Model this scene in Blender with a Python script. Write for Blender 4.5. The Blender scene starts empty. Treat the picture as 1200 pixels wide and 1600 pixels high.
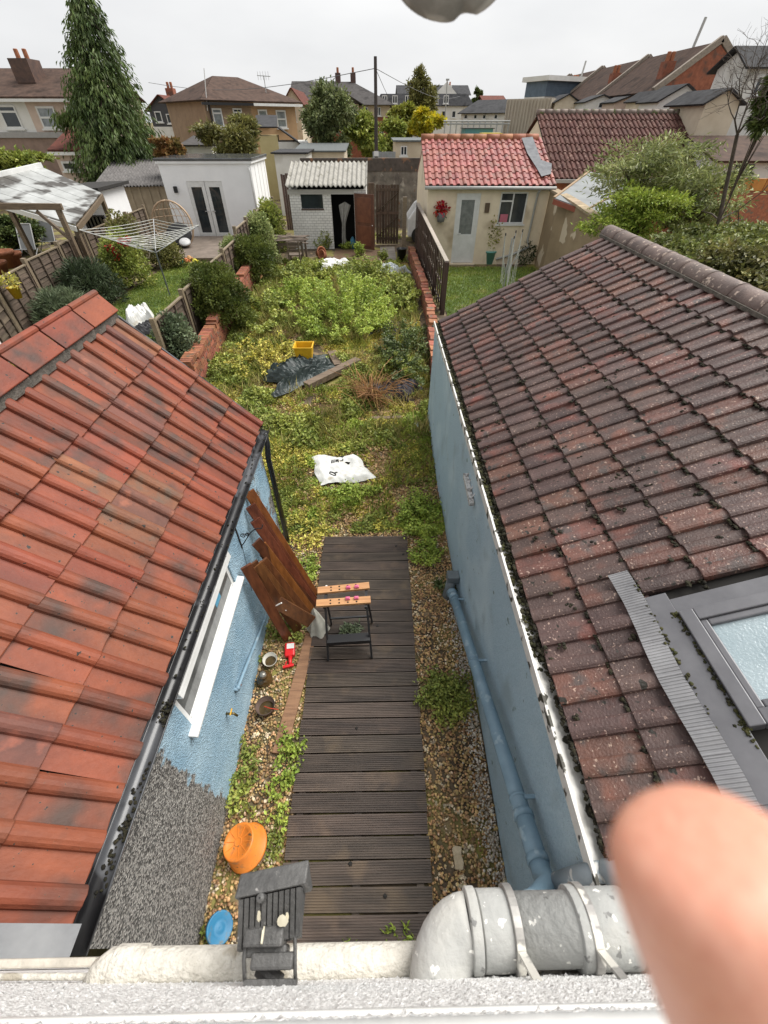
import bpy, math, random
import numpy as np
from mathutils import Matrix, Vector, Quaternion

# ------------------------------------------------------------------ camera, sky, sun, exposure
scene = bpy.context.scene
H = 4.5                                  # eye height above the yard
FPX = 641.0                              # focal length measured in pixels of the 1200 x 1600 photograph
PITCH = math.atan(610 / FPX)
YAW = math.atan(12 * math.cos(PITCH) / FPX)
cam_d = bpy.data.cameras.new("camera")
cam = bpy.data.objects.new("camera", cam_d)
scene.collection.objects.link(cam)
cam.location = (0, 0, H)
cam.rotation_euler = (math.pi / 2 - PITCH, 0, -YAW)
cam_d.sensor_fit = 'VERTICAL'
cam_d.sensor_height = 24.0
cam_d.lens = 24.0 * FPX / 1600
cam_d.clip_start = 0.005
cam_d.clip_end = 3000
cam_d.dof.use_dof = True
cam_d.dof.focus_distance = 6.0
cam_d.dof.aperture_fstop = cam_d.lens / 1.7
scene.camera = cam

SUN_EL, SUN_AZ = math.radians(56), math.radians(60)
world = bpy.data.worlds.new("World")
scene.world = world
world.use_nodes = True
wn, wl = world.node_tree.nodes, world.node_tree.links
wn.clear()
w_out = wn.new('ShaderNodeOutputWorld')
w_bg = wn.new('ShaderNodeBackground')
w_sky = wn.new('ShaderNodeTexSky')
w_sky.sky_type = 'NISHITA'
w_sky.sun_disc = False
w_sky.sun_elevation = SUN_EL
w_sky.sun_rotation = SUN_AZ
w_sky.dust_density = 3.0
w_tc = wn.new('ShaderNodeTexCoord')
w_map = wn.new('ShaderNodeMapping')
w_map.inputs['Scale'].default_value = (1.0, 1.0, 3.2)
w_noise = wn.new('ShaderNodeTexNoise')
w_noise.inputs['Scale'].default_value = 1.6
w_noise.inputs['Detail'].default_value = 5
w_noise.inputs['Roughness'].default_value = 0.5
w_ramp = wn.new('ShaderNodeValToRGB')           # overcast cloud sheet
w_ramp.color_ramp.elements[0].position = 0.3
w_ramp.color_ramp.elements[0].color = (6.9, 7.0, 7.2, 1)
w_ramp.color_ramp.elements[1].position = 0.72
w_ramp.color_ramp.elements[1].color = (9.5, 9.5, 9.5, 1)
w_mix = wn.new('ShaderNodeMix')
w_mix.data_type = 'RGBA'
w_mix.inputs['Factor'].default_value = 0.94
wl.new(w_tc.outputs['Generated'], w_map.inputs['Vector'])
wl.new(w_map.outputs['Vector'], w_noise.inputs['Vector'])
wl.new(w_noise.outputs['Fac'], w_ramp.inputs['Fac'])
wl.new(w_sky.outputs['Color'], w_mix.inputs['A'])
wl.new(w_ramp.outputs['Color'], w_mix.inputs['B'])
wl.new(w_mix.outputs['Result'], w_bg.inputs['Color'])
wl.new(w_bg.outputs['Background'], w_out.inputs['Surface'])
w_bg.inputs['Strength'].default_value = 0.068

sun_d = bpy.data.lights.new("sun", 'SUN')
sun_d.energy = 3.4
sun_d.angle = math.radians(45)
sun_d.color = (1.0, 0.97, 0.92)
sun = bpy.data.objects.new("sun", sun_d)
scene.collection.objects.link(sun)
sdir = Vector((math.sin(SUN_AZ) * math.cos(SUN_EL), math.cos(SUN_AZ) * math.cos(SUN_EL), math.sin(SUN_EL)))
sun.rotation_euler = sdir.to_track_quat('Z', 'Y').to_euler()
sun.location = (0, 0, 30)

scene.view_settings.view_transform = 'Standard'
scene.view_settings.look = 'None'
scene.view_settings.gamma = 1.0
scene.view_settings.use_curve_mapping = False
scene.view_settings.exposure = 0.66

# ------------------------------------------------------------------ measuring helpers (photo point -> place)
CAMP = Vector((0, 0, H))
rnd = random.Random(7)
rng = np.random.default_rng(11)

def ray(px, py):
    a, b = (px - 600) / FPX, (py - 800) / FPX
    cp, sp = math.cos(PITCH), math.sin(PITCH)
    v = Vector((a, cp - b * sp, -sp - b * cp))
    c, s = math.cos(-YAW), math.sin(-YAW)
    return Vector((c * v.x - s * v.y, s * v.x + c * v.y, v.z))
def atz(px, py, z): v = ray(px, py); return CAMP + v * ((z - H) / v.z)
def aty(px, py, y): v = ray(px, py); return CAMP + v * (y / v.y)
def atx(px, py, x): v = ray(px, py); return CAMP + v * (x / v.x)
def gz(y):
    t = min(max((y - 6) / 10, 0), 1)
    return 0.3 * t * t * (3 - 2 * t)
def G(px, py):
    z = 0
    for _ in range(25):
        p = atz(px, py, z); z = gz(p.y)
    return p

# ------------------------------------------------------------------ object helpers
COL = scene.collection
ORG = {}                                 # world origin of every thing / part

def tag(o, label=None, cat=None, group=None, kind=None):
    if label: o['label'] = label
    if cat: o['category'] = cat
    if group: o['group'] = group
    if kind: o['kind'] = kind
    return o
def thing(name, label, cat, loc, group=None, rz=0.0):
    o = bpy.data.objects.new(name, None)
    COL.objects.link(o)
    o.empty_display_size = 0.1
    o.location = loc
    o.rotation_euler = (0, 0, rz)
    ORG[o.name] = Vector(loc)
    return tag(o, label, cat, group)
def link(name, me, mat, parent=None, loc=None, rot=None):
    o = bpy.data.objects.new(name, me)
    COL.objects.link(o)
    if mat is not None and len(me.materials) == 0:
        me.materials.append(mat)
    if parent is not None: o.parent = parent
    if loc is not None: o.location = loc
    if rot is not None:
        o.rotation_mode = 'QUATERNION'; o.rotation_quaternion = rot
    return o
def copy_tree(o, parent=None):
    c = o.copy()
    COL.objects.link(c)
    c.parent = parent
    for ch in o.children: copy_tree(ch, c)
    return c

class MB:
    def __init__(self): self.v = []; self.f = []
    def add(self, vs, fs):
        n = len(self.v)
        self.v += [tuple(p) for p in vs]
        self.f += [tuple(i + n for i in f) for f in fs]
        return self
    def hexa(self, p):                    # 4 bottom then 4 top corners
        return self.add(p, [(3, 2, 1, 0), (4, 5, 6, 7), (0, 1, 5, 4), (1, 2, 6, 5), (2, 3, 7, 6), (3, 0, 4, 7)])
    def box(self, a, b):
        x0, x1 = sorted((a[0], b[0])); y0, y1 = sorted((a[1], b[1])); z0, z1 = sorted((a[2], b[2]))
        return self.hexa([(x0, y0, z0), (x1, y0, z0), (x1, y1, z0), (x0, y1, z0), (x0, y0, z1), (x1, y0, z1), (x1, y1, z1), (x0, y1, z1)])
    def obox(self, c, ux, uy, uz):        # centre and three half vectors
        c, ux, uy, uz = Vector(c), Vector(ux), Vector(uy), Vector(uz)
        return self.hexa([c - ux - uy - uz, c + ux - uy - uz, c + ux + uy - uz, c - ux + uy - uz, c - ux - uy + uz, c + ux - uy + uz, c + ux + uy + uz, c - ux + uy + uz])
    def bar(self, p, q, w, t, up=(0, 0, 1)):
        p, q = Vector(p), Vector(q)
        d = q - p
        s = d.cross(Vector(up))
        if s.length < 1e-6: s = d.cross(Vector((1, 0, 0)))
        s.normalize()
        u = s.cross(d).normalized()
        return self.obox((p + q) / 2, d / 2, s * (w / 2), u * (t / 2))
    def prism(self, poly, off):
        n = len(poly); off = Vector(off)
        a = [Vector(p) for p in poly]
        return self.add(a + [p + off for p in a], [tuple(range(n - 1, -1, -1)), tuple(range(n, 2 * n))] + [(i, (i + 1) % n, (i + 1) % n + n, i + n) for i in range(n)])
    def tube(self, pts, r, n=10, cap=True):
        pts = [Vector(p) for p in pts]
        rs = r if isinstance(r, (list, tuple)) else [r] * len(pts)
        base = len(self.v); prev = None
        for i, p in enumerate(pts):
            d = (pts[min(i + 1, len(pts) - 1)] - pts[max(i - 1, 0)]).normalized()
            if prev is None:
                s = d.cross(Vector((0, 0, 1)))
                if s.length < 0.05: s = d.cross(Vector((1, 0, 0)))
            else: s = prev - d * prev.dot(d)
            s.normalize(); prev = s
            u = d.cross(s)
            for k in range(n):
                a = 2 * math.pi * k / n
                self.v.append(tuple(p + (s * math.cos(a) + u * math.sin(a)) * rs[i]))
        for i in range(len(pts) - 1):
            for k in range(n):
                a, b = base + i * n + k, base + i * n + (k + 1) % n
                self.f.append((a, b, b + n, a + n))
        if cap:
            self.f.append(tuple(base + k for k in range(n - 1, -1, -1)))
            e = base + (len(pts) - 1) * n
            self.f.append(tuple(e + k for k in range(n)))
        return self
    def lathe(self, prof, c, axis=(0, 0, 1), n=24):
        ax = Vector(axis).normalized()
        s = ax.cross(Vector((0, 1, 0)))
        if s.length < 0.1: s = ax.cross(Vector((1, 0, 0)))
        s.normalize(); u = ax.cross(s); c = Vector(c); base = len(self.v)
        for (r, z) in prof:
            for k in range(n):
                a = 2 * math.pi * k / n
                self.v.append(tuple(c + ax * z + (s * math.cos(a) + u * math.sin(a)) * max(r, 1e-4)))
        for i in range(len(prof) - 1):
            for k in range(n):
                a, b = base + i * n + k, base + i * n + (k + 1) % n
                self.f.append((a, b, b + n, a + n))
        return self
    def grid(self, fn, nu, nv):
        base = len(self.v)
        for i in range(nu + 1):
            for j in range(nv + 1): self.v.append(tuple(fn(i / nu, j / nv)))
        for i in range(nu):
            for j in range(nv):
                a = base + i * (nv + 1) + j
                self.f.append((a, a + nv + 1, a + nv + 2, a + 1))
        return self
    def mesh(self, name, mat, smooth=False):
        me = bpy.data.meshes.new(name)
        me.from_pydata(self.v, [], self.f)
        if mat is not None: me.materials.append(mat)
        if smooth:
            me.shade_smooth()
        return me
    # world-coordinate build: origin moves to the parent's origin, or to the thing's own base
    def build(self, name, mat, parent=None, smooth=False, bevel=0, local=False, solid=0, sub=0, auto=None):
        if not local:
            if parent is not None: o0 = ORG[parent.name]
            else:
                a = np.array(self.v); o0 = Vector(((a[:, 0].min() + a[:, 0].max()) / 2, (a[:, 1].min() + a[:, 1].max()) / 2, a[:, 2].min()))
            self.v = [(p[0] - o0.x, p[1] - o0.y, p[2] - o0.z) for p in self.v]
        me = self.mesh(name, mat, smooth)
        o = link(name, me, None, parent)
        if not local:
            if parent is None: o.location = o0
            ORG[o.name] = o0
        if solid:
            m = o.modifiers.new('solid', 'SOLIDIFY'); m.thickness = solid; m.offset = 0
        if bevel:
            m = o.modifiers.new('bevel', 'BEVEL'); m.width = bevel; m.segments = 2; m.limit_method = 'ANGLE'; m.angle_limit = math.radians(40)
        if sub:
            m = o.modifiers.new('sub', 'SUBSURF'); m.levels = sub; m.render_levels = sub
        return o

def np_mesh(name, V, F, mat, parent=None, smooth=False):
    V = np.asarray(V, np.float32); F = np.asarray(F, np.int32)
    if parent is not None: o0 = ORG[parent.name]
    else: o0 = Vector(((V[:, 0].min() + V[:, 0].max()) / 2, (V[:, 1].min() + V[:, 1].max()) / 2, V[:, 2].min()))
    V = V - np.array(o0, np.float32)
    me = bpy.data.meshes.new(name)
    nf, k = F.shape
    me.vertices.add(len(V)); me.vertices.foreach_set('co', V.ravel())
    me.loops.add(nf * k); me.loops.foreach_set('vertex_index', F.ravel())
    me.polygons.add(nf)
    me.polygons.foreach_set('loop_start', np.arange(0, nf * k, k, dtype=np.int32))
    me.update(calc_edges=True)
    me.materials.append(mat)
    if smooth: me.shade_smooth()
    o = link(name, me, None, parent)
    if parent is None: o.location = o0
    ORG[o.name] = o0
    return o

def unit(a): return a / np.maximum(np.linalg.norm(a, axis=1, keepdims=True), 1e-9)
def leaves(P, D, L, W, jitter=0.35, lift=0.25):
    """one folded leaf of two triangles at every point P, pointing along D"""
    n = len(P)
    P = np.asarray(P, float)
    D = unit(np.asarray(D, float) + rng.normal(0, jitter, (n, 3)))
    N = rng.normal(0, 0.6, (n, 3)); N[:, 2] += 1.0
    S = unit(np.cross(D, N)); N = np.cross(S, D)
    L = (np.ones(n) * L) * rng.uniform(0.6, 1.3, n)
    W = (np.ones(n) * W) * rng.uniform(0.7, 1.25, n)
    L = L[:, None]; W = W[:, None]
    V = np.stack([P, P + D * L * 0.45 + S * W * 0.5 + N * W * lift, P + D * L - N * L * 0.12, P + D * L * 0.45 - S * W * 0.5 + N * W * lift], 1).reshape(-1, 3)
    b = np.arange(n)[:, None] * 4
    F = np.concatenate([b + np.array([[0, 1, 2]]), b + np.array([[0, 2, 3]])], 0)
    return V, F
def merge(parts):
    Vs, Fs, n = [], [], 0
    for V, F in parts:
        Vs.append(V); Fs.append(F + n); n += len(V)
    return np.concatenate(Vs), np.concatenate(Fs)
def ball(n, c, r, shell=0.45):
    d = unit(rng.normal(0, 1, (n, 3)))
    rad = rng.uniform(0, 1, (n, 1)) ** shell
    return np.array(c) + d * rad * np.array(r), d

# ------------------------------------------------------------------ materials
MATS = {}
def M(name, a, b=None, scale=8.0, rough=0.7, bump=0.0, bscale=60.0, rand=0.0, spots=(), spec=0.4, metal=0.0, detail=5.0, stretch=(1, 1, 1), island=0.0, trans=0.0, lo=0.35, hi=0.68, bkind='noise'):
    if name in MATS: return MATS[name]
    m = bpy.data.materials.new(name)
    m.use_nodes = True
    nt = m.node_tree; N, K = nt.nodes, nt.links
    bs = N['Principled BSDF']
    bs.inputs['Roughness'].default_value = rough
    bs.inputs['Metallic'].default_value = metal
    bs.inputs['Specular IOR Level'].default_value = spec
    tc = N.new('ShaderNodeTexCoord')
    vec = tc.outputs['Object']
    oi = None
    if rand:
        oi = N.new('ShaderNodeObjectInfo')
        sc = N.new('ShaderNodeVectorMath'); sc.operation = 'MULTIPLY_ADD'
        K.new(oi.outputs['Random'], sc.inputs[0]); sc.inputs[1].default_value = (37, 53, 71); K.new(vec, sc.inputs[2])
        vec = sc.outputs[0]
    mp = N.new('ShaderNodeMapping'); mp.inputs['Scale'].default_value = stretch
    K.new(vec, mp.inputs['Vector']); vecs = mp.outputs['Vector']
    b = b or tuple(c * 0.7 for c in a)
    nz = N.new('ShaderNodeTexNoise'); nz.inputs['Scale'].default_value = scale; nz.inputs['Detail'].default_value = detail; nz.inputs['Roughness'].default_value = 0.62
    K.new(vecs, nz.inputs['Vector'])
    rp = N.new('ShaderNodeValToRGB')
    rp.color_ramp.elements[0].position = lo; rp.color_ramp.elements[0].color = (*b, 1)
    rp.color_ramp.elements[1].position = hi; rp.color_ramp.elements[1].color = (*a, 1)
    K.new(nz.outputs['Fac'], rp.inputs['Fac'])
    col = rp.outputs['Color']
    for (c, s, t0, t1) in spots:
        n2 = N.new('ShaderNodeTexNoise'); n2.inputs['Scale'].default_value = s; n2.inputs['Detail'].default_value = 3
        K.new(vec, n2.inputs['Vector'])
        r2 = N.new('ShaderNodeMapRange'); r2.inputs['From Min'].default_value = t0; r2.inputs['From Max'].default_value = t1
        K.new(n2.outputs['Fac'], r2.inputs['Value'])
        mx = N.new('ShaderNodeMix'); mx.data_type = 'RGBA'
        K.new(r2.outputs['Result'], mx.inputs['Factor']); K.new(col, mx.inputs['A']); mx.inputs['B'].default_value = (*c, 1)
        col = mx.outputs['Result']
    if rand or island:
        hs = N.new('ShaderNodeHueSaturation')
        amt = rand or island
        src = oi.outputs['Random'] if rand else None
        if island:
            gi = N.new('ShaderNodeNewGeometry'); src = gi.outputs['Random Per Island']
        mr = N.new('ShaderNodeMapRange'); mr.inputs['To Min'].default_value = 1 - amt; mr.inputs['To Max'].default_value = 1 + amt
        K.new(src, mr.inputs['Value']); K.new(mr.outputs['Result'], hs.inputs['Value'])
        fr = N.new('ShaderNodeMath'); fr.operation = 'MULTIPLY'; fr.inputs[1].default_value = 7.31
        K.new(src, fr.inputs[0])
        f2 = N.new('ShaderNodeMath'); f2.operation = 'FRACT'; K.new(fr.outputs[0], f2.inputs[0])
        m2 = N.new('ShaderNodeMapRange'); m2.inputs['To Min'].default_value = 0.5 - amt * 0.035; m2.inputs['To Max'].default_value = 0.5 + amt * 0.045
        K.new(f2.outputs[0], m2.inputs['Value']); K.new(m2.outputs['Result'], hs.inputs['Hue'])
        K.new(col, hs.inputs['Color']); col = hs.outputs['Color']
    K.new(col, bs.inputs['Base Color'])
    if bump:
        if bkind == 'voronoi':
            n3 = N.new('ShaderNodeTexVoronoi'); n3.inputs['Scale'].default_value = bscale; hsrc = n3.outputs['Distance']
        else:
            n3 = N.new('ShaderNodeTexNoise'); n3.inputs['Scale'].default_value = bscale; n3.inputs['Detail'].default_value = 4; hsrc = n3.outputs['Fac']
        K.new(vecs, n3.inputs['Vector'])
        bp = N.new('ShaderNodeBump'); bp.inputs['Strength'].default_value = bump; bp.inputs['Distance'].default_value = 0.01
        K.new(hsrc, bp.inputs['Height']); K.new(bp.outputs['Normal'], bs.inputs['Normal'])
    if trans:
        tr = N.new('ShaderNodeBsdfTranslucent'); K.new(col, tr.inputs['Color'])
        ms = N.new('ShaderNodeMixShader'); ms.inputs['Fac'].default_value = trans
        K.new(bs.outputs[0], ms.inputs[1]); K.new(tr.outputs[0], ms.inputs[2])
        K.new(ms.outputs[0], N['Material Output'].inputs['Surface'])
    MATS[name] = m
    return m
def leafmat(name, a, b, island=0.45, scale=1.2, rough=0.5):
    return M(name, a, b, scale=scale, rough=rough, spec=0.35, island=island, trans=0.25, lo=0.38, hi=0.62)

def plain(name, c, rough=0.5, spec=0.4, metal=0.0):
    return M(name, c, tuple(x * 0.86 for x in c), scale=5, rough=rough, spec=spec, metal=metal)

glass_dark = M('window_glass', (0.035, 0.045, 0.05), (0.02, 0.025, 0.03), scale=2, rough=0.06, spec=0.6)
glass_pale = M('curtained_glass', (0.30, 0.33, 0.34), (0.16, 0.18, 0.19), scale=3, rough=0.08, spec=0.6)
white_pvc = M('white_plastic', (0.74, 0.74, 0.73), (0.64, 0.64, 0.62), scale=4, rough=0.35)
dark_hole = plain('opening_shade_black', (0.015, 0.014, 0.013), rough=0.9, spec=0.1)

def deckmat():
    return M('decking_wood', (0.105, 0.078, 0.061), (0.048, 0.036, 0.029), scale=5, stretch=(0.35, 3.0, 1), rough=0.5, bump=0.25, bscale=40, rand=0.26, spots=(((0.13, 0.092, 0.062), 3.5, 0.56, 0.74),), spec=0.3)

# ------------------------------------------------------------------ ground
def ground_z(x, y):
    return gz(y)
soil = M('soil_ground', (0.13, 0.095, 0.06), (0.06, 0.045, 0.03), scale=3, rough=0.9, bump=0.8, bscale=25, spots=(((0.22, 0.20, 0.055), 1.3, 0.46, 0.6), ((0.24, 0.17, 0.10), 6, 0.55, 0.68)))
g = MB()
ys = [-60, -20, -4, 0, 2, 4] + [6 + i for i in range(11)] + [20, 30, 60, 120, 300, 900, 2500]
xs = [-2500, -900, -300, -100, -30, -10, -5, 0, 5, 10, 30, 100, 300, 900, 2500]
for y in ys:
    for x in xs: g.v.append((x, y, gz(y)))
for j in range(len(ys) - 1):
    for i in range(len(xs) - 1):
        a = j * len(xs) + i
        g.f.append((a, a + 1, a + len(xs) + 1, a + len(xs)))
o = g.build('ground', soil, smooth=True, local=True)
tag(o, 'bare brown soil of the yard and gardens', kind='structure')

# lawns of the two neighbours (sheet above the soil, then blades)
lawn_m = M('lawn_soil', (0.085, 0.13, 0.03), (0.055, 0.09, 0.022), scale=2, rough=0.85, bump=0.5, bscale=50, spots=(((0.16, 0.15, 0.05), 1.7, 0.55, 0.7),))
grass_m = leafmat('grass_blades', (0.27, 0.33, 0.06), (0.15, 0.21, 0.035), island=0.35, scale=0.8)
def lawn(x0, x1, y0, y1, label, n):
    m = MB(); m.grid(lambda u, v: (x0 + (x1 - x0) * u, y0 + (y1 - y0) * v, gz(y0 + (y1 - y0) * v) + 0.012), 4, 12)
    tag(m.build('lawn', lawn_m), label, 'lawn', kind='structure')
    P = np.stack([rng.uniform(x0, x1, n), rng.uniform(y0, y1, n), np.zeros(n)], 1)
    P[:, 2] = [gz(y) + 0.01 for y in P[:, 1]]
    D = np.zeros((n, 3)); D[:, 2] = 1
    V, F = leaves(P, D, 0.075, 0.022, jitter=0.5)
    tag(np_mesh('grass', V, F, grass_m), 'short grass blades covering the ' + label, 'grass', kind='stuff')
lawn(2.1, 6.15, 9.0, 18.4, 'mown lawn in front of the cream outbuilding', 26000)
lawn(-8.4, -5.2, 9.0, 19.2, 'lawn under the open rotary clothes line', 26000)

# ------------------------------------------------------------------ gravel of the yard: pebbles as real stones
peb_m = M('gravel_stone', (0.46, 0.30, 0.14), (0.26, 0.15, 0.065), scale=9, rough=0.55, island=0.55, spec=0.4, spots=(((0.52, 0.43, 0.30), 14, 0.56, 0.62),))
def pebbles(n, sample, size):
    ico = []
    t = (1 + 5 ** 0.5) / 2
    for p in [(-1, t, 0), (1, t, 0), (-1, -t, 0), (1, -t, 0), (0, -1, t), (0, 1, t), (0, -1, -t), (0, 1, -t), (t, 0, -1), (t, 0, 1), (-t, 0, -1), (-t, 0, 1)]: ico.append(p)
    ico = unit(np.array(ico, float))
    fi = np.array([(0, 11, 5), (0, 5, 1), (0, 1, 7), (0, 7, 10), (0, 10, 11), (1, 5, 9), (5, 11, 4), (11, 10, 2), (10, 7, 6), (7, 1, 8), (3, 9, 4), (3, 4, 2), (3, 2, 6), (3, 6, 8), (3, 8, 9), (4, 9, 5), (2, 4, 11), (6, 2, 10), (8, 6, 7), (9, 8, 1)])
    P = sample(n); n = len(P)
    s = size * rng.uniform(0.55, 1.35, (n, 1))
    sc = s * rng.uniform(0.7, 1.3, (n, 3)); sc[:, 2] *= 0.6
    a = rng.uniform(0, 2 * math.pi, n)
    V = ico[None] * sc[:, None, :] + rng.normal(0, 0.08, (n, 12, 3)) * s[:, None, :]
    X = V[:, :, 0] * np.cos(a)[:, None] - V[:, :, 1] * np.sin(a)[:, None]
    Y = V[:, :, 0] * np.sin(a)[:, None] + V[:, :, 1] * np.cos(a)[:, None]
    V = np.stack([X, Y, V[:, :, 2]], 2) + P[:, None, :]
    F = fi[None] + (np.arange(n) * 12)[:, None, None]
    return V.reshape(-1, 3), F.reshape(-1, 3)
def gravel_sample(n):
    x = rng.uniform(-1.42, 1.0, n); y = rng.uniform(-0.03, 7.6, n)
    keep = ((x < -0.80) | (x > 0.37) | (y > 4.17)) & ~((y > 4.3) & (rng.uniform(0, 1, n) < 0.25 + (y - 4.3) / 4.0))
    x, y = x[keep], y[keep]
    return np.stack([x, y, 0.006 + rng.uniform(0, 0.012, len(x))], 1)
V, F = pebbles(46000, gravel_sample, 0.0125)
tag(np_mesh('gravel', V, F, peb_m), 'golden brown pea gravel on both sides of the decking', 'gravel', kind='stuff')
V, F = pebbles(1300, lambda n: np.stack([rng.normal(0.93, 0.05, n).clip(0.75, 0.99), rng.uniform(0.2, 3.2, n), rng.uniform(0.015, 0.03, n)], 1), 0.010)
tag(np_mesh('gravel', V, F, M('pale_chippings', (0.55, 0.50, 0.44), (0.33, 0.28, 0.22), scale=8, island=0.4)), 'pale fallen render chippings along the foot of the blue wall', 'gravel', kind='stuff')

# ------------------------------------------------------------------ decking: 26 grooved boards on joists
dk = thing('deck', 'dark grooved timber decking path in the yard', 'decking', (-0.21, 2.1, 0))
def board_mesh(w, l, seed):
    r = random.Random(seed)
    m = MB(); n = 9; pr = []
    gw = l / n
    for i in range(n):
        y0 = i * gw
        pr += [(y0 + gw * 0.10, 0.0), (y0 + gw * 0.62, 0.0), (y0 + gw * 0.70, -0.006), (y0 + gw * 1.0, -0.006)]
    pr = [(0, -0.012), (0.001, 0)] + pr[1:-2] + [(l - 0.001, 0), (l, -0.012)]
    pr = [(0, -0.026)] + pr + [(l, -0.026)]
    k = len(pr)
    m.v = [(-w / 2, y, z) for y, z in pr] + [(w / 2, y, z) for y, z in pr]
    m.f = [(i, i + k, i + k + 1, i + 1) for i in range(k - 1)] + [tuple(range(k)), tuple(range(2 * k - 1, k - 1, -1))]
    return m.mesh('board', deckmat())
bms = [board_mesh(1.22, 0.148, s) for s in range(2)]
NB = 26
for i in range(NB):
    y0 = 0.005 + i * 4.165 / NB
    b = link('board', bms[i % 2], None, dk)
    b.location = (rnd.uniform(-0.008, 0.008) - 0.005, y0 - 2.1 + rnd.uniform(-0.002, 0.002), 0.052 + rnd.uniform(-0.003, 0.003))
    b.rotation_euler = (rnd.uniform(-0.008, 0.008), rnd.uniform(-0.003, 0.003), rnd.uniform(-0.006, 0.006))
for x in (-0.74, -0.22, 0.3):
    MB().box((x - 0.03, 0.02, -0.02), (x + 0.03, 4.15, 0.024)).build('joist', deckmat(), dk)
scr = plain('debris_black', (0.02, 0.018, 0.016), rough=0.8)
for (px, py, lb_) in ((557, 1138, 'small blackened dead leaf mid way along the bare decking'), (590, 978, 'small blackened dead leaf beside the workbench'), (547, 1350, 'small blackened dead leaf beside the floodlight frame'), (602, 1400, 'ragged blackened dead leaf near the fat grey pipe'), (619, 853, 'small dead leaf on the end board of the decking'), (630, 866, 'small dead leaf on the third board from the weedy end of the decking')):
    p = atz(px, py, 0.055)
    m = MB(); m.lathe([(0.002, 0.006), (0.012, 0.005), (0.016, 0.0), (0.002, -0.001)], p, n=7)
    m.v = [(a + rnd.uniform(-.004, .004), b + rnd.uniform(-.004, .004), c) for a, b, c in m.v]
    tag(m.build('dead_leaf', scr), lb_, 'leaf', 'dead leaves on the decking')

# ------------------------------------------------------------------ roof tiles
def tile_mesh(name, w, l, h, t, mat, pan=0.52, seg=7, step=0.0, seed=0):
    r = random.Random(seed)
    pr = [(0.0, 0.0), (w * pan * 0.5, 0.0), (w * pan, step)]
    for i in range(1, seg):
        a = math.pi * i / seg
        pr.append((w * pan + (w * 1.02 - w * pan) * (1 - math.cos(a)) / 2, step + h * math.sin(a) ** 0.8))
    pr.append((w * 1.02, -0.002))
    k = len(pr); m = MB()
    drop = t * 0.9
    for yy, dz in ((0.0, 0.0), (0.004, 0.003), (l, -drop)):
        m.v += [(x, yy + (r.uniform(-.002, .002) if yy < l else 0), z + dz + r.uniform(-.0008, .0008)) for x, z in pr]
    m.v += [(x, 0.002, z - t) for x, z in pr]
    for b in (0, k):
        m.f += [(b + i, b + i + 1, b + k + i + 1, b + k + i) for i in range(k - 1)]
    m.f += [(3 * k + i, 3 * k + i + 1, i + 1, i) for i in range(k - 1)]
    m.f += [(3 * k, 0, k, 2 * k), (k - 1, 4 * k - 1, 3 * k - 1, 2 * k - 1)]
    return m.mesh(name, mat)
def lay_tiles(parent, origin, xdir, updir, ncol, nrow, w, gauge, meshes, skip=None, jit=1.0, alt=None):
    """rows of tiles; origin = lower corner where column 0 starts, xdir across, updir up the slope"""
    X, U = Vector(xdir).normalized(), Vector(updir).normalized()
    Nn = X.cross(U)
    R = Matrix((X, U, Nn)).transposed()
    o0 = ORG[parent.name]; cnt = 0
    for r in range(nrow):
        for c in range(ncol):
            p = Vector(origin) + X * (c * w) + U * (r * gauge)
            if skip and skip(p + X * w * 0.5 + U * gauge * 0.5, c, r): continue
            q = R.to_quaternion() @ Quaternion((rnd.gauss(0, 0.006 * jit), rnd.gauss(0, 0.006 * jit), 1) and (1, rnd.gauss(0, 0.004 * jit), rnd.gauss(0, 0.005 * jit), rnd.gauss(0, 0.004 * jit))).normalized()
            me = rnd.choice(meshes)
            if alt and rnd.random() < alt[0]: me = rnd.choice(alt[1])
            link('tile', me, None, parent, p - o0 + Nn * rnd.gauss(0, 0.0015 * jit) + U * rnd.gauss(0, 0.003 * jit), q)
            cnt += 1
    return cnt

red_tile = M('red_clay_tile', (0.245, 0.066, 0.033), (0.145, 0.042, 0.025), scale=4, rough=0.55, bump=0.35, bscale=45, rand=0.13, spec=0.25, stretch=(1, 0.5, 1),
             spots=(((0.07, 0.042, 0.034), 3.2, 0.49, 0.70), ((0.38, 0.145, 0.08), 34, 0.66, 0.72), ((0.03, 0.026, 0.024), 34, 0.67, 0.70)))
red_tile_b = M('weathered_clay_tile', (0.24, 0.092, 0.048), (0.13, 0.052, 0.034), scale=6, rough=0.6, bump=0.4, bscale=45, rand=0.12, spec=0.25, stretch=(1, 0.5, 1),
             spots=(((0.12, 0.075, 0.055), 6, 0.5, 0.66), ((0.03, 0.028, 0.025), 28, 0.66, 0.72)))
red_tile_c = M('purple_clay_tile', (0.17, 0.066, 0.046), (0.10, 0.045, 0.036), scale=6, rough=0.6, bump=0.35, bscale=45, rand=0.12, spec=0.25, stretch=(1, 0.5, 1),
             spots=(((0.24, 0.085, 0.055), 9, 0.58, 0.70),))
brown_tile = M('brown_concrete_tile', (0.098, 0.061, 0.054), (0.056, 0.036, 0.033), scale=4, rough=0.5, bump=0.5, bscale=70, rand=0.2, spec=0.35,
             spots=(((0.15, 0.06, 0.045), 3.2, 0.56, 0.70), ((0.28, 0.20, 0.165), 55, 0.645, 0.67), ((0.02, 0.018, 0.014), 16, 0.65, 0.69)))
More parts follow.
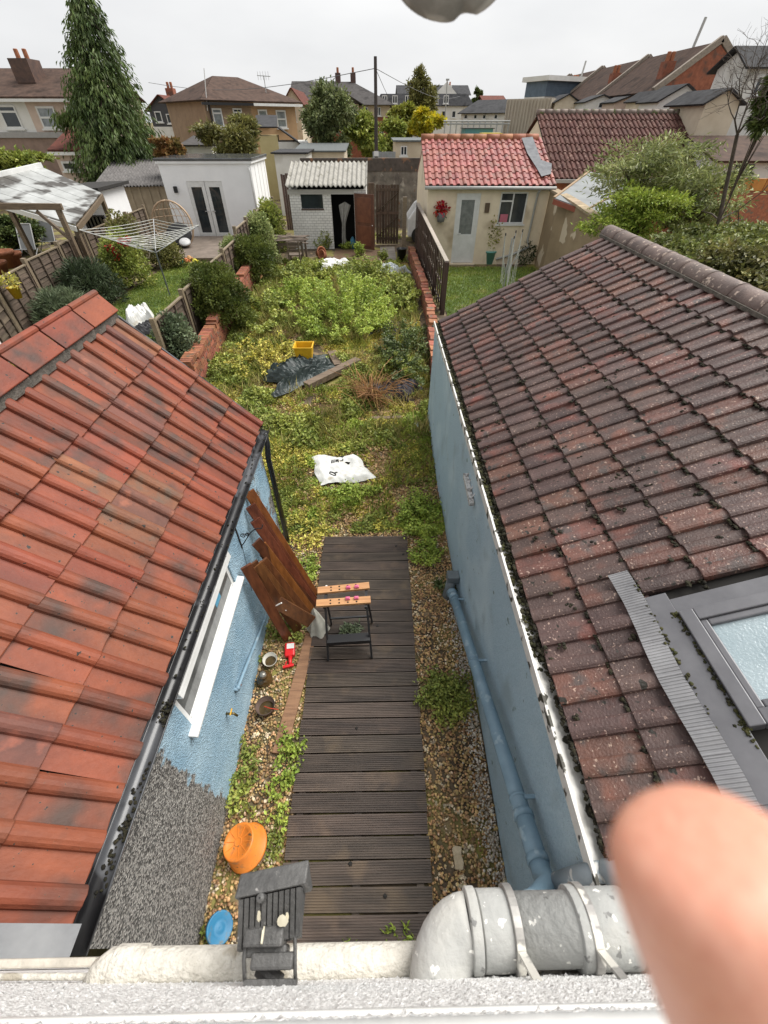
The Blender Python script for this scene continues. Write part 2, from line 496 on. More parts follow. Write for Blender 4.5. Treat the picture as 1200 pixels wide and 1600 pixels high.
brown_tile_b = M('rusty_concrete_tile', (0.165, 0.066, 0.047), (0.085, 0.042, 0.034), scale=5, rough=0.5, bump=0.5, bscale=70, rand=0.2, spec=0.45,
             spots=(((0.075, 0.054, 0.049), 5, 0.52, 0.64), ((0.36, 0.25, 0.20), 48, 0.64, 0.665), ((0.02, 0.018, 0.014), 16, 0.65, 0.69)))
moss_m = M('roof_moss', (0.034, 0.03, 0.013), (0.012, 0.011, 0.008), scale=30, rough=0.95, bump=1.0, bscale=120, island=0.4)
def moss_lumps(pts, size):
    parts_V, parts_F, n = [], [], 0
    V, F = pebbles(len(pts), lambda k: np.array(pts), size)
    return V, F

def pebble_dash(name, a, b, c, bscale=95):
    return M(name, a, b, scale=70, rough=0.85, bump=0.9, bscale=bscale, spots=((c, 3, 0.52, 0.75),), bkind='voronoi', lo=0.32, hi=0.68, detail=2)

# ------------------------------------------------------------------ LEFT extension: blue wall over bare pebbledash, red roll-tiled roof
LA = math.radians(46)
LX, LZ = -1.36, 1.97                    # eave of the tiles
lh = thing('house_extension', 'single storey extension with orange red roll-tiled roof and blue wall part bare pebbledash', 'building', (-2.4, 2.05, 0))
def left_wall_mat():
    m = bpy.data.materials.new('blue_over_pebbledash'); m.use_nodes = True
    N, K = m.node_tree.nodes, m.node_tree.links
    bs = N['Principled BSDF']; bs.inputs['Roughness'].default_value = 0.75
    tc = N.new('ShaderNodeTexCoord')
    vo = N.new('ShaderNodeTexVoronoi'); vo.inputs['Scale'].default_value = 95
    K.new(tc.outputs['Object'], vo.inputs['Vector'])
    # bare dash: dark and pale chips
    dr = N.new('ShaderNodeValToRGB')
    e = dr.color_ramp.elements; e[0].color = (0.06, 0.057, 0.054, 1); e[0].position = 0.25; e[1].color = (0.42, 0.40, 0.37, 1); e[1].position = 0.95
    sx = N.new('ShaderNodeSeparateColor'); K.new(vo.outputs['Color'], sx.inputs[0]); K.new(sx.outputs[0], dr.inputs['Fac'])
    nb = N.new('ShaderNodeTexNoise'); nb.inputs['Scale'].default_value = 2.5; nb.inputs['Detail'].default_value = 6
    K.new(tc.outputs['Object'], nb.inputs['Vector'])
    br = N.new('ShaderNodeValToRGB')
    e = br.color_ramp.elements; e[0].color = (0.24, 0.385, 0.50, 1); e[0].position = 0.35; e[1].color = (0.40, 0.555, 0.655, 1); e[1].position = 0.7
    K.new(nb.outputs['Fac'], br.inputs['Fac'])
    hs = N.new('ShaderNodeHueSaturation'); K.new(br.outputs['Color'], hs.inputs['Color'])
    mv = N.new('ShaderNodeMapRange'); mv.inputs['To Min'].default_value = 0.78; mv.inputs['To Max'].default_value = 1.2
    K.new(sx.outputs[1], mv.inputs['Value']); K.new(mv.outputs['Result'], hs.inputs['Value'])
    # ragged edge of the paint: line across the wall, disturbed by noise
    sp = N.new('ShaderNodeSeparateXYZ'); K.new(tc.outputs['Object'], sp.inputs[0])
    n2 = N.new('ShaderNodeTexNoise'); n2.inputs['Scale'].default_value = 9; n2.inputs['Detail'].default_value = 6
    K.new(tc.outputs['Object'], n2.inputs['Vector'])
    pa, pb = atx(243, 1175, -1.40), atx(350, 1248, -1.40)
    slope = (pb.y - pa.y) / (pb.z - pa.z)
    ma = N.new('ShaderNodeMath'); ma.operation = 'MULTIPLY_ADD'; ma.inputs[1].default_value = -slope; K.new(sp.outputs['Z'], ma.inputs[0]); K.new(sp.outputs['Y'], ma.inputs[2])
    mb = N.new('ShaderNodeMath'); mb.operation = 'MULTIPLY_ADD'; mb.inputs[1].default_value = 0.34; K.new(n2.outputs['Fac'], mb.inputs[0]); K.new(ma.outputs[0], mb.inputs[2])
    c0 = (pa.y - 2.05) - slope * pa.z + 0.17
    mr = N.new('ShaderNodeMapRange'); mr.inputs['From Min'].default_value = c0 - 0.012; mr.inputs['From Max'].default_value = c0 + 0.012
    K.new(mb.outputs[0], mr.inputs['Value'])
    mx = N.new('ShaderNodeMix'); mx.data_type = 'RGBA'; K.new(mr.outputs['Result'], mx.inputs['Factor']); K.new(dr.outputs['Color'], mx.inputs['A']); K.new(hs.outputs['Color'], mx.inputs['B'])
    # bare streaks near the far corner
    n3 = N.new('ShaderNodeTexNoise'); n3.inputs['Scale'].default_value = 3.2; n3.inputs['Detail'].default_value = 5; K.new(tc.outputs['Object'], n3.inputs['Vector'])
    mf = N.new('ShaderNodeMapRange'); mf.inputs['From Min'].default_value = 1.25; mf.inputs['From Max'].default_value = 1.45; K.new(sp.outputs['Y'], mf.inputs['Value'])
    mg = N.new('ShaderNodeMapRange'); mg.inputs['From Min'].default_value = 0.53; mg.inputs['From Max'].default_value = 0.57; K.new(n3.outputs['Fac'], mg.inputs['Value'])
    mm = N.new('ShaderNodeMath'); mm.operation = 'MULTIPLY'; K.new(mf.outputs['Result'], mm.inputs[0]); K.new(mg.outputs['Result'], mm.inputs[1])
    my = N.new('ShaderNodeMix'); my.data_type = 'RGBA'; K.new(mm.outputs[0], my.inputs['Factor']); K.new(mx.outputs['Result'], my.inputs['A']); K.new(dr.outputs['Color'], my.inputs['B'])
    K.new(my.outputs['Result'], bs.inputs['Base Color'])
    bp = N.new('ShaderNodeBump'); bp.inputs['Strength'].default_value = 1.0; bp.inputs['Distance'].default_value = 0.012
    K.new(vo.outputs['Distance'], bp.inputs['Height']); K.new(bp.outputs['Normal'], bs.inputs['Normal'])
    return m
# window opening in the wall: y and z ranges
wy0, wy1 = 1.13, 2.42; wz0, wz1 = 1.27, 1.87
wall = MB()
wall.box((-1.60, 0.0, -0.1), (-1.40, wy0, 1.95)).box((-1.60, wy1, -0.1), (-1.40, 4.02, 1.95)).box((-1.60, wy0, -0.1), (-1.40, wy1, wz0)).box((-1.60, wy0, wz1), (-1.40, wy1, 1.95))
wall.box((-3.9, 3.82, -0.1), (-1.601, 4.02, 1.9))
lwall = wall.build('wall', left_wall_mat(), lh)
gb = MB(); gb.prism([(-3.75, 3.86, 1.9), (-1.42, 3.86, 1.9), (-2.52, 3.86, 3.06)], (0, 0.14, 0)).build('gable_wall', left_wall_mat(), lh)
# roof deck and tiles
up = Vector((-math.cos(LA), 0, math.sin(LA)))
nrm = Vector((math.sin(LA), 0, math.cos(LA)))
e0 = Vector((LX, 0, LZ))
rl = 1.62
rd = MB()
for s in (1,):
    a = e0 - nrm * 0.05
    rd.prism([a + up * 0.02 + Vector((0, -0.04, 0)), a + up * (rl + 0.05) + Vector((0, -0.04, 0)), a + up * (rl + 0.05) + Vector((0, 4.16, 0)), a + up * 0.02 + Vector((0, 4.16, 0))], -nrm * 0.03)
felt = plain('roof_felt', (0.03, 0.028, 0.026), rough=0.9)
lroof = rd.build('roof', felt, lh)
far_slope = Vector((-math.cos(LA), 0, -math.sin(LA)))
rtop = e0 + up * rl
b2 = MB(); b2.prism([rtop + Vector((-0.02, -0.04, -0.04)), rtop + far_slope * 1.7 + Vector((-0.02, -0.04, 0)), rtop + far_slope * 1.7 + Vector((-0.02, 4.16, 0)), rtop + Vector((-0.02, 4.16, -0.04))], (-0.03, 0, 0.03))
b2.build('rear_slope', red_tile, lh)
TW = 0.198
lm = [tile_mesh('tile', TW, 0.435, 0.043, 0.022, red_tile, pan=0.56, seed=s) for s in range(3)]
lm2 = [tile_mesh('tile', TW, 0.435, 0.043, 0.022, red_tile_b, pan=0.56, seed=9), tile_mesh('tile', TW, 0.435, 0.043, 0.022, red_tile_c, pan=0.56, seed=10)]
lay_tiles(lroof, e0 + Vector((0, 4.16 - 21 * TW, 0)), (0, 1, 0), up, 21, 4, TW, 0.397, lm, alt=(0.08, lm2), jit=1.8)
# ridge tiles: flat winged ridge with a round roll on top
mort = M('ridge_mortar', (0.16, 0.14, 0.12), (0.07, 0.065, 0.055), scale=15, rough=0.95, bump=1, bscale=60)
mm_ = MB(); p0 = rtop - up * 0.015 + nrm * 0.0
mm_.prism([p0 + Vector((0, -0.03, 0)), p0 + Vector((0, 4.15, 0)), p0 + nrm * 0.045 + up * 0.05 + Vector((0, 4.15, 0)), p0 + nrm * 0.045 + up * 0.05 + Vector((0, -0.03, 0))], up * 0.10 - nrm * 0.03)
mm_.build('mortar', mort, lroof)
def ridge_tile(y0, y1):
    m = MB()
    a = rtop + up * 0.03 + nrm * 0.055; b = rtop + up * 0.23 + nrm * 0.065
    c = Vector((2 * (b.x + 0.0) - a.x, 0, a.z))
    m.prism([a + Vector((0, y0, 0)), b + Vector((0, y0, 0)), b + Vector((0, y1, 0)), a + Vector((0, y1, 0))], nrm * 0.018)
    m.prism([b + Vector((-0.02, y0, 0)), b + far_slope * 0.2 + Vector((-0.02, y0, 0)), b + far_slope * 0.2 + Vector((-0.02, y1, 0)), b + Vector((-0.02, y1, 0))], (-0.012, 0, 0.012))
    m.tube([b + Vector((-0.004, y0, 0.012)), b + Vector((-0.004, y1, 0.012))], 0.03, 12)
    return m
yy = 4.17
while yy > -0.03:
    y1 = max(yy - 0.455, -0.03)
    ridge_tile(y1 + 0.006, yy - 0.006).build('ridge_tile', red_tile, lroof, bevel=0.006)
    yy -= 0.46
# gutter, fascia, downpipe in black
blk = M('black_gutter_plastic', (0.022, 0.022, 0.024), (0.012, 0.012, 0.013), scale=6, rough=0.28, spec=0.5, spots=(((0.075, 0.078, 0.085), 2.5, 0.50, 0.53),))  # grey patches: water reflections painted into the black
gt = MB()
gx, gzc, gr = -1.325, 1.915, 0.052
def gfn(u, v):
    a = math.pi + math.pi * v
    return (gx + gr * math.cos(a), -0.02 + 4.2 * u, gzc + gr * math.sin(a) + 0.01 * (1 - u))
gt.grid(gfn, 12, 10)
gut = gt.build('gutter', blk, lh, smooth=True, solid=0.004)
MB().box((-1.395, -0.02, 1.82), (-1.38, 4.1, 1.955)).build('fascia', blk, lh)
# wet debris lying in the gutter
pts = []
for i in range(170):
    yv = rnd.choice([rnd.uniform(0, 4.1), rnd.gauss(0.45, 0.12), rnd.gauss(1.0, 0.04)])
    pts.append((gx + rnd.uniform(-0.03, 0.03), min(max(yv, 0), 4.1), gzc - 0.04 + rnd.uniform(0, 0.02)))
V, F = moss_lumps(pts, 0.009)
tag(np_mesh('gutter_silt', V, F, moss_m, lh), kind='stuff')
dp = MB(); dp.tube([(-1.33, 4.12, 1.87), (-1.335, 4.11, 1.7), (-1.345, 4.06, 1.55), (-1.35, 4.06, 0.04)], 0.034, 12)
dp.build('downpipe', blk, lh, smooth=True)
MB().prism([e0 + Vector((0.0, 4.162, -0.06)), e0 + up * rl + Vector((0, 4.162, -0.06)), e0 + up * rl + Vector((0, 4.162, 0.02)), e0 + Vector((0.0, 4.162, 0.015))], (0, 0.02, 0)).build('verge_strip', blk, lh)
# lead flashing where the roof meets the house behind
lead = M('lead_flashing', (0.24, 0.245, 0.25), (0.15, 0.155, 0.165), scale=3, rough=0.35, spec=0.5, bump=0.2, bscale=15)
fl = MB(); a0 = e0 + nrm * 0.06
fl.prism([a0 + Vector((0, -0.04, 0)) - up * 0.02, a0 + Vector((0, 0.075, 0)) - up * 0.02, a0 + Vector((0, 0.075, 0)) + up * 1.7, a0 + Vector((0, -0.04, 0)) + up * 1.7], nrm * 0.006).build('flashing', lead, lh)
# window: white frame in the wall, top-hung sash standing open, sill
win = thing('x', None, None, (0, 0, 0)); bpy.data.objects.remove(win)
fr = MB(); T = 0.045; xo = -1.415
fr.box((-1.50, wy0, wz0), (xo, wy0 + T, wz1)).box((-1.50, wy1 - T, wz0), (xo, wy1, wz1)).box((-1.50, wy0 + T, wz0), (xo, wy1 - T, wz0 + T)).box((-1.50, wy0 + T, wz1 - T), (xo, wy1 - T, wz1))
wnd = fr.build('window', white_pvc, lh, bevel=0.004)
MB().box((-1.428, wy0 + T, wz0 + T), (-1.420, wy1 - T, wz1 - T)).build('pane', M('room_glass', (0.17, 0.175, 0.17), (0.05, 0.052, 0.052), scale=3.5, rough=0.07, stretch=(1, 1.5, 0.4)), wnd)
ang = math.radians(8)                    # sash swung out at the bottom
hx, hz = -1.405, wz1 - 0.02
dn = Vector((math.sin(ang), 0, -math.cos(ang))); ou = Vector((math.cos(ang), 0, math.sin(ang)))
sl = 0.17
def sp_(yv, d, o): return Vector((hx, yv, hz)) + dn * d + ou * o
sm = MB()
def sbar(y0, y1, d0, d1, o0=0.0, o1=0.05):
    sm.hexa([sp_(y0, d0, o0), sp_(y1, d0, o0), sp_(y1, d1, o0), sp_(y0, d1, o0), sp_(y0, d0, o1), sp_(y1, d0, o1), sp_(y1, d1, o1), sp_(y0, d1, o1)])
ya, yb = wy0 + 0.02, wy1 - 0.02
sbar(ya, yb, 0.0, 0.06); sbar(ya, yb, sl - 0.06, sl); sbar(ya, ya + 0.06, 0.06, sl - 0.06); sbar(yb - 0.06, yb, 0.06, sl - 0.06)
sash = sm.build('sash', white_pvc, wnd, bevel=0.004)
sm = MB(); sbar(ya + 0.06, yb - 0.06, 0.06, sl - 0.06, 0.02, 0.03); sm.build('pane', glass_dark, sash)
sl_ = MB(); sl_.prism([(-1.415, 0, wz0 + 0.016), (-1.340, 0, wz0 - 0.002), (-1.340, 0, wz0 - 0.028), (-1.399, 0, wz0 - 0.015)], (0, wy1 - wy0 + 0.16, 0))
sl_.v = [(x, y + wy0 - 0.08, z) for x, y, z in sl_.v]
sl_.build('sill', white_pvc, wnd, bevel=0.004)
MB().box((-1.419, 2.02, 1.45), (-1.4175, 2.14, 1.60)).build('sticker', plain('blue_sticker', (0.08, 0.33, 0.5)), wnd)

# ------------------------------------------------------------------ RIGHT extension: blue wall, mossy brown tiled roof, skylight
RA = math.radians(27)
RX, RZ = 1.08, 1.945
rh = thing('house_extension', 'single storey extension with mossy brown tiled roof, skylight and smooth blue wall', 'building', (2.3, 3.75, 0))
blue = M('blue_render', (0.44, 0.57, 0.65), (0.33, 0.46, 0.55), scale=60, rough=0.75, bump=1.0, bscale=110, bkind='voronoi', spots=(((0.50, 0.62, 0.68), 1.3, 0.5, 0.7), ((0.30, 0.39, 0.44), 2.3, 0.56, 0.76), ((0.17, 0.23, 0.22), 9, 0.69, 0.74)), detail=3)
bw = MB()
def bwall(u, v):
    y = -0.04 + 7.6 * u
    return (1.0 + 0.02 * math.sin(y * 0.9) + (0.04 if v < 0.0 else 0), y, -0.1 + 1.98 * v)
bw.grid(bwall, 40, 10)
n0 = len(bw.v)
bw.box((1.06, -0.04, -0.1), (1.25, 7.55, 1.85)).box((1.06, 7.4, -0.1), (5.9, 7.55, 1.85))
bw.add([(1.0 + 0.02 * math.sin(7.56 * 0.9), 7.56, -0.1), (1.25, 7.56, -0.1), (1.25, 7.56, 1.88), (1.0 + 0.02 * math.sin(7.56 * 0.9), 7.56, 1.88)], [(0, 1, 2, 3)])
rwall = bw.build('wall', blue, rh)
MB().prism([(1.2, 7.40, 1.85), (6.0, 7.40, 1.85), (3.6, 7.40, 3.1)], (0, 0.1, 0)).build('gable_wall', blue, rh)
upr = Vector((math.cos(RA), 0, math.sin(RA))); nr = Vector((-math.sin(RA), 0, math.cos(RA)))
r0 = Vector((RX, 0, RZ)); RL = 2.85
m = MB(); a = r0 - nr * 0.045
m.prism([a + Vector((0, -0.04, 0)), a + upr * RL + Vector((0, -0.04, 0)), a + upr * RL + Vector((0, 7.62, 0)), a + Vector((0, 7.62, 0))], -nr * 0.03)
rroof = m.build('roof', felt, rh)
rt = r0 + upr * RL
m = MB(); m.prism([rt + Vector((0.03, -0.04, -0.05)), rt + Vector((2.5, -0.04, -1.3)), rt + Vector((2.5, 7.6, -1.3)), rt + Vector((0.03, 7.6, -0.05))], (0.02, 0, 0.04)).build('rear_slope', brown_tile, rh)
RW = 0.19; RG = 0.352
# skylight footprint on the slope
sk_s0, sk_s1 = 0.76, 1.75; sk_y0, sk_y1 = 0.55, 1.55
def skip_r(p, c, r):
    s = (p - r0).dot(upr)
    if s > 0.60 and s < 2.05 and 0.45 < p.y < 1.48: return True
    if s > 1.0 and p.y < 0.2: return True
    if p.y < 2.1 and s > 1.95: return True
    if p.y < 3.2 and s > 2.6: return True
    return False
rm = [tile_mesh('tile', RW, 0.385, 0.030, 0.021, brown_tile, pan=0.5, step=0.006, seed=s) for s in range(3)]
rm2 = [tile_mesh('tile', RW, 0.385, 0.030, 0.021, brown_tile_b, pan=0.5, step=0.006, seed=s + 4) for s in range(2)]
cnt = lay_tiles(rroof, r0 + Vector((0, 7.62, 0)), (0, -1, 0), upr, 40, 8, RW, RG, rm, skip=skip_r, alt=(0.22, rm2), jit=1.4)
print('right roof tiles', cnt)
# ridge: half round tiles
yy = 7.66; k = 0
ridge_m = M('ridge_concrete', (0.17, 0.122, 0.105), (0.095, 0.068, 0.06), scale=5, rough=0.6, bump=0.4, bscale=60, rand=0.12, spots=(((0.42, 0.33, 0.27), 18, 0.6, 0.66), ((0.05, 0.045, 0.035), 9, 0.66, 0.72)))
while yy > 1.6:
    m = MB(); y1 = yy - 0.46
    def rf(u, v):
        a = math.pi * (0.98 * v + 0.01); R_ = 0.125 + (0.006 if u > 0.9 else 0)
        return (rt.x + 0.02 - R_ * math.cos(a), yy - 0.455 * u, rt.z - 0.035 + R_ * math.sin(a))
    m.grid(rf, 5, 12)
    m.build('ridge_tile', ridge_m, rroof, smooth=True, solid=0.018)
    yy -= 0.46
m = MB(); m.lathe([(0.001, 0.0), (0.11, 0.0)], (rt.x + 0.02, 7.665, rt.z - 0.035), (0, 1, 0), 16)
m.build('mortar', mort, rroof)
m = MB(); m.box((rt.x - 0.13, 1.6, rt.z - 0.05), (rt.x - 0.09, 7.63, rt.z - 0.012)).build('mortar', mort, rroof)
# moss strips under every course and loose lumps
pts = []
for r in range(0, 8):
    for i in range(900):
        y = rnd.uniform(0, 7.6)
        p = r0 + upr * (r * RG - 0.012 + rnd.gauss(0, 0.006)) + Vector((0, y, 0)) + nr * rnd.uniform(-0.014, 0.004)
        if skip_r(p, 0, 0): continue
        pts.append(tuple(p))
V1, F1 = moss_lumps(pts, 0.0125)
pts = []
for i in range(120):
    s = rnd.uniform(0, 1) ** 1.7 * 2.4; y = rnd.uniform(0.3, 5.5)
    c = r0 + upr * s + Vector((0, y, 0)) + nr * 0.012
    if skip_r(c, 0, 0): continue
    for k in range(rnd.randint(2, 7)): pts.append(tuple(c + upr * rnd.gauss(0, 0.014) + Vector((0, rnd.gauss(0, 0.014), 0)) + nr * rnd.uniform(0, 0.008)))
V2, F2 = moss_lumps(pts, 0.0135)
V, F = merge([(V1, F1), (V2, F2)])
tag(np_mesh('moss', V, F, moss_m, rroof), kind='stuff')
# fascia, white flaking gutter board and the moss in the gutter
flak = M('flaking_white_paint', (0.66, 0.655, 0.63), (0.54, 0.53, 0.50), scale=10, rough=0.6, bump=0.4, bscale=40, spots=(((0.045, 0.042, 0.032), 9, 0.57, 0.60),))
MB().box((0.985, -0.03, 1.86), (1.002, 7.58, 1.945)).build('fascia', flak, rh)
m = MB(); m.prism([(1.003, -0.03, 1.862), (1.14, -0.03, 1.84), (1.14, -0.03, 1.868), (1.003, -0.03, 1.905)], (0, 7.6, 0)).build('gutter', flak, rh)
pts = []
for i in range(2600):
    y = rnd.uniform(1.2, 7.55)
    if rnd.random() > 0.25 + (y - 1.2) / 3.2: continue
    pts.append((1.0 + rnd.uniform(0.02, 0.095), y, 1.895 + rnd.uniform(-0.012, 0.025)))
V, F = moss_lumps(pts, 0.016)
tag(np_mesh('gutter_moss', V, F, M('gutter_moss', (0.06, 0.06, 0.02), (0.02, 0.018, 0.012), scale=8, rough=0.95, island=0.5), rh), kind='stuff')
# skylight
sk = thing('roof_window', 'grey framed roof window with wet glass in the brown tiled roof', 'skylight', tuple(r0 + upr * 1.0 + Vector((0, 1.0, 0))))
skg = M('grey_aluminium', (0.145, 0.145, 0.156), (0.11, 0.11, 0.12), scale=5, rough=0.4, metal=0.2)
def SP(s, y, n): return r0 + upr * s + Vector((0, y, 0)) + nr * n
def slab(m, s0, s1, y0, y1, n0, n1): m.hexa([SP(s0, y0, n0), SP(s0, y1, n0), SP(s1, y1, n0), SP(s1, y0, n0), SP(s0, y0, n1), SP(s0, y1, n1), SP(s1, y1, n1), SP(s1, y0, n1)]); return m
S0 = 0.82; Y1_ = 1.35; Y0_ = 0.70; S1 = 1.95
fm = MB(); w = 0.075
slab(fm, S0, S0 + w, Y0_, Y1_, -0.02, 0.06); slab(fm, S1 - w, S1, Y0_, Y1_, -0.02, 0.06); slab(fm, S0 + w, S1 - w, Y1_ - w, Y1_, -0.02, 0.06); slab(fm, S0 + w, S1 - w, Y0_, Y0_ + w, -0.02, 0.06)
fm.build('frame', skg, sk, bevel=0.006)
fm = MB(); w2 = 0.115
slab(fm, S0 + w, S0 + w2, Y0_ + w, Y1_ - w, -0.01, 0.045); slab(fm, S1 - w2, S1 - w, Y0_ + w, Y1_ - w, -0.01, 0.045); slab(fm, S0 + w2, S1 - w2, Y1_ - w2, Y1_ - w, -0.01, 0.045); slab(fm, S0 + w2, S1 - w2, Y0_ + w, Y0_ + w2, -0.01, 0.045)
fm.build('sash', skg, sk, bevel=0.008)
slab(MB(), S0 + w2, S1 - w2, Y0_ + w2, Y1_ - w2, 0.012, 0.02).build('pane', M('wet_skylight_glass', (0.36, 0.43, 0.46), (0.27, 0.34, 0.37), scale=2, rough=0.12, bump=0.35, bscale=70, spec=0.6), sk)
slab(MB(), 0.66, 0.819, 0.4, 1.50, 0.022, 0.034).build('flashing', skg, sk, bevel=0.002)
slab(MB(), 0.8195, 2.0, 1.351, 1.45, 0.02, 0.032).build('flashing', skg, sk, bevel=0.002)
slab(MB(), 0.68, 0.819, 0.30, 0.3995, 0.02, 0.032).build('flashing', skg, sk, bevel=0.002)
# pleated apron flashing beside it, running down the slope of the near tiles
m = MB()
def pleat(u, v):
    y = 1.72 - 1.35 * u
    return SP(0.562 + 0.010 * math.sin(u * 9) + 0.125 * v, y, 0.040 + (0.005 if int(u * 300) % 4 < 2 else 0.0) + 0.005 * math.sin(u * 44))
m.grid(pleat, 300, 3)
m.build('pleated_apron', M('pleated_lead', (0.34, 0.34, 0.35), (0.20, 0.20, 0.21), scale=3, rough=0.38, metal=0.4), sk)
pts = []
for i in range(90):
    y = rnd.uniform(0.6, 1.35)
    pts.append(tuple(SP(0.81 + rnd.gauss(0, 0.006), y, 0.036)))
for i in range(60): pts.append(tuple(SP(0.69 + rnd.gauss(0, 0.006), rnd.uniform(0.7, 1.6), 0.038)))
for c in ((0.80, 1.34), (0.81, 0.72)):
    for i in range(30): pts.append(tuple(SP(c[0] + rnd.gauss(0, 0.012), c[1] + rnd.gauss(0, 0.012), 0.03)))
V, F = moss_lumps(pts, 0.009)
tag(np_mesh('moss', V, F, M('bright_moss', (0.05, 0.05, 0.012), (0.02, 0.019, 0.009), scale=8, rough=0.95, island=0.5), sk), kind='stuff')

# ------------------------------------------------------------------ the house the picture is taken from: rough white wall, sill
WY = -0.043
dash = M('white_masonry_paint', (0.90, 0.895, 0.88), (0.84, 0.835, 0.82), scale=90, rough=0.8, bump=0.6, bscale=160, detail=2)
oh = thing('house', 'rough white painted house wall under the open window', 'house', (0, -0.2, 0))
m = MB()
m.box((-6, -0.30, -0.1), (6, WY - 0.006, 3.3)).box((-6, -0.30, 3.3), (-0.9, WY - 0.006, 6.2)).box((0.9, -0.30, 3.3), (6, WY - 0.006, 6.2)).box((-0.9, -0.30, 5.1), (0.9, WY - 0.006, 6.2))
m.build('wall', dash, oh)
nx, nz = 900, 240
X, Z = np.meshgrid(np.linspace(-1.35, 1.35, nx), np.linspace(2.9, 3.96, nz), indexing='ij')
Yd = WY + np.minimum(rng.exponential(0.00065, X.shape), 0.005) + 0.001 * np.sin(X * 7)
V = np.stack([X.ravel(), Yd.ravel(), Z.ravel()], 1)
i, j = np.meshgrid(np.arange(nx - 1), np.arange(nz - 1), indexing='ij'); a = (i * nz + j).ravel()
np_mesh('render_coat', V, np.stack([a, a + nz, a + nz + 1, a + 1], 1), dash, oh)
m = MB(); m.hexa([(-1.0, -0.3, 3.91), (1.0, -0.3, 3.91), (1.0, -0.037, 3.93), (-1.0, -0.0415, 3.93), (-1.0, -0.3, 3.95), (1.0, -0.3, 3.95), (1.0, -0.037, 3.945), (-1.0, -0.0415, 3.945)]).build('sill', white_pvc, oh, bevel=0.003)
# concrete ledge over the flashing on the left
m = MB(); m.box((-1.75, -0.045, 2.28), (-1.02, -0.02, 2.36)); 
ldg = M('cream_concrete', (0.55, 0.51, 0.44), (0.40, 0.37, 0.32), scale=12, rough=0.85, bump=0.5, bscale=60)
m.build('ledge', ldg, oh, bevel=0.006)

# thin painted waste pipe along the wall
wp_m = M('painted_waste_pipe', (0.66, 0.63, 0.565), (0.52, 0.49, 0.43), scale=40, rough=0.75, bump=0.7, bscale=120, spots=(((0.40, 0.36, 0.29), 14, 0.6, 0.66),))
PZ = 3.40; PYc = -0.022
xl = atz(178, 1500, PZ).x; 
wp = thing('waste_pipe', 'thin cream painted waste pipe running along the white wall', 'pipe', (0, PYc, PZ - 0.03))
m = MB(); m.tube([(xl - 0.02, WY - 0.0, PZ - 0.012), (xl - 0.014, WY + 0.012, PZ - 0.006), (xl, PYc, PZ), (xl + 0.03, PYc, PZ), (1.4, PYc, PZ)], [0.027, 0.027, 0.026, 0.0245, 0.0245], 20)
m.build('pipe', wp_m, wp, smooth=True)
MB().tube([(xl + 0.005, PYc, PZ), (xl + 0.06, PYc, PZ)], 0.0285, 20).build('socket', wp_m, wp, smooth=True, bevel=0.002)
xc = atz(385, 1500, PZ).x
MB().tube([(xc - 0.014, PYc, PZ), (xc + 0.014, PYc, PZ)], 0.029, 20).build('clip', wp_m, wp, smooth=True, bevel=0.002)
MB().tube([(xl - 0.35, -0.035, PZ - 0.04), (xl - 0.2, -0.033, PZ - 0.03), (xl - 0.06, -0.034, PZ - 0.012), (xl + 0.02, -0.036, PZ - 0.02)], 0.005, 8).build('cable', wp_m, wp, smooth=True)

# big grey soil pipe with elbow, sockets and brackets
sp_m = M('grey_soil_pipe', (0.43, 0.43, 0.415), (0.31, 0.315, 0.305), scale=7, rough=0.75, spec=0.2, bump=0.25, bscale=90, spots=(((0.54, 0.525, 0.48), 6, 0.50, 0.72), ((0.20, 0.20, 0.195), 42, 0.65, 0.68), ((0.74, 0.73, 0.69), 60, 0.655, 0.67)))
SZ, SY, SR = 3.47, 0.0145, 0.0515
ex = atz(738, 1460, SZ).x
spp = thing('soil_pipe', 'fat grey soil pipe with paint splashes, curving into the white wall', 'pipe', (ex + 0.3, SY, SZ - 0.06))
m = MB(); cpts = []
for i in range(9):
    a = math.pi / 2 * i / 8
    cpts.append((ex - 0.062 * math.sin(a), SY - 0.075 * (1 - math.cos(a)), SZ - 0.02 * i / 8))
cpts = cpts[::-1]
m.tube([(cpts[0][0], WY - 0.02, cpts[0][2])] + cpts, SR, 28)
m.build('elbow', sp_m, spp, smooth=True)
m = MB(); m.tube([(ex - 0.001, SY, SZ), (1.7, SY, SZ)], SR - 0.002, 28).build('pipe', sp_m, spp, smooth=True)
def ring(x0, x1, r, nm='socket'):
    prof = [(SR - 0.003, x0), (r, x0 + 0.002), (r, x1 - 0.002), (SR - 0.003, x1)]
    return MB().lathe(prof, (0, SY, SZ), (1, 0, 0), 28).build(nm, sp_m, spp, smooth=True, bevel=0.001)
def pxx(px): return atz(px, 1460, SZ).x
ring(pxx(730), pxx(748), SR + 0.006); ring(pxx(748), pxx(795), SR + 0.0025)
ring(pxx(893), pxx(915), SR + 0.006); ring(pxx(915), pxx(985), SR + 0.0025)
brk = M('galvanised_bracket', (0.42, 0.41, 0.385), (0.26, 0.25, 0.24), scale=25, rough=0.5, metal=0.3, spots=(((0.70, 0.68, 0.62), 20, 0.56, 0.6),))
for px in (800, 915):
    bx_ = pxx(px)
    MB().lathe([(SR + 0.001, -0.008), (SR + 0.009, -0.007), (SR + 0.009, 0.007), (SR + 0.001, 0.008)], (bx_, SY, SZ), (1, 0, 0), 28).build('bracket', brk, spp, bevel=0.001)
    MB().bar((bx_, SY - 0.03, SZ + SR + 0.004), (bx_ + 0.004, WY - 0.01, SZ + 0.13), 0.012, 0.006).build('bracket_arm', brk, spp)
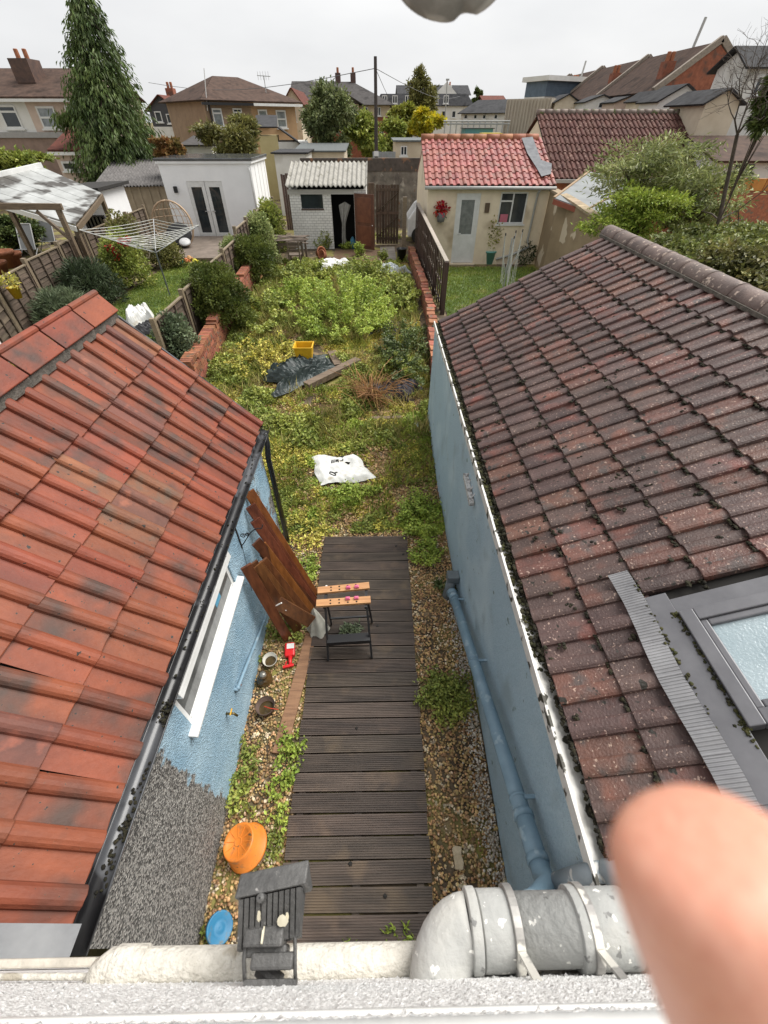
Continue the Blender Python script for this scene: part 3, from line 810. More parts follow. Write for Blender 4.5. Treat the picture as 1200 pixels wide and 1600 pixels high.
# small open grey hopper pipe at the end of the white gutter
hp_m = M('grey_rainwater_plastic', (0.27, 0.31, 0.34), (0.20, 0.235, 0.26), scale=6, rough=0.45, spots=(((0.55, 0.55, 0.53), 9, 0.6, 0.64),))
hc = atz(930, 1362, 1.92)
hpp = thing('rainwater_outlet', 'short open grey rainwater elbow at the end of the white gutter', 'pipe', (hc.x, hc.y, 1.55))
m = MB(); pr = [(0.046, 0.0), (0.05, 0.0), (0.05, 0.10), (0.046, 0.10), (0.042, 0.01)]
m.lathe(pr, hc + Vector((0.05, 0, 0.0)), Vector((0.6, -0.15, 0.75)), 24).build('socket', hp_m, hpp, smooth=True)
MB().tube([hc + Vector((0.055, 0, 0.0)), hc + Vector((0.0, 0.0, -0.03)), hc + Vector((-0.03, 0.0, -0.12)), hc + Vector((-0.05, 0.0, -0.45))], 0.043, 20).build('pipe', hp_m, hpp, smooth=True)

# floodlight on the wall, seen from above
fld = M('weathered_black_metal', (0.105, 0.103, 0.10), (0.060, 0.059, 0.058), scale=30, rough=0.5, spec=0.45, bump=0.3, bscale=120, spots=(((0.26, 0.25, 0.24), 60, 0.66, 0.7),))
fz = 3.60
def FP(px, py, z=fz): return atz(px, py, z)
fx0, fx1 = FP(372, 1400).x, FP(470, 1400).x
fc = (fx0 + fx1) / 2
fo = thing('floodlight', 'old black ribbed floodlight with pale bird droppings on the white wall', 'lamp', (fc, 0, fz - 0.12))
yF0, yF1 = FP(415, 1398).y, FP(415, 1352).y
tilt = 0.05
m = MB()
def q3(x, y, z): return (x, y + (x - fc) * 0.15, z)
m.hexa([q3(fx0 - 0.006, yF0, fz - 0.085), q3(fx1 + 0.006, yF0, fz - 0.085), q3(fx1 + 0.006, yF1 - 0.03, fz - 0.10), q3(fx0 - 0.006, yF1 - 0.03, fz - 0.10), q3(fx0 - 0.006, yF0 + 0.004, fz), q3(fx1 + 0.006, yF0 + 0.004, fz), q3(fx1 + 0.006, yF1, fz - 0.012), q3(fx0 - 0.006, yF1, fz - 0.012)])
m.build('front_frame', fld, fo, bevel=0.003)
# ribbed housing behind the frame
yB = FP(415, 1474, fz - 0.05).y
m = MB(); nr_ = 11
m.hexa([q3(fx0 + 0.002, yB, fz - 0.085), q3(fx1 - 0.004, yB, fz - 0.085), q3(fx1 - 0.004, yF0, fz - 0.085), q3(fx0 + 0.002, yF0, fz - 0.085), q3(fx0 + 0.004, yB, fz - 0.055), q3(fx1 - 0.006, yB, fz - 0.055), q3(fx1 - 0.004, yF0 + 0.003, fz - 0.014), q3(fx0 + 0.002, yF0 + 0.003, fz - 0.014)])
m.build('housing', fld, fo, bevel=0.004)
for i in range(nr_):
    x = fx0 + 0.004 + (fx1 - fx0 - 0.010) * i / (nr_ - 1)
    MB().hexa([q3(x - 0.0043, yB - 0.002, fz - 0.07), q3(x + 0.0043, yB - 0.002, fz - 0.07), q3(x + 0.0043, yF0 + 0.002, fz - 0.03), q3(x - 0.0043, yF0 + 0.002, fz - 0.03), q3(x - 0.0034, yB, fz - 0.050), q3(x + 0.0034, yB, fz - 0.050), q3(x + 0.0034, yF0 + 0.002, fz - 0.006), q3(x - 0.0034, yF0 + 0.002, fz - 0.006)]).build('cooling_rib', fld, fo)
kx = FP(412, 1375).x
MB().lathe([(0.001, 0.008), (0.006, 0.006), (0.007, 0), (0.007, -0.01)], (kx, yF0 - 0.004, fz + 0.0), (0, 0, 1), 10).build('clip', fld, fo)
# junction box, sensor, bracket hoop
jz = fz - 0.035
def jb(px0, py0, px1, py1, z0, z1, nm, bev=0.004):
    a, b = atz(px0, py0, z1), atz(px1, py1, z1)
    return MB().box((a.x, b.y, z0), (b.x, a.y, z1)).build(nm, fld, fo, bevel=bev)
jb(383, 1446, 440, 1480, jz - 0.05, jz, 'junction_box')
jb(381, 1476, 446, 1496, jz - 0.06, jz - 0.02, 'cable_gland_plate')
jb(393, 1488, 456, 1516, jz - 0.055, jz - 0.012, 'sensor')
pL, pR = atz(383, 1532, jz - 0.03), atz(462, 1528, jz - 0.03)
m = MB(); m.tube([atz(384, 1465, fz - 0.05), atz(381, 1500, jz - 0.02), (pL.x, WY + 0.004, pL.z), ], 0.0032, 8).build('bracket', fld, fo, smooth=True)
m = MB(); m.tube([atz(460, 1400, fz - 0.04), atz(461, 1470, jz - 0.02), atz(461, 1505, jz - 0.02), (pR.x, WY + 0.004, pR.z)], 0.003, 8).build('bracket', fld, fo, smooth=True)
MB().box((pL.x - 0.002, WY - 0.004, pL.z - 0.012), (pR.x + 0.002, WY + 0.007, pL.z + 0.004)).build('wall_plate', fld, fo)
MB().tube([atz(405, 1510, jz - 0.06), (pL.x + 0.05, WY, jz - 0.06)], 0.012, 10).build('knuckle', fld, fo)
drop = M('bird_dropping', (0.70, 0.66, 0.52), (0.55, 0.50, 0.38), scale=60, rough=0.8)
for (px, py, sx, sy) in ((442, 1440, 0.008, 0.007), (405, 1432, 0.003, 0.006), (411, 1462, 0.0018, 0.011), (375, 1392, 0.002, 0.002), (449, 1433, 0.003, 0.005)):
    zz = fz - 0.026 if py < 1446 else jz + 0.002
    p = atz(px, py, zz); q_ = []
    m = MB()
    for k in range(12):
        a = 2 * math.pi * k / 12; rr = rnd.uniform(0.7, 1.15)
        q_.append((p.x + sx * rr * math.cos(a), p.y + sy * rr * math.sin(a), p.z + (p.y + sy * rr * math.sin(a) - p.y) * 0.9 * (1 if py < 1446 else 0)))
    m.prism(q_, (0, 0, 0.004)).build('dropping', drop, fo)

# grey weathered stay hanging from the open window above
stm = M('worn_grey_rubber', (0.27, 0.26, 0.235), (0.17, 0.165, 0.15), scale=25, rough=0.6, bump=0.3, bscale=50, spots=(((0.42, 0.41, 0.38), 22, 0.58, 0.64),))
c = aty(705, -66, 0.42)
st = thing('window_stay', 'rounded grey window stay hanging down in front of the sky', 'window stay', (c.x, 0.0, c.z))
sx_ = 82 / FPX * 0.42 / math.cos(PITCH + 0.0) * 0.55
m = MB()
def blob(u, v):
    a, b = 2 * math.pi * u, math.pi * v
    r = 1 + 0.10 * math.sin(2 * a + 1) + 0.06 * math.sin(3 * a)
    lob = 1.0 - 0.16 * math.exp(-((math.cos(a) * math.sin(b) - 0.28) / 0.12) ** 2) * (1 if math.cos(b) < 0.2 else 0)
    return (c.x + 0.036 * math.sin(b) * math.cos(a) * r, c.y + 0.02 * math.sin(b) * math.sin(a), c.z - 0.026 * -math.cos(b) * 1.0 * (lob if math.cos(b) < 0 else 1))
m.grid(blob, 40, 24)
m.build('end_pad', stm, st, smooth=True)
MB().tube([(c.x, c.y, c.z + 0.02), (c.x, c.y - 0.1, c.z + 0.14), (c.x, -0.05, c.z + 0.62)], 0.01, 10).build('arm', stm, st, smooth=True)

# the photographer's finger and hand beside the lens
skin = bpy.data.materials.new('skin'); skin.use_nodes = True
bs = skin.node_tree.nodes['Principled BSDF']
nz_ = skin.node_tree.nodes.new('ShaderNodeTexNoise'); nz_.inputs['Scale'].default_value = 140; nz_.inputs['Detail'].default_value = 4
rp_ = skin.node_tree.nodes.new('ShaderNodeValToRGB')
rp_.color_ramp.elements[0].color = (0.60, 0.24, 0.16, 1); rp_.color_ramp.elements[1].color = (0.80, 0.44, 0.32, 1)
skin.node_tree.links.new(nz_.outputs['Fac'], rp_.inputs['Fac']); skin.node_tree.links.new(rp_.outputs['Color'], bs.inputs['Base Color'])
bs.inputs['Roughness'].default_value = 0.5
bs.inputs['Subsurface Weight'].default_value = 0.25
bs.inputs['Subsurface Radius'].default_value = (0.004, 0.0015, 0.0008)
bs.inputs['Subsurface Scale'].default_value = 1.0
Rc = cam.rotation_euler.to_matrix()
def CP(px, py, d): return CAMP + ray(px, py) * d      # d = distance along the optical axis
sk_pts = [CP(1082, 1284, 0.046), CP(1102, 1350, 0.046), CP(1165, 1500, 0.0465), CP(1240, 1700, 0.047)]
dirf = (sk_pts[3] - sk_pts[2]).normalized()
mcp = sk_pts[3] + dirf * 0.028 + Vector((0.006, -0.012, 0.0))
wrist = mcp + Vector((0.03, -0.075, -0.03)); elbow = wrist + Vector((0.08, -0.2, -0.10))
verts = [wrist]; edges = []; rad = [0.027]
def chain(root, pts, rs):
    prev = root
    for p, r in zip(pts, rs):
        verts.append(p); rad.append(r); edges.append((prev, len(verts) - 1)); prev = len(verts) - 1
chain(0, [wrist * 0.5 + mcp * 0.5, mcp, sk_pts[3], sk_pts[2], sk_pts[1], sk_pts[0]], [0.024, 0.0125, 0.0116, 0.0116, 0.0112, 0.0088])
chain(0, [elbow], [0.036])
side = Vector((0.019, 0.004, -0.009))
for k in range(1, 4):
    r0_ = mcp + side * k + Vector((0, -0.004 * k, -0.002 * k))
    chain(1, [r0_, r0_ + dirf * -0.030 + Vector((0.012, 0.006, -0.012)), r0_ + dirf * -0.012 + Vector((0.020, -0.020, -0.028)), r0_ + Vector((0.012, -0.034, -0.020))], [0.0115, 0.0098, 0.009, 0.0075])
chain(0, [wrist * 0.7 + mcp * 0.3 + Vector((-0.028, -0.004, -0.012)), wrist * 0.45 + mcp * 0.55 + Vector((-0.038, -0.006, -0.016)), mcp + Vector((-0.030, -0.012, -0.020))], [0.015, 0.011, 0.009])
me = bpy.data.meshes.new('person')
base_ = wrist
me.from_pydata([tuple(v - base_) for v in verts], edges, [])
me.materials.append(skin)
ho = link('person', me, None); ho.location = base_
sm_ = ho.modifiers.new('skin', 'SKIN')
for i_, sv in enumerate(me.skin_vertices[0].data):
    sv.radius = (rad[i_], rad[i_]); sv.use_root = (i_ == 0)
sb = ho.modifiers.new('sub', 'SUBSURF'); sb.levels = 3; sb.render_levels = 3
me.shade_smooth(); sm_.use_smooth_shade = True
ORG[ho.name] = base_
tag(ho, 'out of focus bare fingertip of the person holding the camera', 'finger')
# fingernail
nailm = M('fingernail', (0.74, 0.44, 0.34), (0.70, 0.40, 0.31), scale=20, rough=0.2, spec=0.6)
m = MB()
tipc = sk_pts[0] * 0.8 + sk_pts[1] * 0.2
axis = (sk_pts[0] - sk_pts[2]).normalized()
tocam = (CAMP - tipc).normalized()
rgt = axis.cross(tocam).normalized(); outw = (rgt * 0.1 - tocam * 1.0).normalized(); tang = axis.cross(outw).normalized()
def nail(u, v):
    a = (v - 0.5) * 0.9
    return tipc + axis * (0.008 * (u - 1.5)) + (outw * math.cos(a) + tang * math.sin(a)) * (0.0074 - 0.0012 * u)
m.grid(nail, 8, 8).build('fingernail', nailm, ho, smooth=True)

# ------------------------------------------------------------------ things in the yard
def rough_wood(name, a, b, **k): return M(name, a, b, scale=6, stretch=(0.5, 6, 6), rough=k.get('rough', 0.6), bump=0.3, bscale=30, rand=k.get('rand', 0.1), spots=k.get('spots', ()))
# folding workbench
wbz = 0.055
fL, fR = atz(513, 1032, wbz), atz(581, 1028, wbz)
topz = 0.78
wb = thing('workbench', 'folding workbench with two drilled pine jaws and black steel legs on the decking', 'workbench', ((fL.x + fR.x) / 2, fL.y + 0.2, wbz))
pine = M('pine_jaw', (0.50, 0.27, 0.12), (0.36, 0.17, 0.07), scale=5, stretch=(0.6, 8, 4), rough=0.5, bump=0.1, bscale=40)
blks = plain('black_steel', (0.02, 0.02, 0.022), rough=0.4)
hole = plain('drilled_hole', (0.012, 0.01, 0.008), rough=0.9)
f0, f1 = atz(494, 942, topz), atz(579, 936, topz)
k0, k1 = atz(496, 922, topz), atz(577, 914, topz)
def jaw(a, b, w):
    d = (b - a).normalized(); s = Vector((-d.y, d.x, 0))
    m = MB(); m.obox((a + b) / 2 + Vector((0, 0, -0.015)), (b - a) / 2, s * w / 2, (0, 0, 0.015))
    j = m.build('jaw', pine, wb, bevel=0.002)
    L_ = (b - a).length
    for t in (0.26, 0.42, 0.58, 0.74):
        for q in (-0.23, 0.23):
            p = a + d * (L_ * t) + s * (w * q)
            MB().lathe([(0.0001, 0.0015), (0.010, 0.0012), (0.0101, -0.004)], p, n=12).build('dog_hole', hole, j)
    return j, d, s, L_
jf, d, s, L_ = jaw(f0, f1, 0.085)
jk, d2, s2, L2 = jaw(k0, k1, 0.085)
pinkm = plain('pink_plastic', (0.62, 0.12, 0.24), rough=0.4)
for (a, dd, ss, q) in ((f0, d, s, 0.02), (k0, d2, s2, -0.015)):
    for t in (0.58, 0.74):
        p = a + dd * (L_ * t) + ss * q
        m = MB(); m.obox(p + Vector((0, 0, 0.012)), dd * 0.024, ss * 0.017, (0, 0, 0.012)); m.obox(p + Vector((0, 0, 0.027)), dd * 0.016, ss * 0.012, (0, 0, 0.005))
        m.build('bench_dog', pinkm, wb, bevel=0.003)
# legs: front pair reaches the deck at the measured feet, rear pair folds back
tl, tr = f0 + d * 0.09, f1 - d * 0.05
back = s * 0.40
mid = []
for (t_, f_) in ((tl, fL), (tr, fR)):
    a_ = Vector((t_.x, t_.y + 0.03, topz - 0.03)); m = MB(); m.bar(a_, (f_.x, f_.y, wbz + 0.008), 0.028, 0.022, up=(1, 0, 0)); m.build('leg', blks, wb)
    m = MB(); m.bar(Vector((t_.x, t_.y + 0.10, topz - 0.03)), (f_.x, f_.y + 0.46, wbz + 0.008), 0.026, 0.02, up=(1, 0, 0)); m.build('leg', blks, wb)
    m = MB(); m.bar((t_.x, f0.y - 0.04, topz - 0.045), (t_.x, k0.y + 0.05, topz - 0.045), 0.03, 0.03); m.build('jaw_rail', blks, wb)
    m = MB(); m.lathe([(0.001, 0.03), (0.012, 0.028), (0.013, 0.0)], (t_.x, k0.y + 0.055, topz - 0.03), n=10); m.build('vice_handle', plain('white_knob', (0.7, 0.68, 0.66)), wb)
za = 0.30; ta = 0.33
pa_ = tl.lerp(fL, 0.66); pb_ = tr.lerp(fR, 0.66)
m = MB(); m.bar((pa_.x, pa_.y + 0.02, 0.29), (pb_.x, pb_.y + 0.02, 0.29), 0.10, 0.06); m.build('step', blks, wb)
m = MB(); m.bar((pa_.x, pa_.y + 0.33, 0.24), (pb_.x, pb_.y + 0.33, 0.24), 0.02, 0.02); m.build('stretcher', blks, wb)

def cloth(name, label, cat, c, sx, sy, h, mat, seed, rot=0.0, n=34, sm=True, thick=0.006, edge=0.12, freq=1.0, drape=None):
    r = random.Random(seed); ph = [r.uniform(0, 6.28) for _ in range(10)]; fr_ = [r.uniform(2, 7) * freq for _ in range(10)]
    m = MB(); ca, sa = math.cos(rot), math.sin(rot)
    def fn(u, v):
        x, y = (u - 0.5) * sx, (v - 0.5) * sy
        x += edge * sx * math.sin(fr_[0] * v + ph[0]) * 0.5; y += edge * sy * math.sin(fr_[1] * u + ph[1]) * 0.5
        z = 0
        for k in range(2, 8):
            z += abs(math.sin((u * math.cos(ph[k]) + v * math.sin(ph[k])) * fr_[k] * 2 + ph[k])) / (k - 0.5)
        fall = min(1, 6 * min(u, v, 1 - u, 1 - v) + 0.12)
        for k in range(4):
            a_ = ph[k] * 2 + k; z += 0.22 * abs(math.sin((u * math.cos(a_) + v * math.sin(a_)) * (17 + 6 * k) * freq + 3 * math.sin(5 * u + ph[k + 3]) + ph[k]))
        z = h * (z * 0.5 - 0.15) * fall + r.uniform(-0.006, 0.006)
        X_, Y_ = c[0] + ca * x - sa * y, c[1] + sa * x + ca * y
        return (X_, Y_, c[2] + max(z, 0.003))
    m.grid(fn, n, n)
    o = m.build(name, mat, smooth=sm, solid=thick, sub=1 if sm else 0)
    return tag(o, label, cat)
whitebag = M('white_woven_plastic', (0.70, 0.70, 0.68), (0.56, 0.56, 0.53), scale=10, rough=0.5, bump=0.2, bscale=60, spots=(((0.42, 0.38, 0.30), 7, 0.60, 0.74),))
p = atz(505, 985, 0.055)
# crumpled white sheet draped beside the workbench: a standing cone of cloth
m = MB(); base = Vector((p.x - 0.06, p.y + 0.0, 0.052)); apex = base + Vector((-0.03, 0.10, 0.34))
def cone(u, v):
    a = 2 * math.pi * u; R_ = (1 - v) ** 0.8
    return base.lerp(apex, v) + Vector((0.13 * R_ * math.cos(a) * (1 + 0.2 * math.sin(3 * a)), 0.10 * R_ * math.sin(a) * (1 + 0.25 * math.sin(5 * a + 1)), 0.012 * math.sin(7 * a) * (1 - v)))
m.grid(cone, 26, 8)
tag(m.build('plastic_sheet', M('dirty_white_sheet', (0.52, 0.51, 0.45), (0.36, 0.35, 0.30), scale=9, rough=0.5), smooth=True), 'crumpled dirty white plastic sheet beside the workbench leg', 'sheet')

# stack of brown stained boards leaning on the left wall
brownw = M('brown_stained_wood', (0.17, 0.058, 0.022), (0.08, 0.026, 0.011), scale=4, stretch=(5, 5, 1.0), rough=0.38, bump=0.15, bscale=30, rand=0.35, spec=0.5)
orangew = M('orange_stained_wood', (0.28, 0.095, 0.024), (0.15, 0.048, 0.013), scale=4, stretch=(5, 5, 1.0), rough=0.38, bump=0.15, bscale=30, rand=0.15, spec=0.5)
def plank(name, mat, p, q, w, t, up, label, cat='board', group=None):
    m = MB(); m.bar(p, q, w, t, up)
    o = m.build(name, mat, bevel=0.004)
    return tag(o, label, cat, group)
def bd(t, xt, b): return atx(t[0], t[1], xt), atz(b[0], b[1], 0.035)
pile = [(*bd((389, 768), -1.36, (492, 930)), orangew, 'long orange varnished board leaning against the downpipe corner, outermost of the pile'),
        (*bd((391, 790), -1.34, (490, 938)), brownw, 'long dark board leaning just inside the orange one'),
        (*bd((400, 846), -1.27, (489, 948)), brownw, 'long dark board leaning in the middle of the pile'),
        (*bd((408, 852), -1.24, (487, 956)), orangew, 'shorter brown board with a squared top in the pile'),
        (*bd((410, 876), -1.22, (481, 962)), brownw, 'short brown board under the loose crosswise one'),
        (*bd((402, 882), -1.24, (474, 972)), brownw, 'short orange brown board near the wall in the pile'),
        (*bd((398, 812), -1.32, (490, 943)), brownw, 'long narrow dark board third from the orange one'),
        (*bd((412, 862), -1.23, (484, 958)), orangew, 'short reddish board tucked between two darker ones'),
        (*bd((394, 880), -1.28, (466, 985)), brownw, 'short dark board behind the rounded end piece'),
        (*bd((384, 884), -1.32, (450, 998)), brownw, 'board with a rounded end leaning at the window end of the pile')]
for i, (p, q, mt, lb) in enumerate(pile):
    plank('timber_board', mt, p, q, 0.112, 0.026, (0.35 + 0.05 * (i % 3), -0.62, 0.7), lb, 'board', 'boards leaning on the left wall')
plank('timber_board', brownw, aty(428, 938, 2.62), aty(487, 972, 2.58), 0.15, 0.024, (0.2, -0.8, 0.6), 'loose crosswise board with white paint runs across the foot of the pile', 'board', 'boards leaning on the left wall')
pw = plain('white_paint_run', (0.80, 0.79, 0.76), rough=0.4)
for k, pts_ in enumerate(([(421, 943), (430, 947), (440, 942)], [(455, 958), (462, 966), (472, 965), (480, 972), (482, 978), (485, 974)], [(446, 953), (448, 955)])):
    P_ = [aty(px, py, 2.585) for px, py in pts_]
    MB().tube(P_, 0.008, 6).build('paint_run', pw, bpy.data.objects['timber_board.010'])

# grey blue waste pipe low on the left wall
bluep = M('blue_painted_pipe', (0.20, 0.30, 0.375), (0.15, 0.235, 0.30), scale=6, rough=0.4, spots=(((0.27, 0.36, 0.42), 10, 0.6, 0.66),))
lp = thing('waste_pipe', 'slim blue painted waste pipe on the left blue wall below the window', 'pipe', (-1.38, 2.2, 0.3))
a_, b_ = atx(371, 1078, -1.375), atx(416, 962, -1.375)
MB().tube([(-1.41, a_.y, a_.z + 0.02), (-1.376, a_.y - 0.0, a_.z), (-1.375, a_.y + 0.03, a_.z), (-1.375, b_.y, b_.z)], 0.0175, 12).build('pipe', bluep, lp, smooth=True)
MB().lathe([(0.018, -0.02), (0.023, -0.02), (0.023, 0.02), (0.018, 0.02)], (-1.375, a_.y + 0.02, a_.z), (0, 1, 0), 12).build('socket', bluep, lp, smooth=True)
for t in (0.05, 0.5, 0.9):
    c_ = Vector((-1.375, a_.y, a_.z)).lerp(Vector((-1.375, b_.y, b_.z)), t)
    MB().lathe([(0.018, -0.008), (0.022, -0.008), (0.022, 0.008), (0.018, 0.008)], c_, (0, 1, 0), 12).build('clip', M('rusty_clip', (0.22, 0.07, 0.035), (0.1, 0.04, 0.02)) if t < 0.2 else bluep, lp)
# outside tap
tp = atx(360, 1115, -1.36)
tap = thing('garden_tap', 'small brass garden tap with yellow handle on the blue wall', 'tap', (-1.40, tp.y, tp.z))
br_ = plain('tarnished_brass', (0.16, 0.12, 0.05), rough=0.4, metal=0.7)
MB().tube([(-1.41, tp.y, tp.z), (-1.33, tp.y, tp.z), (-1.31, tp.y, tp.z - 0.05)], 0.011, 10).build('spout', br_, tap, smooth=True)
MB().tube([(-1.345, tp.y, tp.z), (-1.345, tp.y, tp.z + 0.035)], 0.008, 10).build('stem', br_, tap)
MB().bar((-1.345, tp.y - 0.03, tp.z + 0.038), (-1.345, tp.y + 0.03, tp.z + 0.038), 0.012, 0.008).build('handle', plain('yellow_handle', (0.65, 0.36, 0.03)), tap, bevel=0.002)
# scrolled basket hook
hk = atx(372, 835, -1.39)
hook = thing('basket_hook', 'black scrolled iron basket hook on the blue wall above the boards', 'hook', (-1.40, hk.y, hk.z))
zt = hk.z
MB().box((-1.401, hk.y - 0.010, zt - 0.20), (-1.392, hk.y + 0.010, zt + 0.10)).build('back_plate', blks, hook)
cv = [(-1.395, 0, zt - 0.16)]
for k in range(12):
    t = k / 11; cv.append((-1.39 + 0.24 * t, 0, zt - 0.16 + 0.24 * math.sin(t * math.pi * 0.55) ** 1.2))
MB().tube([(x, hk.y, z) for x, _, z in cv] + [(-1.135, hk.y, zt + 0.10), (-1.125, hk.y, zt + 0.13)], 0.0055, 8).build('arm', blks, hook, smooth=True)
for (cx_, cz_, r_) in ((-1.345, zt - 0.02, 0.032), (-1.30, zt + 0.0, 0.022)):
    MB().tube([(cx_ + r_ * (1 - k / 26) * math.cos(k * 0.45), hk.y, cz_ + r_ * (1 - k / 26) * math.sin(k * 0.45)) for k in range(20)], 0.0045, 6).build('scroll', blks, hook, smooth=True)
MB().tube([(-1.393, hk.y + 0.0, zt - 0.2), (-1.393, hk.y - 0.05, zt - 0.5), (-1.393, hk.y - 0.13, zt - 0.75)], 0.0025, 5).build('wire', blks, hook)

# pots, jar, bottle, plank, tub
def pot(px, py, r, h, mat, label, fill, name='plant_pot', tilt=(0, 0, 1), z0=None):
    c = G(px, py) if z0 is None else atz(px, py, z0)
    t = thing(name, label, 'pot', tuple(c))
    m = MB(); m.lathe([(0.001, 0.004), (r * 0.74, 0.0), (r, h), (r * 1.05, h), (r * 0.93, h - 0.004), (r * 0.70, 0.012), (0.001, 0.012)], c, tilt, 26).build('pot', mat, t, smooth=True, bevel=0.0)
    if fill:
        ax = Vector(tilt).normalized()
        MB().lathe([(0.001, h * fill[1] + 0.004), (r * (0.72 + 0.2 * fill[1]), h * fill[1])], c, tilt, 20).build('contents', fill[0], t)
    return t, c
muddy = M('muddy_water', (0.10, 0.07, 0.03), (0.045, 0.03, 0.012), scale=14, rough=0.12)
t, c = pot(424, 1036, 0.078, 0.115, M('white_pot', (0.62, 0.60, 0.54), (0.50, 0.48, 0.42), scale=6, rough=0.45), 'round white pot holding brown water beside the red bottle', (muddy, 0.45), tilt=(0.05, -0.1, 1))
t, c = pot(418, 1110, 0.095, 0.13, M('brown_plastic_pot', (0.13, 0.085, 0.065), (0.075, 0.05, 0.04), scale=9, rough=0.55), 'wide brown plastic pot with a red stick inside', (muddy, 0.45))
MB().tube([c + Vector((-0.02, 0.01, 0.08)), c + Vector((0.06, -0.03, 0.13)), c + Vector((0.15, -0.05, 0.15))], 0.0045, 6).build('red_stick', plain('red_stick', (0.6, 0.06, 0.03)), t)
jc = G(415, 1064)
jr = thing('glass_jar', 'squat amber glass jar between the white pot and the brown pot', 'jar', tuple(jc))
amber = M('amber_glass', (0.12, 0.065, 0.02), (0.05, 0.03, 0.012), scale=10, rough=0.12, spec=0.7)
MB().lathe([(0.001, 0.0), (0.075, 0.0), (0.085, 0.02), (0.085, 0.07), (0.06, 0.11), (0.045, 0.12), (0.045, 0.145), (0.05, 0.147), (0.05, 0.155), (0.001, 0.157)], jc, (0.02, 0.0, 1), 22).build('jar', amber, jr, smooth=True)
MB().lathe([(0.001, 0.02), (0.03, 0.018), (0.035, 0.0)], jc + Vector((0, 0, 0.157)), n=16).build('lid', M('silver_lid', (0.35, 0.34, 0.31), (0.16, 0.15, 0.13), scale=30, rough=0.3, metal=0.5), jr, smooth=True)
bc = G(453, 1025)
bt = thing('spray_bottle', 'bright red trigger spray bottle lying on the gravel', 'bottle', tuple(bc))
redp = plain('red_plastic', (0.66, 0.022, 0.025), rough=0.3)
m = MB(); m.obox(bc + Vector((0, 0.05, 0.045)), (0.058, 0.008, 0), (-0.012, 0.085, 0.0), (0, 0, 0.032)); bo = m.build('body', redp, bt, bevel=0.018)
m = MB(); m.obox(bc + Vector((0.006, 0.085, 0.0785)), (0.042, 0.004, 0), (-0.004, 0.032, 0), (0, 0, 0.0012)); m.build('label', white_pvc, bt)
MB().tube([bc + Vector((0.015, -0.03, 0.045)), bc + Vector((0.024, -0.09, 0.045)), bc + Vector((0.032, -0.125, 0.045))], [0.028, 0.019, 0.02], 14).build('neck', redp, bt, smooth=True)
m = MB(); m.obox(bc + Vector((0.012, -0.145, 0.045)), (0.06, 0.014, 0), (-0.003, 0.014, 0), (0, 0, 0.015)); m.build('trigger_head', redp, bt, bevel=0.004)
MB().bar(bc + Vector((-0.025, -0.128, 0.045)), bc + Vector((-0.015, -0.085, 0.045)), 0.012, 0.012).build('trigger', redp, bt)
q0, q1 = atz(436, 1178, 0.03), atz(487, 990, 0.03)
plank('loose_plank', rough_wood('weathered_plank', (0.30, 0.16, 0.085), (0.17, 0.085, 0.045)), q0, q1, 0.135, 0.03, (0, 0, 1), 'weathered brown plank lying flat on the gravel beside the decking', 'plank')
plank('loose_stick', rough_wood('thin_stick', (0.26, 0.16, 0.09), (0.16, 0.10, 0.05)), atz(405, 1350, 0.02), atz(440, 1290, 0.03), 0.022, 0.018, (0, 0, 1), 'thin wooden stick lying beside the orange tub', 'stick')
# upturned orange tub
tc_ = atz(382, 1322, 0.10)
ot = thing('plastic_tub', 'upturned bright orange plastic tub at the foot of the pebbledash wall', 'tub', (tc_.x, tc_.y, 0.01))
orp = M('orange_plastic', (0.72, 0.235, 0.035), (0.60, 0.175, 0.025), scale=4, rough=0.45, spots=(((0.36, 0.16, 0.06), 11, 0.58, 0.72), ((0.16, 0.10, 0.05), 30, 0.66, 0.70)))
ax = Vector((-0.30, 0.10, 1)).normalized()
b0 = Vector((tc_.x + 0.015, tc_.y, 0.035))
MB().lathe([(0.170, 0.0), (0.176, 0.004), (0.170, 0.018), (0.162, 0.02), (0.135, 0.165), (0.128, 0.175), (0.122, 0.172), (0.10, 0.171), (0.098, 0.168), (0.001, 0.168)], b0, ax, 36).build('tub', orp, ot, smooth=True)
s_ = ax.cross(Vector((0, 1, 0))).normalized(); u_ = ax.cross(s_)
for k in range(10):
    a = 2 * math.pi * k / 10; dv = s_ * math.cos(a) + u_ * math.sin(a)
    MB().bar(b0 + ax * 0.169 + dv * 0.03, b0 + ax * 0.171 + dv * 0.118, 0.004, 0.004, tuple(ax)).build('rib', orp, ot)
MB().lathe([(0.03, 0.172), (0.034, 0.1705), (0.026, 0.1705), (0.03, 0.172)], b0, ax, 20).build('rib', orp, ot)
# blue lid leaning by the floodlight
lc = atz(343, 1450, 0.10)
blp = M('blue_plastic', (0.03, 0.19, 0.34), (0.02, 0.14, 0.27), scale=5, rough=0.5, spots=(((0.12, 0.13, 0.12), 16, 0.58, 0.7),))
MB_ = MB().lathe([(0.001, 0.012), (0.02, 0.016), (0.03, 0.010), (0.055, 0.010), (0.062, 0.015), (0.088, 0.012), (0.095, 0.016), (0.10, 0.008), (0.10, -0.008), (0.09, -0.01), (0.001, 0.0)], lc, (0.55, 0.05, 0.8), 30)
tag(MB_.build('blue_disc', blp, smooth=True), 'round blue plastic disc at the foot of the pebbledash wall', 'disc')
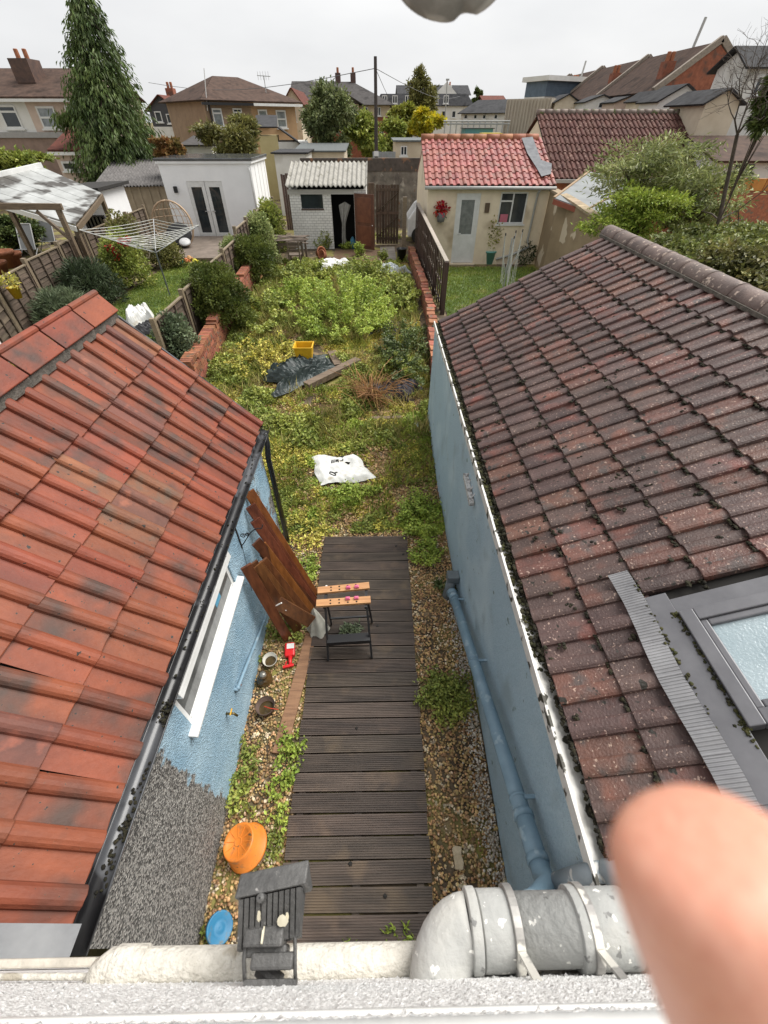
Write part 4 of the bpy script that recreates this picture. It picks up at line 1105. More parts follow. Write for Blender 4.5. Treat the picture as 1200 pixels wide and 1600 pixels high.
# piece of flat stone on the right gravel
sc_ = atz(716, 1340, 0.03)
m = MB(); poly = [(-0.035, -0.075), (0.03, -0.08), (0.042, -0.03), (0.03, 0.02), (0.04, 0.07), (-0.02, 0.08), (-0.045, 0.06), (-0.038, 0.0)]
m.prism([(sc_.x + x, sc_.y + y, 0.016) for x, y in poly], (0, 0, 0.02))
tag(m.build('stone_fragment', M('buff_stone', (0.52, 0.43, 0.30), (0.40, 0.32, 0.21), scale=20, rough=0.85, bump=0.5, bscale=60), bevel=0.005), 'flat buff stone fragment lying on the right gravel', 'stone')

# downpipe sloping down the right blue wall to the gully
rp2 = thing('drainpipe', 'long blue painted drainpipe sloping along the right blue wall', 'pipe', (0.93, 2.0, 0.2))
Pt = [atx(708, 925, 0.90), atx(772, 1150, 0.90), atx(830, 1330, 0.915), atx(846, 1370, 0.925)]
rr = 0.055
path = [Vector((0.90, Pt[0].y + 0.05, 0.03))] if False else []
A_ = Vector((0.91, atx(708, 930, 0.91).y, atx(708, 930, 0.91).z)); B_ = Vector((0.91, atx(842, 1350, 0.91).y, atx(842, 1350, 0.91).z))
print('drainpipe', A_, B_)
MB().tube([A_, A_.lerp(B_, 0.33), A_.lerp(B_, 0.66), B_], rr, 20).build('pipe', bluep, rp2, smooth=True)
dd_ = (B_ - A_).normalized()
def collar(t0, t1, r, nm='socket'):
    L = (B_ - A_).length
    MB().lathe([(rr - 0.002, 0), (r, 0.004), (r, (t1 - t0) * L - 0.004), (rr - 0.002, (t1 - t0) * L)], A_ + dd_ * L * t0, dd_, 20).build(nm, bluep, rp2, smooth=True)
collar(0.0, 0.03, rr + 0.006); collar(0.915, 1.0, rr + 0.005); collar(0.90, 0.915, rr + 0.012); collar(0.985, 1.0, rr + 0.012)
for t in (0.05, 0.42, 0.87):
    c_ = A_.lerp(B_, t)
    MB().lathe([(rr - 0.002, -0.01), (rr + 0.006, -0.01), (rr + 0.006, 0.01), (rr - 0.002, 0.01)], c_, dd_, 20).build('bracket', bluep, rp2, smooth=True)
    MB().box((c_.x + 0.03, c_.y - 0.012, c_.z + 0.035), (1.02, c_.y + 0.012, c_.z + 0.06)).build('bracket_arm', bluep, rp2)
MB().tube([B_, B_ + dd_ * 0.05, B_ + Vector((0.0, -0.10, 0.10)), B_ + Vector((-0.10, -0.16, 0.16)), B_ + Vector((-0.22, -0.2, 0.2))], rr + 0.003, 20).build('elbow', bluep, rp2, smooth=True)
MB().tube([A_ - dd_ * 0.01, A_ - dd_ * 0.06, (A_.x, A_.y + 0.10, 0.10), (A_.x, A_.y + 0.12, -0.05)], rr + 0.006, 18).build('shoe', bluep, rp2, smooth=True)
gb_ = thing('gully_hopper', 'square grey hopper box over the gully at the foot of the drainpipe', 'hopper', (A_.x, A_.y + 0.2, 0))
hpm = M('grey_hopper', (0.16, 0.185, 0.20), (0.11, 0.13, 0.14), scale=8, rough=0.5)
hc2 = atz(708, 900, 0.30)
MB().box((hc2.x - 0.075, hc2.y - 0.06, 0.21), (hc2.x + 0.075, hc2.y + 0.07, 0.33)).build('box', hpm, gb_, bevel=0.008)
MB().tube([(hc2.x - 0.02, hc2.y - 0.02, 0.22), (hc2.x - 0.03, hc2.y - 0.05, 0.10), (hc2.x - 0.05, hc2.y - 0.10, -0.02)], [0.06, 0.065, 0.085], 18).build('outlet', hpm, gb_, smooth=True)
# flaking white vent bracket on the right wall
vb = thing('wall_bracket', 'flaking white metal bracket with dangling cords on the right blue wall', 'bracket', (0.99, 3.9, 1.2))
va, vb_ = atx(727, 742, 0.97), atx(737, 788, 0.97)
MB().bar(va, vb_, 0.05, 0.05, (1, 0, 0)).build('bar', M('flaking_white_metal', (0.55, 0.55, 0.54), (0.25, 0.24, 0.23), scale=25, rough=0.6, lo=0.42, hi=0.55), vb)
for k in range(4):
    q_ = va.lerp(vb_, 0.1 + 0.25 * k)
    MB().bar(q_, Vector((1.03, q_.y + 0.02, q_.z + 0.12)), 0.015, 0.006).build('strip', M('flaking_white_metal', (0.5, 0.5, 0.5)), vb)

# ------------------------------------------------------------------ back garden: sheds, fences, walls
def brick_pieces(parent, x0, y0, x1, y1, z0, courses, mat, bl=0.215, bh=0.065, gap=0.010, thick=0.1, top=True):
    """courses of single bricks along a straight wall from (x0,y0) to (x1,y1)"""
    d = Vector((x1 - x0, y1 - y0, 0)); L = d.length; d.normalize(); s = Vector((-d.y, d.x, 0))
    m = MB(); m.obox((0, 0, 0), (bl / 2, 0, 0), (0, thick / 2, 0), (0, 0, bh / 2)); me = m.mesh('brick', mat)
    q = Matrix((d, s, Vector((0, 0, 1)))).transposed().to_quaternion()
    o0 = ORG[parent.name]
    for r in range(courses):
        t = (bl + gap) * (0.5 if r % 2 else 0.0) + bl / 2
        while t < L:
            p = Vector((x0, y0, 0)) + d * t
            zb = z0(p.y) if callable(z0) else z0
            p = p + s * rnd.gauss(0, 0.002) + Vector((0, 0, zb + (bh + gap) * r + bh / 2))
            link('brick', me, None, parent, p - o0, q)
            t += bl + gap
red_brick = M('red_brick', (0.36, 0.135, 0.075), (0.22, 0.075, 0.045), scale=12, rough=0.85, bump=0.5, bscale=60, rand=0.3, spots=(((0.14, 0.11, 0.08), 7, 0.56, 0.68),))
mortar = M('mortar', (0.30, 0.26, 0.21), (0.20, 0.17, 0.13), scale=10, rough=0.95, bump=0.5, bscale=60)
def pantile_roof(parent, roofmat_meshes, xl, xr, ye, ze, yr, zr, nrow, ncol, under):
    up_ = Vector((0, yr - ye, zr - ze)); L = up_.length; un = up_.normalized(); nn = Vector((1, 0, 0)).cross(un)
    m = MB(); a = Vector((xl, ye, ze)) - nn * 0.05
    m.prism([a, a + Vector((xr - xl, 0, 0)), a + Vector((xr - xl, 0, 0)) + up_, a + up_], -nn * 0.04)
    rf = m.build('roof', under, parent)
    w = (xr - xl) / ncol; gg = L / nrow
    lay_tiles(rf, (xl, ye, ze), (1, 0, 0), un, ncol, nrow, w, gg, roofmat_meshes(w, gg), jit=1.2)
    return rf

# --- white painted block shed with corrugated roof
SY0 = 21.8
sx0, sx1 = aty(462, 385, SY0).x, aty(574, 388, SY0).x
shed = thing('garden_shed', 'small white painted block shed with corrugated sheet roof and dark open doorway', 'shed', ((sx0 + sx1) / 2, SY0 + 0.9, gz(SY0)))
def block_mat(name, a, b, sc):
    m = bpy.data.materials.new(name); m.use_nodes = True
    N, K = m.node_tree.nodes, m.node_tree.links; bs = N['Principled BSDF']; bs.inputs['Roughness'].default_value = 0.8
    tc = N.new('ShaderNodeTexCoord'); mp = N.new('ShaderNodeMapping'); mp.inputs['Rotation'].default_value = (math.pi / 2, 0, 0)
    K.new(tc.outputs['Object'], mp.inputs['Vector'])
    br = N.new('ShaderNodeTexBrick'); br.inputs['Scale'].default_value = sc; br.inputs['Color1'].default_value = (*a, 1); br.inputs['Color2'].default_value = (*b, 1); br.inputs['Mortar'].default_value = (*[c * 0.6 for c in b], 1)
    br.inputs['Mortar Size'].default_value = 0.018
    K.new(mp.outputs['Vector'], br.inputs['Vector'])
    nz = N.new('ShaderNodeTexNoise'); nz.inputs['Scale'].default_value = 3; nz.inputs['Detail'].default_value = 6; K.new(tc.outputs['Object'], nz.inputs['Vector'])
    mx = N.new('ShaderNodeMix'); mx.data_type = 'RGBA'; mx.blend_type = 'MULTIPLY'; mx.inputs['Factor'].default_value = 0.35
    K.new(br.outputs['Color'], mx.inputs['A']); K.new(nz.outputs['Fac'], mx.inputs['B']); K.new(mx.outputs['Result'], bs.inputs['Base Color'])
    bp = N.new('ShaderNodeBump'); bp.inputs['Strength'].default_value = 0.7; bp.inputs['Distance'].default_value = 0.02; bp.invert = True
    K.new(br.outputs['Fac'], bp.inputs['Height']); K.new(bp.outputs['Normal'], bs.inputs['Normal'])
    return m
wblk = block_mat('white_block', (0.90, 0.89, 0.85), (0.84, 0.83, 0.79), 2.6)
zs = gz(SY0); zt_ = aty(500, 296, SY0).z
dx0, dx1 = aty(522, 380, SY0).x, aty(556, 385, SY0).x
wx0, wx1 = aty(471, 320, SY0).x, aty(505, 320, SY0).x; wzb, wzt = aty(488, 326, SY0).z, aty(488, 301, SY0).z
dtop = aty(540, 300, SY0).z
m = MB()
m.box((sx0, SY0, zs), (wx0, SY0 + 0.12, zt_)).box((wx0, SY0, zs), (wx1, SY0 + 0.12, wzb)).box((wx0, SY0, wzt), (wx1, SY0 + 0.12, zt_)).box((wx1, SY0, zs), (dx0, SY0 + 0.12, zt_)).box((dx1, SY0, zs), (sx1, SY0 + 0.12, zt_)).box((dx0, SY0, dtop), (dx1, SY0 + 0.12, zt_))
m.box((sx0, SY0 + 0.12, zs), (sx0 + 0.1, SY0 + 1.9, zt_ + 0.2)).box((sx1 - 0.1, SY0 + 0.12, zs), (sx1, SY0 + 1.9, zt_ + 0.2)).box((sx0, SY0 + 1.9, zs), (sx1, SY0 + 2.0, zt_ + 0.25))
m.build('wall', wblk, shed)
MB().box((wx0, SY0 + 0.06, wzb), (wx1, SY0 + 0.07, wzt)).build('window', glass_dark, shed)
MB().box((wx0 - 0.02, SY0 - 0.03, wzb - 0.05), (wx1 + 0.02, SY0 + 0.02, wzb)).build('sill', plain('brown_sill', (0.09, 0.06, 0.05)), shed)
MB().box((sx0 - 0.05, SY0 - 0.04, zt_ - 0.16), (dx1, SY0 - 0.005, zt_)).build('fascia', M('grey_board', (0.50, 0.49, 0.46), (0.35, 0.34, 0.31), scale=4, stretch=(.3, 1, 3)), shed)
zr0 = aty(515, 291, SY0 - 0.2).z; zr1 = zr0 + 0.62
corr = M('corrugated_cement', (0.36, 0.345, 0.31), (0.24, 0.23, 0.205), scale=5, rough=0.85, bump=0.3, bscale=40, spots=(((0.17, 0.16, 0.13), 3, 0.56, 0.7),))
m = MB(); xr0, xr1 = sx0 - 0.08, sx1 + 0.05; nc = 17
def cf(u, v):
    return (xr0 + (xr1 - xr0) * u, SY0 - 0.25 + 2.4 * v, zr0 + (zr1 - zr0) * v + 0.035 * math.cos(2 * math.pi * nc * u) + (0.02 if v > 0.45 else 0))
m.grid(cf, nc * 8, 9); m.build('roof', corr, shed, smooth=True, solid=0.012)
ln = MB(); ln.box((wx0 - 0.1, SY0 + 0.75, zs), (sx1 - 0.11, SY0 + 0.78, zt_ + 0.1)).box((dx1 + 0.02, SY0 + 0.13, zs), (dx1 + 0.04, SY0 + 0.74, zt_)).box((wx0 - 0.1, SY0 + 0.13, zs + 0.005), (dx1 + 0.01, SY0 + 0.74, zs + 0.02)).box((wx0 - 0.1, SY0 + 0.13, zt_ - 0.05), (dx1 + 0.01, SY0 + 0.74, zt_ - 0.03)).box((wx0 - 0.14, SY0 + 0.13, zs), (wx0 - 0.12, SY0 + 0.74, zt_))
ln.build('doorway_shade_box', dark_hole, shed)  # black box added inside the shed so the doorway looks unlit
# brown panelled door standing open
dh = aty(575, 303, SY0 - 0.3)
dr_m = M('brown_door_paint', (0.145, 0.062, 0.038), (0.10, 0.042, 0.027), scale=5, rough=0.35)
da, db = Vector((dx1 + 0.02, SY0 - 0.03, zs + 0.04)), Vector((aty(585, 386, SY0 - 0.45).x, SY0 - 0.45, zs + 0.04))
dv = (db - da).normalized(); dn_ = Vector((dv.y, -dv.x, 0)); wd = (db - da).length; hd = aty(570, 303, SY0 - 0.25).z - zs - 0.04
m = MB(); m.obox(da + dv * wd / 2 + Vector((0, 0, hd / 2)), dv * wd / 2, dn_ * 0.018, (0, 0, hd / 2)); door = m.build('door', dr_m, shed, bevel=0.004)
for (z0, z1) in ((0.06, 0.44), (0.50, 0.94)):
    m = MB(); m.obox(da + dv * wd / 2 + dn_ * 0.022 + Vector((0, 0, hd * (z0 + z1) / 2)), dv * wd * 0.36, dn_ * 0.008, (0, 0, hd * (z1 - z0) / 2)); m.build('panel', M('brown_door_panel', (0.19, 0.075, 0.04), (0.13, 0.05, 0.03), scale=5, rough=0.35), door, bevel=0.01)
m = MB(); m.lathe([(0.001, 0.03), (0.02, 0.025), (0.02, 0)], da + dv * wd * 0.93 + dn_ * 0.02 + Vector((0, 0, hd * 0.46)), dn_, 10); m.build('handle', white_pvc, door)
# sheet hung up inside the doorway
hx_ = (dx0 + dx1) / 2
m = MB()
def drape(u, v):
    a = (u - 0.5) * 2
    wid = 0.26 - 0.18 * min(v / 0.45, 1) + 0.06 * max(0, v - 0.6)
    return (hx_ - 0.05 + a * wid + 0.12 * (1 - v) ** 2, SY0 + 0.22 + 0.05 * math.sin(a * 7 + v * 3), zs + 0.15 + (1.55) * (1 - v) - 0.12 * abs(a) * (1 - v))
m.grid(drape, 18, 14)
tag(m.build('hanging_sheet', M('dusty_sheet', (0.40, 0.39, 0.36), (0.25, 0.245, 0.23), scale=5, rough=0.8), smooth=True), 'pale grey sheet hanging in the dark doorway of the white shed', 'sheet')
# blue bag by the door
c = G(551, 388)
m = MB(); m.lathe([(0.001, 0), (0.13, 0.0), (0.16, 0.12), (0.12, 0.30), (0.05, 0.42), (0.001, 0.46)], c, (0.05, 0.02, 1), 12)
m.v = [(x + rnd.gauss(0, .012), y + rnd.gauss(0, .012), z) for x, y, z in m.v]
tag(m.build('blue_bag', M('blue_bag', (0.05, 0.18, 0.26), (0.03, 0.10, 0.16), scale=9), smooth=True), 'small blue bag standing in the shed doorway', 'bag')

# --- ledged wooden gate and its post
gt_m = M('dark_fence_wood', (0.125, 0.085, 0.058), (0.066, 0.043, 0.03), scale=5, stretch=(6, 6, 0.6), rough=0.75, bump=0.4, bscale=30, rand=0.3)
GY = 22.6
gx0, gx1 = aty(588, 385, GY).x, aty(622, 385, GY).x; gz1 = aty(605, 288, GY).z; zg = gz(GY)
gate = thing('garden_gate', 'dark ledged and braced wooden gate beside the white shed', 'gate', ((gx0 + gx1) / 2, GY, zg))
nb = 8
for k in range(nb):
    xa = gx0 + (gx1 - gx0) * k / nb
    MB().box((xa + 0.006, GY, zg + 0.05), (xa + (gx1 - gx0) / nb - 0.006, GY + 0.022, gz1 + rnd.uniform(-0.03, 0.0))).build('board', gt_m, gate)
for zz in (0.12, 0.55, 0.92):
    MB().box((gx0, GY - 0.035, zg + (gz1 - zg) * zz - 0.05), (gx1, GY - 0.002, zg + (gz1 - zg) * zz + 0.05)).build('ledge', gt_m, gate)
for (z0, z1) in ((0.15, 0.5), (0.58, 0.88)):
    MB().bar((gx0 + 0.05, GY - 0.022, zg + (gz1 - zg) * z0), (gx1 - 0.05, GY - 0.022, zg + (gz1 - zg) * z1), 0.02, 0.09, (0, 1, 0)).build('brace', gt_m, gate)
tag(MB().box((gx0 - 0.32, GY - 0.05, zg), (gx0 - 0.06, GY + 0.05, gz1 + 0.05)).build('gate_post', gt_m), 'wide dark post between the shed and the gate', 'post')
pst = aty(630, 410, 20.3)
tag(MB().box((pst.x - 0.08, 20.2, gz(20)), (pst.x + 0.08, 20.36, 2.35)).build('fence_post', rough_wood('weathered_post', (0.24, 0.19, 0.13), (0.14, 0.10, 0.065))), 'tall weathered post standing in front of the wooden gate', 'post')

# --- back boundary wall
bwm = M('stained_concrete_wall', (0.26, 0.23, 0.19), (0.105, 0.09, 0.075), scale=2.2, rough=0.9, bump=0.5, bscale=25, spots=(((0.40, 0.36, 0.30), 3, 0.58, 0.7), ((0.20, 0.09, 0.05), 5, 0.62, 0.68)))
BWY = 27.0
bw_ = thing('boundary_wall', 'stained grey boundary wall with dark coping behind the shed and gate', 'wall', (-0.5, BWY, 0.3))
wl_, wr_ = aty(470, 260, BWY).x, aty(660, 260, BWY).x
MB().box((wl_, BWY, 0.3), (wr_, BWY + 0.2, aty(600, 268, BWY).z)).build('wall', bwm, bw_)
MB().box((wl_, BWY - 0.03, aty(600, 268, BWY).z + 0.002), (wr_, BWY + 0.23, aty(600, 247, BWY).z)).build('coping', M('dark_coping', (0.11, 0.09, 0.075), (0.06, 0.05, 0.042), scale=4, rough=0.9, spots=(((0.22, 0.12, 0.07), 3, 0.6, 0.66),)), bw_)

# --- cream outbuilding with red pantiles
CY0 = 18.95
cx0, cx1 = aty(669, 300, CY0).x, aty(860, 300, CY0).x
zc = gz(CY0); ze = aty(760, 291, CY0).z
crm = M('cream_render', (0.80, 0.69, 0.52), (0.71, 0.60, 0.45), scale=3, rough=0.85, bump=0.3, bscale=50, spots=(((0.44, 0.35, 0.24), 1.2, 0.58, 0.75),))
cs = thing('outbuilding', 'cream rendered outbuilding with red pantile roof and white door', 'outbuilding', ((cx0 + cx1) / 2, CY0 + 1.5, zc))
CYR = 21.7; zr_ = aty(740, 216, CYR).z
def wallbox(m, x0, x1, y0, y1, z0, z1, holes):
    """front wall as boxes round rectangular holes (x0,x1,z0,z1), sorted by x"""
    cur = x0
    for (a, b, c_, d_) in sorted(holes):
        if a > cur: m.box((cur, y0, z0), (a, y1, z1))
        if c_ > z0: m.box((a, y0, z0), (b, y1, c_))
        if d_ < z1: m.box((a, y0, d_), (b, y1, z1))
        cur = b
    m.box((cur, y0, z0), (x1, y1, z1))
    return m
ddx0, ddx1 = aty(706, 405, CY0).x, aty(741, 408, CY0).x
ddx0, ddx1 = aty(709, 360, CY0).x, aty(745, 360, CY0).x; ddz = aty(730, 302, CY0).z
wwx0, wwx1 = aty(780, 325, CY0).x, aty(822, 325, CY0).x; wwz0, wwz1 = aty(800, 350, CY0).z, aty(800, 300, CY0).z
m = wallbox(MB(), cx0, cx1, CY0, CY0 + 0.2, zc - 0.1, ze, [(ddx0, ddx1, zc - 0.1, ddz), (wwx0, wwx1, wwz0, wwz1)])
m.box((cx1 - 0.2, CY0 + 0.2, zc), (cx1, CYR + 2.5, ze)).box((cx0, CY0 + 0.2, zc), (cx0 + 0.2, CYR + 2.5, ze))
m.prism([(cx0, CY0, ze), (cx0, CYR + 2.6, ze), (cx0, CYR, zr_ - 0.12)], (0.2, 0, 0))
m.prism([(cx1 - 0.2, CY0, ze), (cx1 - 0.2, CYR + 2.6, ze), (cx1 - 0.2, CYR, zr_ - 0.12)], (0.2, 0, 0))
m.build('wall', crm, cs)
pink_t = M('red_pantile', (0.335, 0.105, 0.088), (0.22, 0.066, 0.056), scale=4, rough=0.5, bump=0.3, bscale=30, rand=0.2, spots=(((0.20, 0.10, 0.085), 3, 0.56, 0.68),))
pantile_roof(cs, lambda w, gg: [tile_mesh('tile', w, gg * 1.12, 0.05, 0.03, pink_t, pan=0.45, seg=5, seed=s) for s in range(2)], cx0 - 0.12, cx1 + 0.1, CY0 - 0.18, ze + 0.05, CYR, zr_, 8, 19, felt)
m = MB(); m.prism([(cx0, CYR + 0.05, zr_ - 0.03), (cx1 - 0.1, CYR + 0.05, zr_ - 0.03), (cx1 - 0.1, CYR + 2.8, ze), (cx0, CYR + 2.8, ze)], (0, 0, 0.05)).build('rear_slope', pink_t, cs)
nrt = 9
for k in range(nrt):
    x0_ = cx0 - 0.12 + (cx1 - cx0 + 0.1) * k / nrt
    m = MB(); m.tube([(x0_, CYR + 0.02, zr_ + 0.0), (x0_ + (cx1 - cx0 + 0.1) / nrt - 0.015, CYR + 0.02, zr_ + 0.0)], 0.13, 12); m.build('ridge_tile', M('orange_ridge', (0.36, 0.15, 0.075), (0.24, 0.09, 0.05), scale=5, rough=0.7, rand=0.2), cs, smooth=True)
# door, window, gutter, pipe
m = MB(); m.box((ddx0, CY0 + 0.02, zc), (ddx0 + 0.09, CY0 + 0.1, ddz)).box((ddx1 - 0.09, CY0 + 0.02, zc), (ddx1, CY0 + 0.1, ddz)).box((ddx0 + 0.09, CY0 + 0.02, ddz - 0.09), (ddx1 - 0.09, CY0 + 0.1, ddz)).box((ddx0 + 0.09, CY0 + 0.03, zc + 0.06), (ddx1 - 0.09, CY0 + 0.08, zc + 1.02)).box((ddx0 + 0.09, CY0 + 0.03, zc + 1.021), (ddx0 + 0.2, CY0 + 0.08, ddz - 0.091)).box((ddx1 - 0.2, CY0 + 0.03, zc + 1.021), (ddx1 - 0.09, CY0 + 0.08, ddz - 0.091)).box((ddx0 + 0.201, CY0 + 0.03, ddz - 0.2), (ddx1 - 0.201, CY0 + 0.08, ddz - 0.091))
dr = m.build('door', white_pvc, cs, bevel=0.004)
MB().box((ddx0 + 0.2, CY0 + 0.05, zc + 1.02), (ddx1 - 0.2, CY0 + 0.06, ddz - 0.2)).build('pane', M('frosted_glass', (0.23, 0.24, 0.23), (0.15, 0.16, 0.15), scale=8, rough=0.25), dr)
MB().bar((ddx0 + 0.17, CY0 - 0.01, zc + 1.05), (ddx0 + 0.28, CY0 - 0.01, zc + 1.05), 0.03, 0.03).build('handle', white_pvc, dr)
MB().box((ddx0 - 0.05, CY0 - 0.12, zc - 0.05), (ddx1 + 0.05, CY0 + 0.1, zc + 0.05)).build('step', crm, cs)
def framed(parent, x0, x1, z0, z1, y, bars=(), glass=glass_dark, t=0.05, frame=white_pvc, name='window'):
    m = MB(); m.box((x0, y, z0), (x0 + t, y + 0.06, z1)).box((x1 - t, y, z0), (x1, y + 0.06, z1)).box((x0 + t, y, z0), (x1 - t, y + 0.06, z0 + t)).box((x0 + t, y, z1 - t), (x1 - t, y + 0.06, z1))
    for b_ in bars:
        if b_[0] == 'v': m.box((b_[1] - t / 2, y + 0.002, z0 + t), (b_[1] + t / 2, y + 0.058, z1 - t))
        else: m.box((b_[2] if len(b_) > 2 else x0 + t, y + 0.003, b_[1] - t / 2), (b_[3] if len(b_) > 3 else x1 - t, y + 0.057, b_[1] + t / 2))
    w = m.build(name, frame, parent)
    MB().box((x0 + t, y + 0.025, z0 + t), (x1 - t, y + 0.035, z1 - t)).build('pane', glass, w)
    return w
xm = (wwx0 * 0.52 + wwx1 * 0.48)
w_ = framed(cs, wwx0, wwx1, wwz0, wwz1, CY0 + 0.03, [('v', xm), ('h', wwz0 + (wwz1 - wwz0) * 0.72, wwx0 + 0.05, xm - 0.025)], glass=M('reflecting_glass', (0.06, 0.07, 0.075), (0.03, 0.035, 0.04), scale=1.5, rough=0.06))
MB().box((xm + 0.03, CY0 + 0.062, wwz0 + 0.05), (wwx1 - 0.05, CY0 + 0.07, wwz1 - 0.05)).build('blind', M('grey_blind', (0.17, 0.19, 0.20), (0.12, 0.14, 0.15)), w_)
MB().box((wwx0 + 0.10, CY0 + 0.036, wwz0 + 0.055), (xm - 0.1, CY0 + 0.12, wwz0 + 0.3)).build('box_on_sill', plain('pink_box', (0.55, 0.16, 0.22)), w_)
MB().box((wwx0 - 0.05, CY0 - 0.05, wwz0 - 0.05), (wwx1 + 0.05, CY0 + 0.03, wwz0)).build('sill', white_pvc, cs)
gut_m = plain('grey_gutter', (0.42, 0.42, 0.40), rough=0.5)
MB().tube([(cx0 - 0.15, CY0 - 0.24, ze - 0.02), (cx1 + 0.1, CY0 - 0.24, ze - 0.04)], 0.055, 10).build('gutter', gut_m, cs, smooth=True)
dpx = aty(845, 310, CY0 - 0.1)
bx2 = aty(822, 385, CY0 - 0.08); bx3 = aty(800, 393, CY0 - 0.1)
MB().tube([(cx1 - 0.45, CY0 - 0.2, ze - 0.08), (cx1 - 0.47, CY0 - 0.08, ze - 0.2), (cx1 - 0.5, CY0 - 0.06, aty(832, 375, CY0).z), aty(826, 386, CY0 - 0.06), aty(800, 398, CY0 - 0.06), aty(775, 405, CY0 - 0.06)], 0.04, 10).build('downpipe', gut_m, cs, smooth=True)
MB().box((aty(761, 320, CY0).x - 0.07, CY0 - 0.05, aty(761, 332, CY0).z), (aty(761, 320, CY0).x + 0.1, CY0, aty(761, 317, CY0).z)).build('wall_ornament', plain('brown_ornament', (0.12, 0.08, 0.05)), cs)
# flashing patch between this roof and the next
m = MB()
pf = [aty(815, 217, CYR), aty(828, 214, CYR), aty(866, 262, 19.8), aty(862, 282, 19.0), aty(842, 266, 19.6)]
upc = Vector((0, CYR - CY0 + 0.18, zr_ - ze - 0.05)).normalized(); ncs = Vector((1, 0, 0)).cross(upc)
def onroof(px, py, off):
    v = ray(px, py); p0 = Vector((0, CY0 - 0.18, ze + 0.05)) + ncs * off
    return CAMP + v * ((p0 - CAMP).dot(ncs) / v.dot(ncs))
MB().prism([onroof(*p_, 0.07) for p_ in ((815, 216), (832, 214), (845, 250), (862, 256), (861, 272), (846, 276), (838, 262), (824, 240))], ncs * 0.012).build('lead_patch', M('silver_lead', (0.20, 0.205, 0.215), (0.12, 0.125, 0.135), scale=4, rough=0.7, spec=0.2, bump=0.5, bscale=8), cs)

# --- big brown tiled building behind
BY0 = 22.6; BYR = 27.0
bxl, bxr = aty(868, 280, BY0).x, aty(1096, 177, BYR).x
bze = aty(990, 279, BY0).z; bzr = aty(960, 176, BYR).z
bb = thing('outbuilding', 'long outbuilding with plum brown tiled roof beyond the curved wall', 'outbuilding', ((bxl + bxr) / 2, BY0 + 3, 0.3))
m = MB(); m.box((bxl + 0.1, BY0 + 0.2, 0.3), (bxr - 0.1, BY0 + 0.4, bze)).box((bxl + 0.1, BY0 + 0.4, 0.3), (bxl + 0.3, BYR + 4, bze)).box((bxr - 0.3, BY0 + 0.4, 0.3), (bxr - 0.1, BYR + 4, bze))
m.build('wall', red_brick, bb)
MB().prism([(bxl + 0.08, BY0 + 0.1, bze), (bxl + 0.08, BYR + 4.3, bze), (bxl + 0.08, BYR, bzr - 0.15)], (0.2, 0, 0)).build('gable_wall', crm, bb)
plum = M('plum_tile', (0.115, 0.052, 0.042), (0.07, 0.033, 0.028), scale=3, rough=0.8, spec=0.15, bump=0.3, bscale=30, rand=0.12, spots=(((0.24, 0.16, 0.13), 8, 0.6, 0.68),))
pantile_roof(bb, lambda w, gg: [tile_mesh('tile', w, gg * 1.12, 0.055, 0.04, plum, pan=0.4, seg=5, seed=s) for s in range(2)], bxl - 0.1, bxr + 0.1, BY0, bze, BYR, bzr, 8, 37, felt)
MB().prism([(bxl, BYR + 0.05, bzr - 0.03), (bxr, BYR + 0.05, bzr - 0.03), (bxr, BYR + 4.4, bze), (bxl, BYR + 4.4, bze)], (0, 0, 0.05)).build('rear_slope', plum, bb)
nrt = 22
for k in range(nrt):
    x0_ = bxl - 0.1 + (bxr - bxl + 0.2) * k / nrt
    MB().tube([(x0_, BYR + 0.02, bzr), (x0_ + (bxr - bxl + 0.2) / nrt - 0.015, BYR + 0.02, bzr)], 0.13, 10).build('ridge_tile', M('grey_ridge', (0.20, 0.155, 0.13), (0.12, 0.09, 0.075), scale=6, rand=0.15, spots=(((0.10, 0.12, 0.04), 5, 0.58, 0.66),)), bb, smooth=True)
MB().box((bxl, BY0 - 0.12, bze - 0.14), (bxr, BY0 - 0.02, bze - 0.02)).build('gutter', gut_m, bb)

# --- curved rendered yard wall and grey lean-to roof on the right
rw = thing('yard_wall', 'bare tan rendered wall with peeling cream paint beside the cream outbuilding', 'wall', (6.4, 14, 0.3))
tanr = M('tan_render', (0.36, 0.27, 0.17), (0.27, 0.20, 0.125), scale=1.4, rough=0.9, bump=0.3, bscale=40, spots=(((0.60, 0.50, 0.37), 1.1, 0.60, 0.62),))
m = MB()
def rwf(u, v):
    y = 18.9 - 5.6 * u
    x = 6.45 + 0.5 * (u ** 1.5)
    return (x, y, 0.2 + (2.45 - 0.45 * u + 0.05 * math.sin(u * 5)) * v)
m.grid(rwf, 20, 6); m.build('wall', tanr, rw, solid=0.2)
m = MB()
for u in range(20):
    a_, b_ = rwf(u / 20, 1), rwf((u + 1) / 20 - 0.003, 1)
    MB().bar(Vector(a_) + Vector((0, 0, 0.04)), Vector(b_) + Vector((0, 0, 0.04)), 0.32, 0.07).build('coping_stone', M('buff_coping', (0.42, 0.33, 0.22), (0.28, 0.22, 0.15), scale=6, rough=0.9, bump=0.4, bscale=30, rand=0.15), rw)
lt = thing('lean_to', 'lean-to with smooth pale grey sheet roof edged in red beside the tan wall', 'lean-to', (8.8, 18.5, 0.3))
LP = [(6.85, 16.6, 2.95), (9.9, 16.2, 3.05), (9.9, 20.6, 3.55), (6.85, 20.6, 3.45)]
LP = [aty(866, 309, 17.3), aty(965, 345, 15.2), aty(1010, 285, 20.5), aty(921, 268, 21.5)]
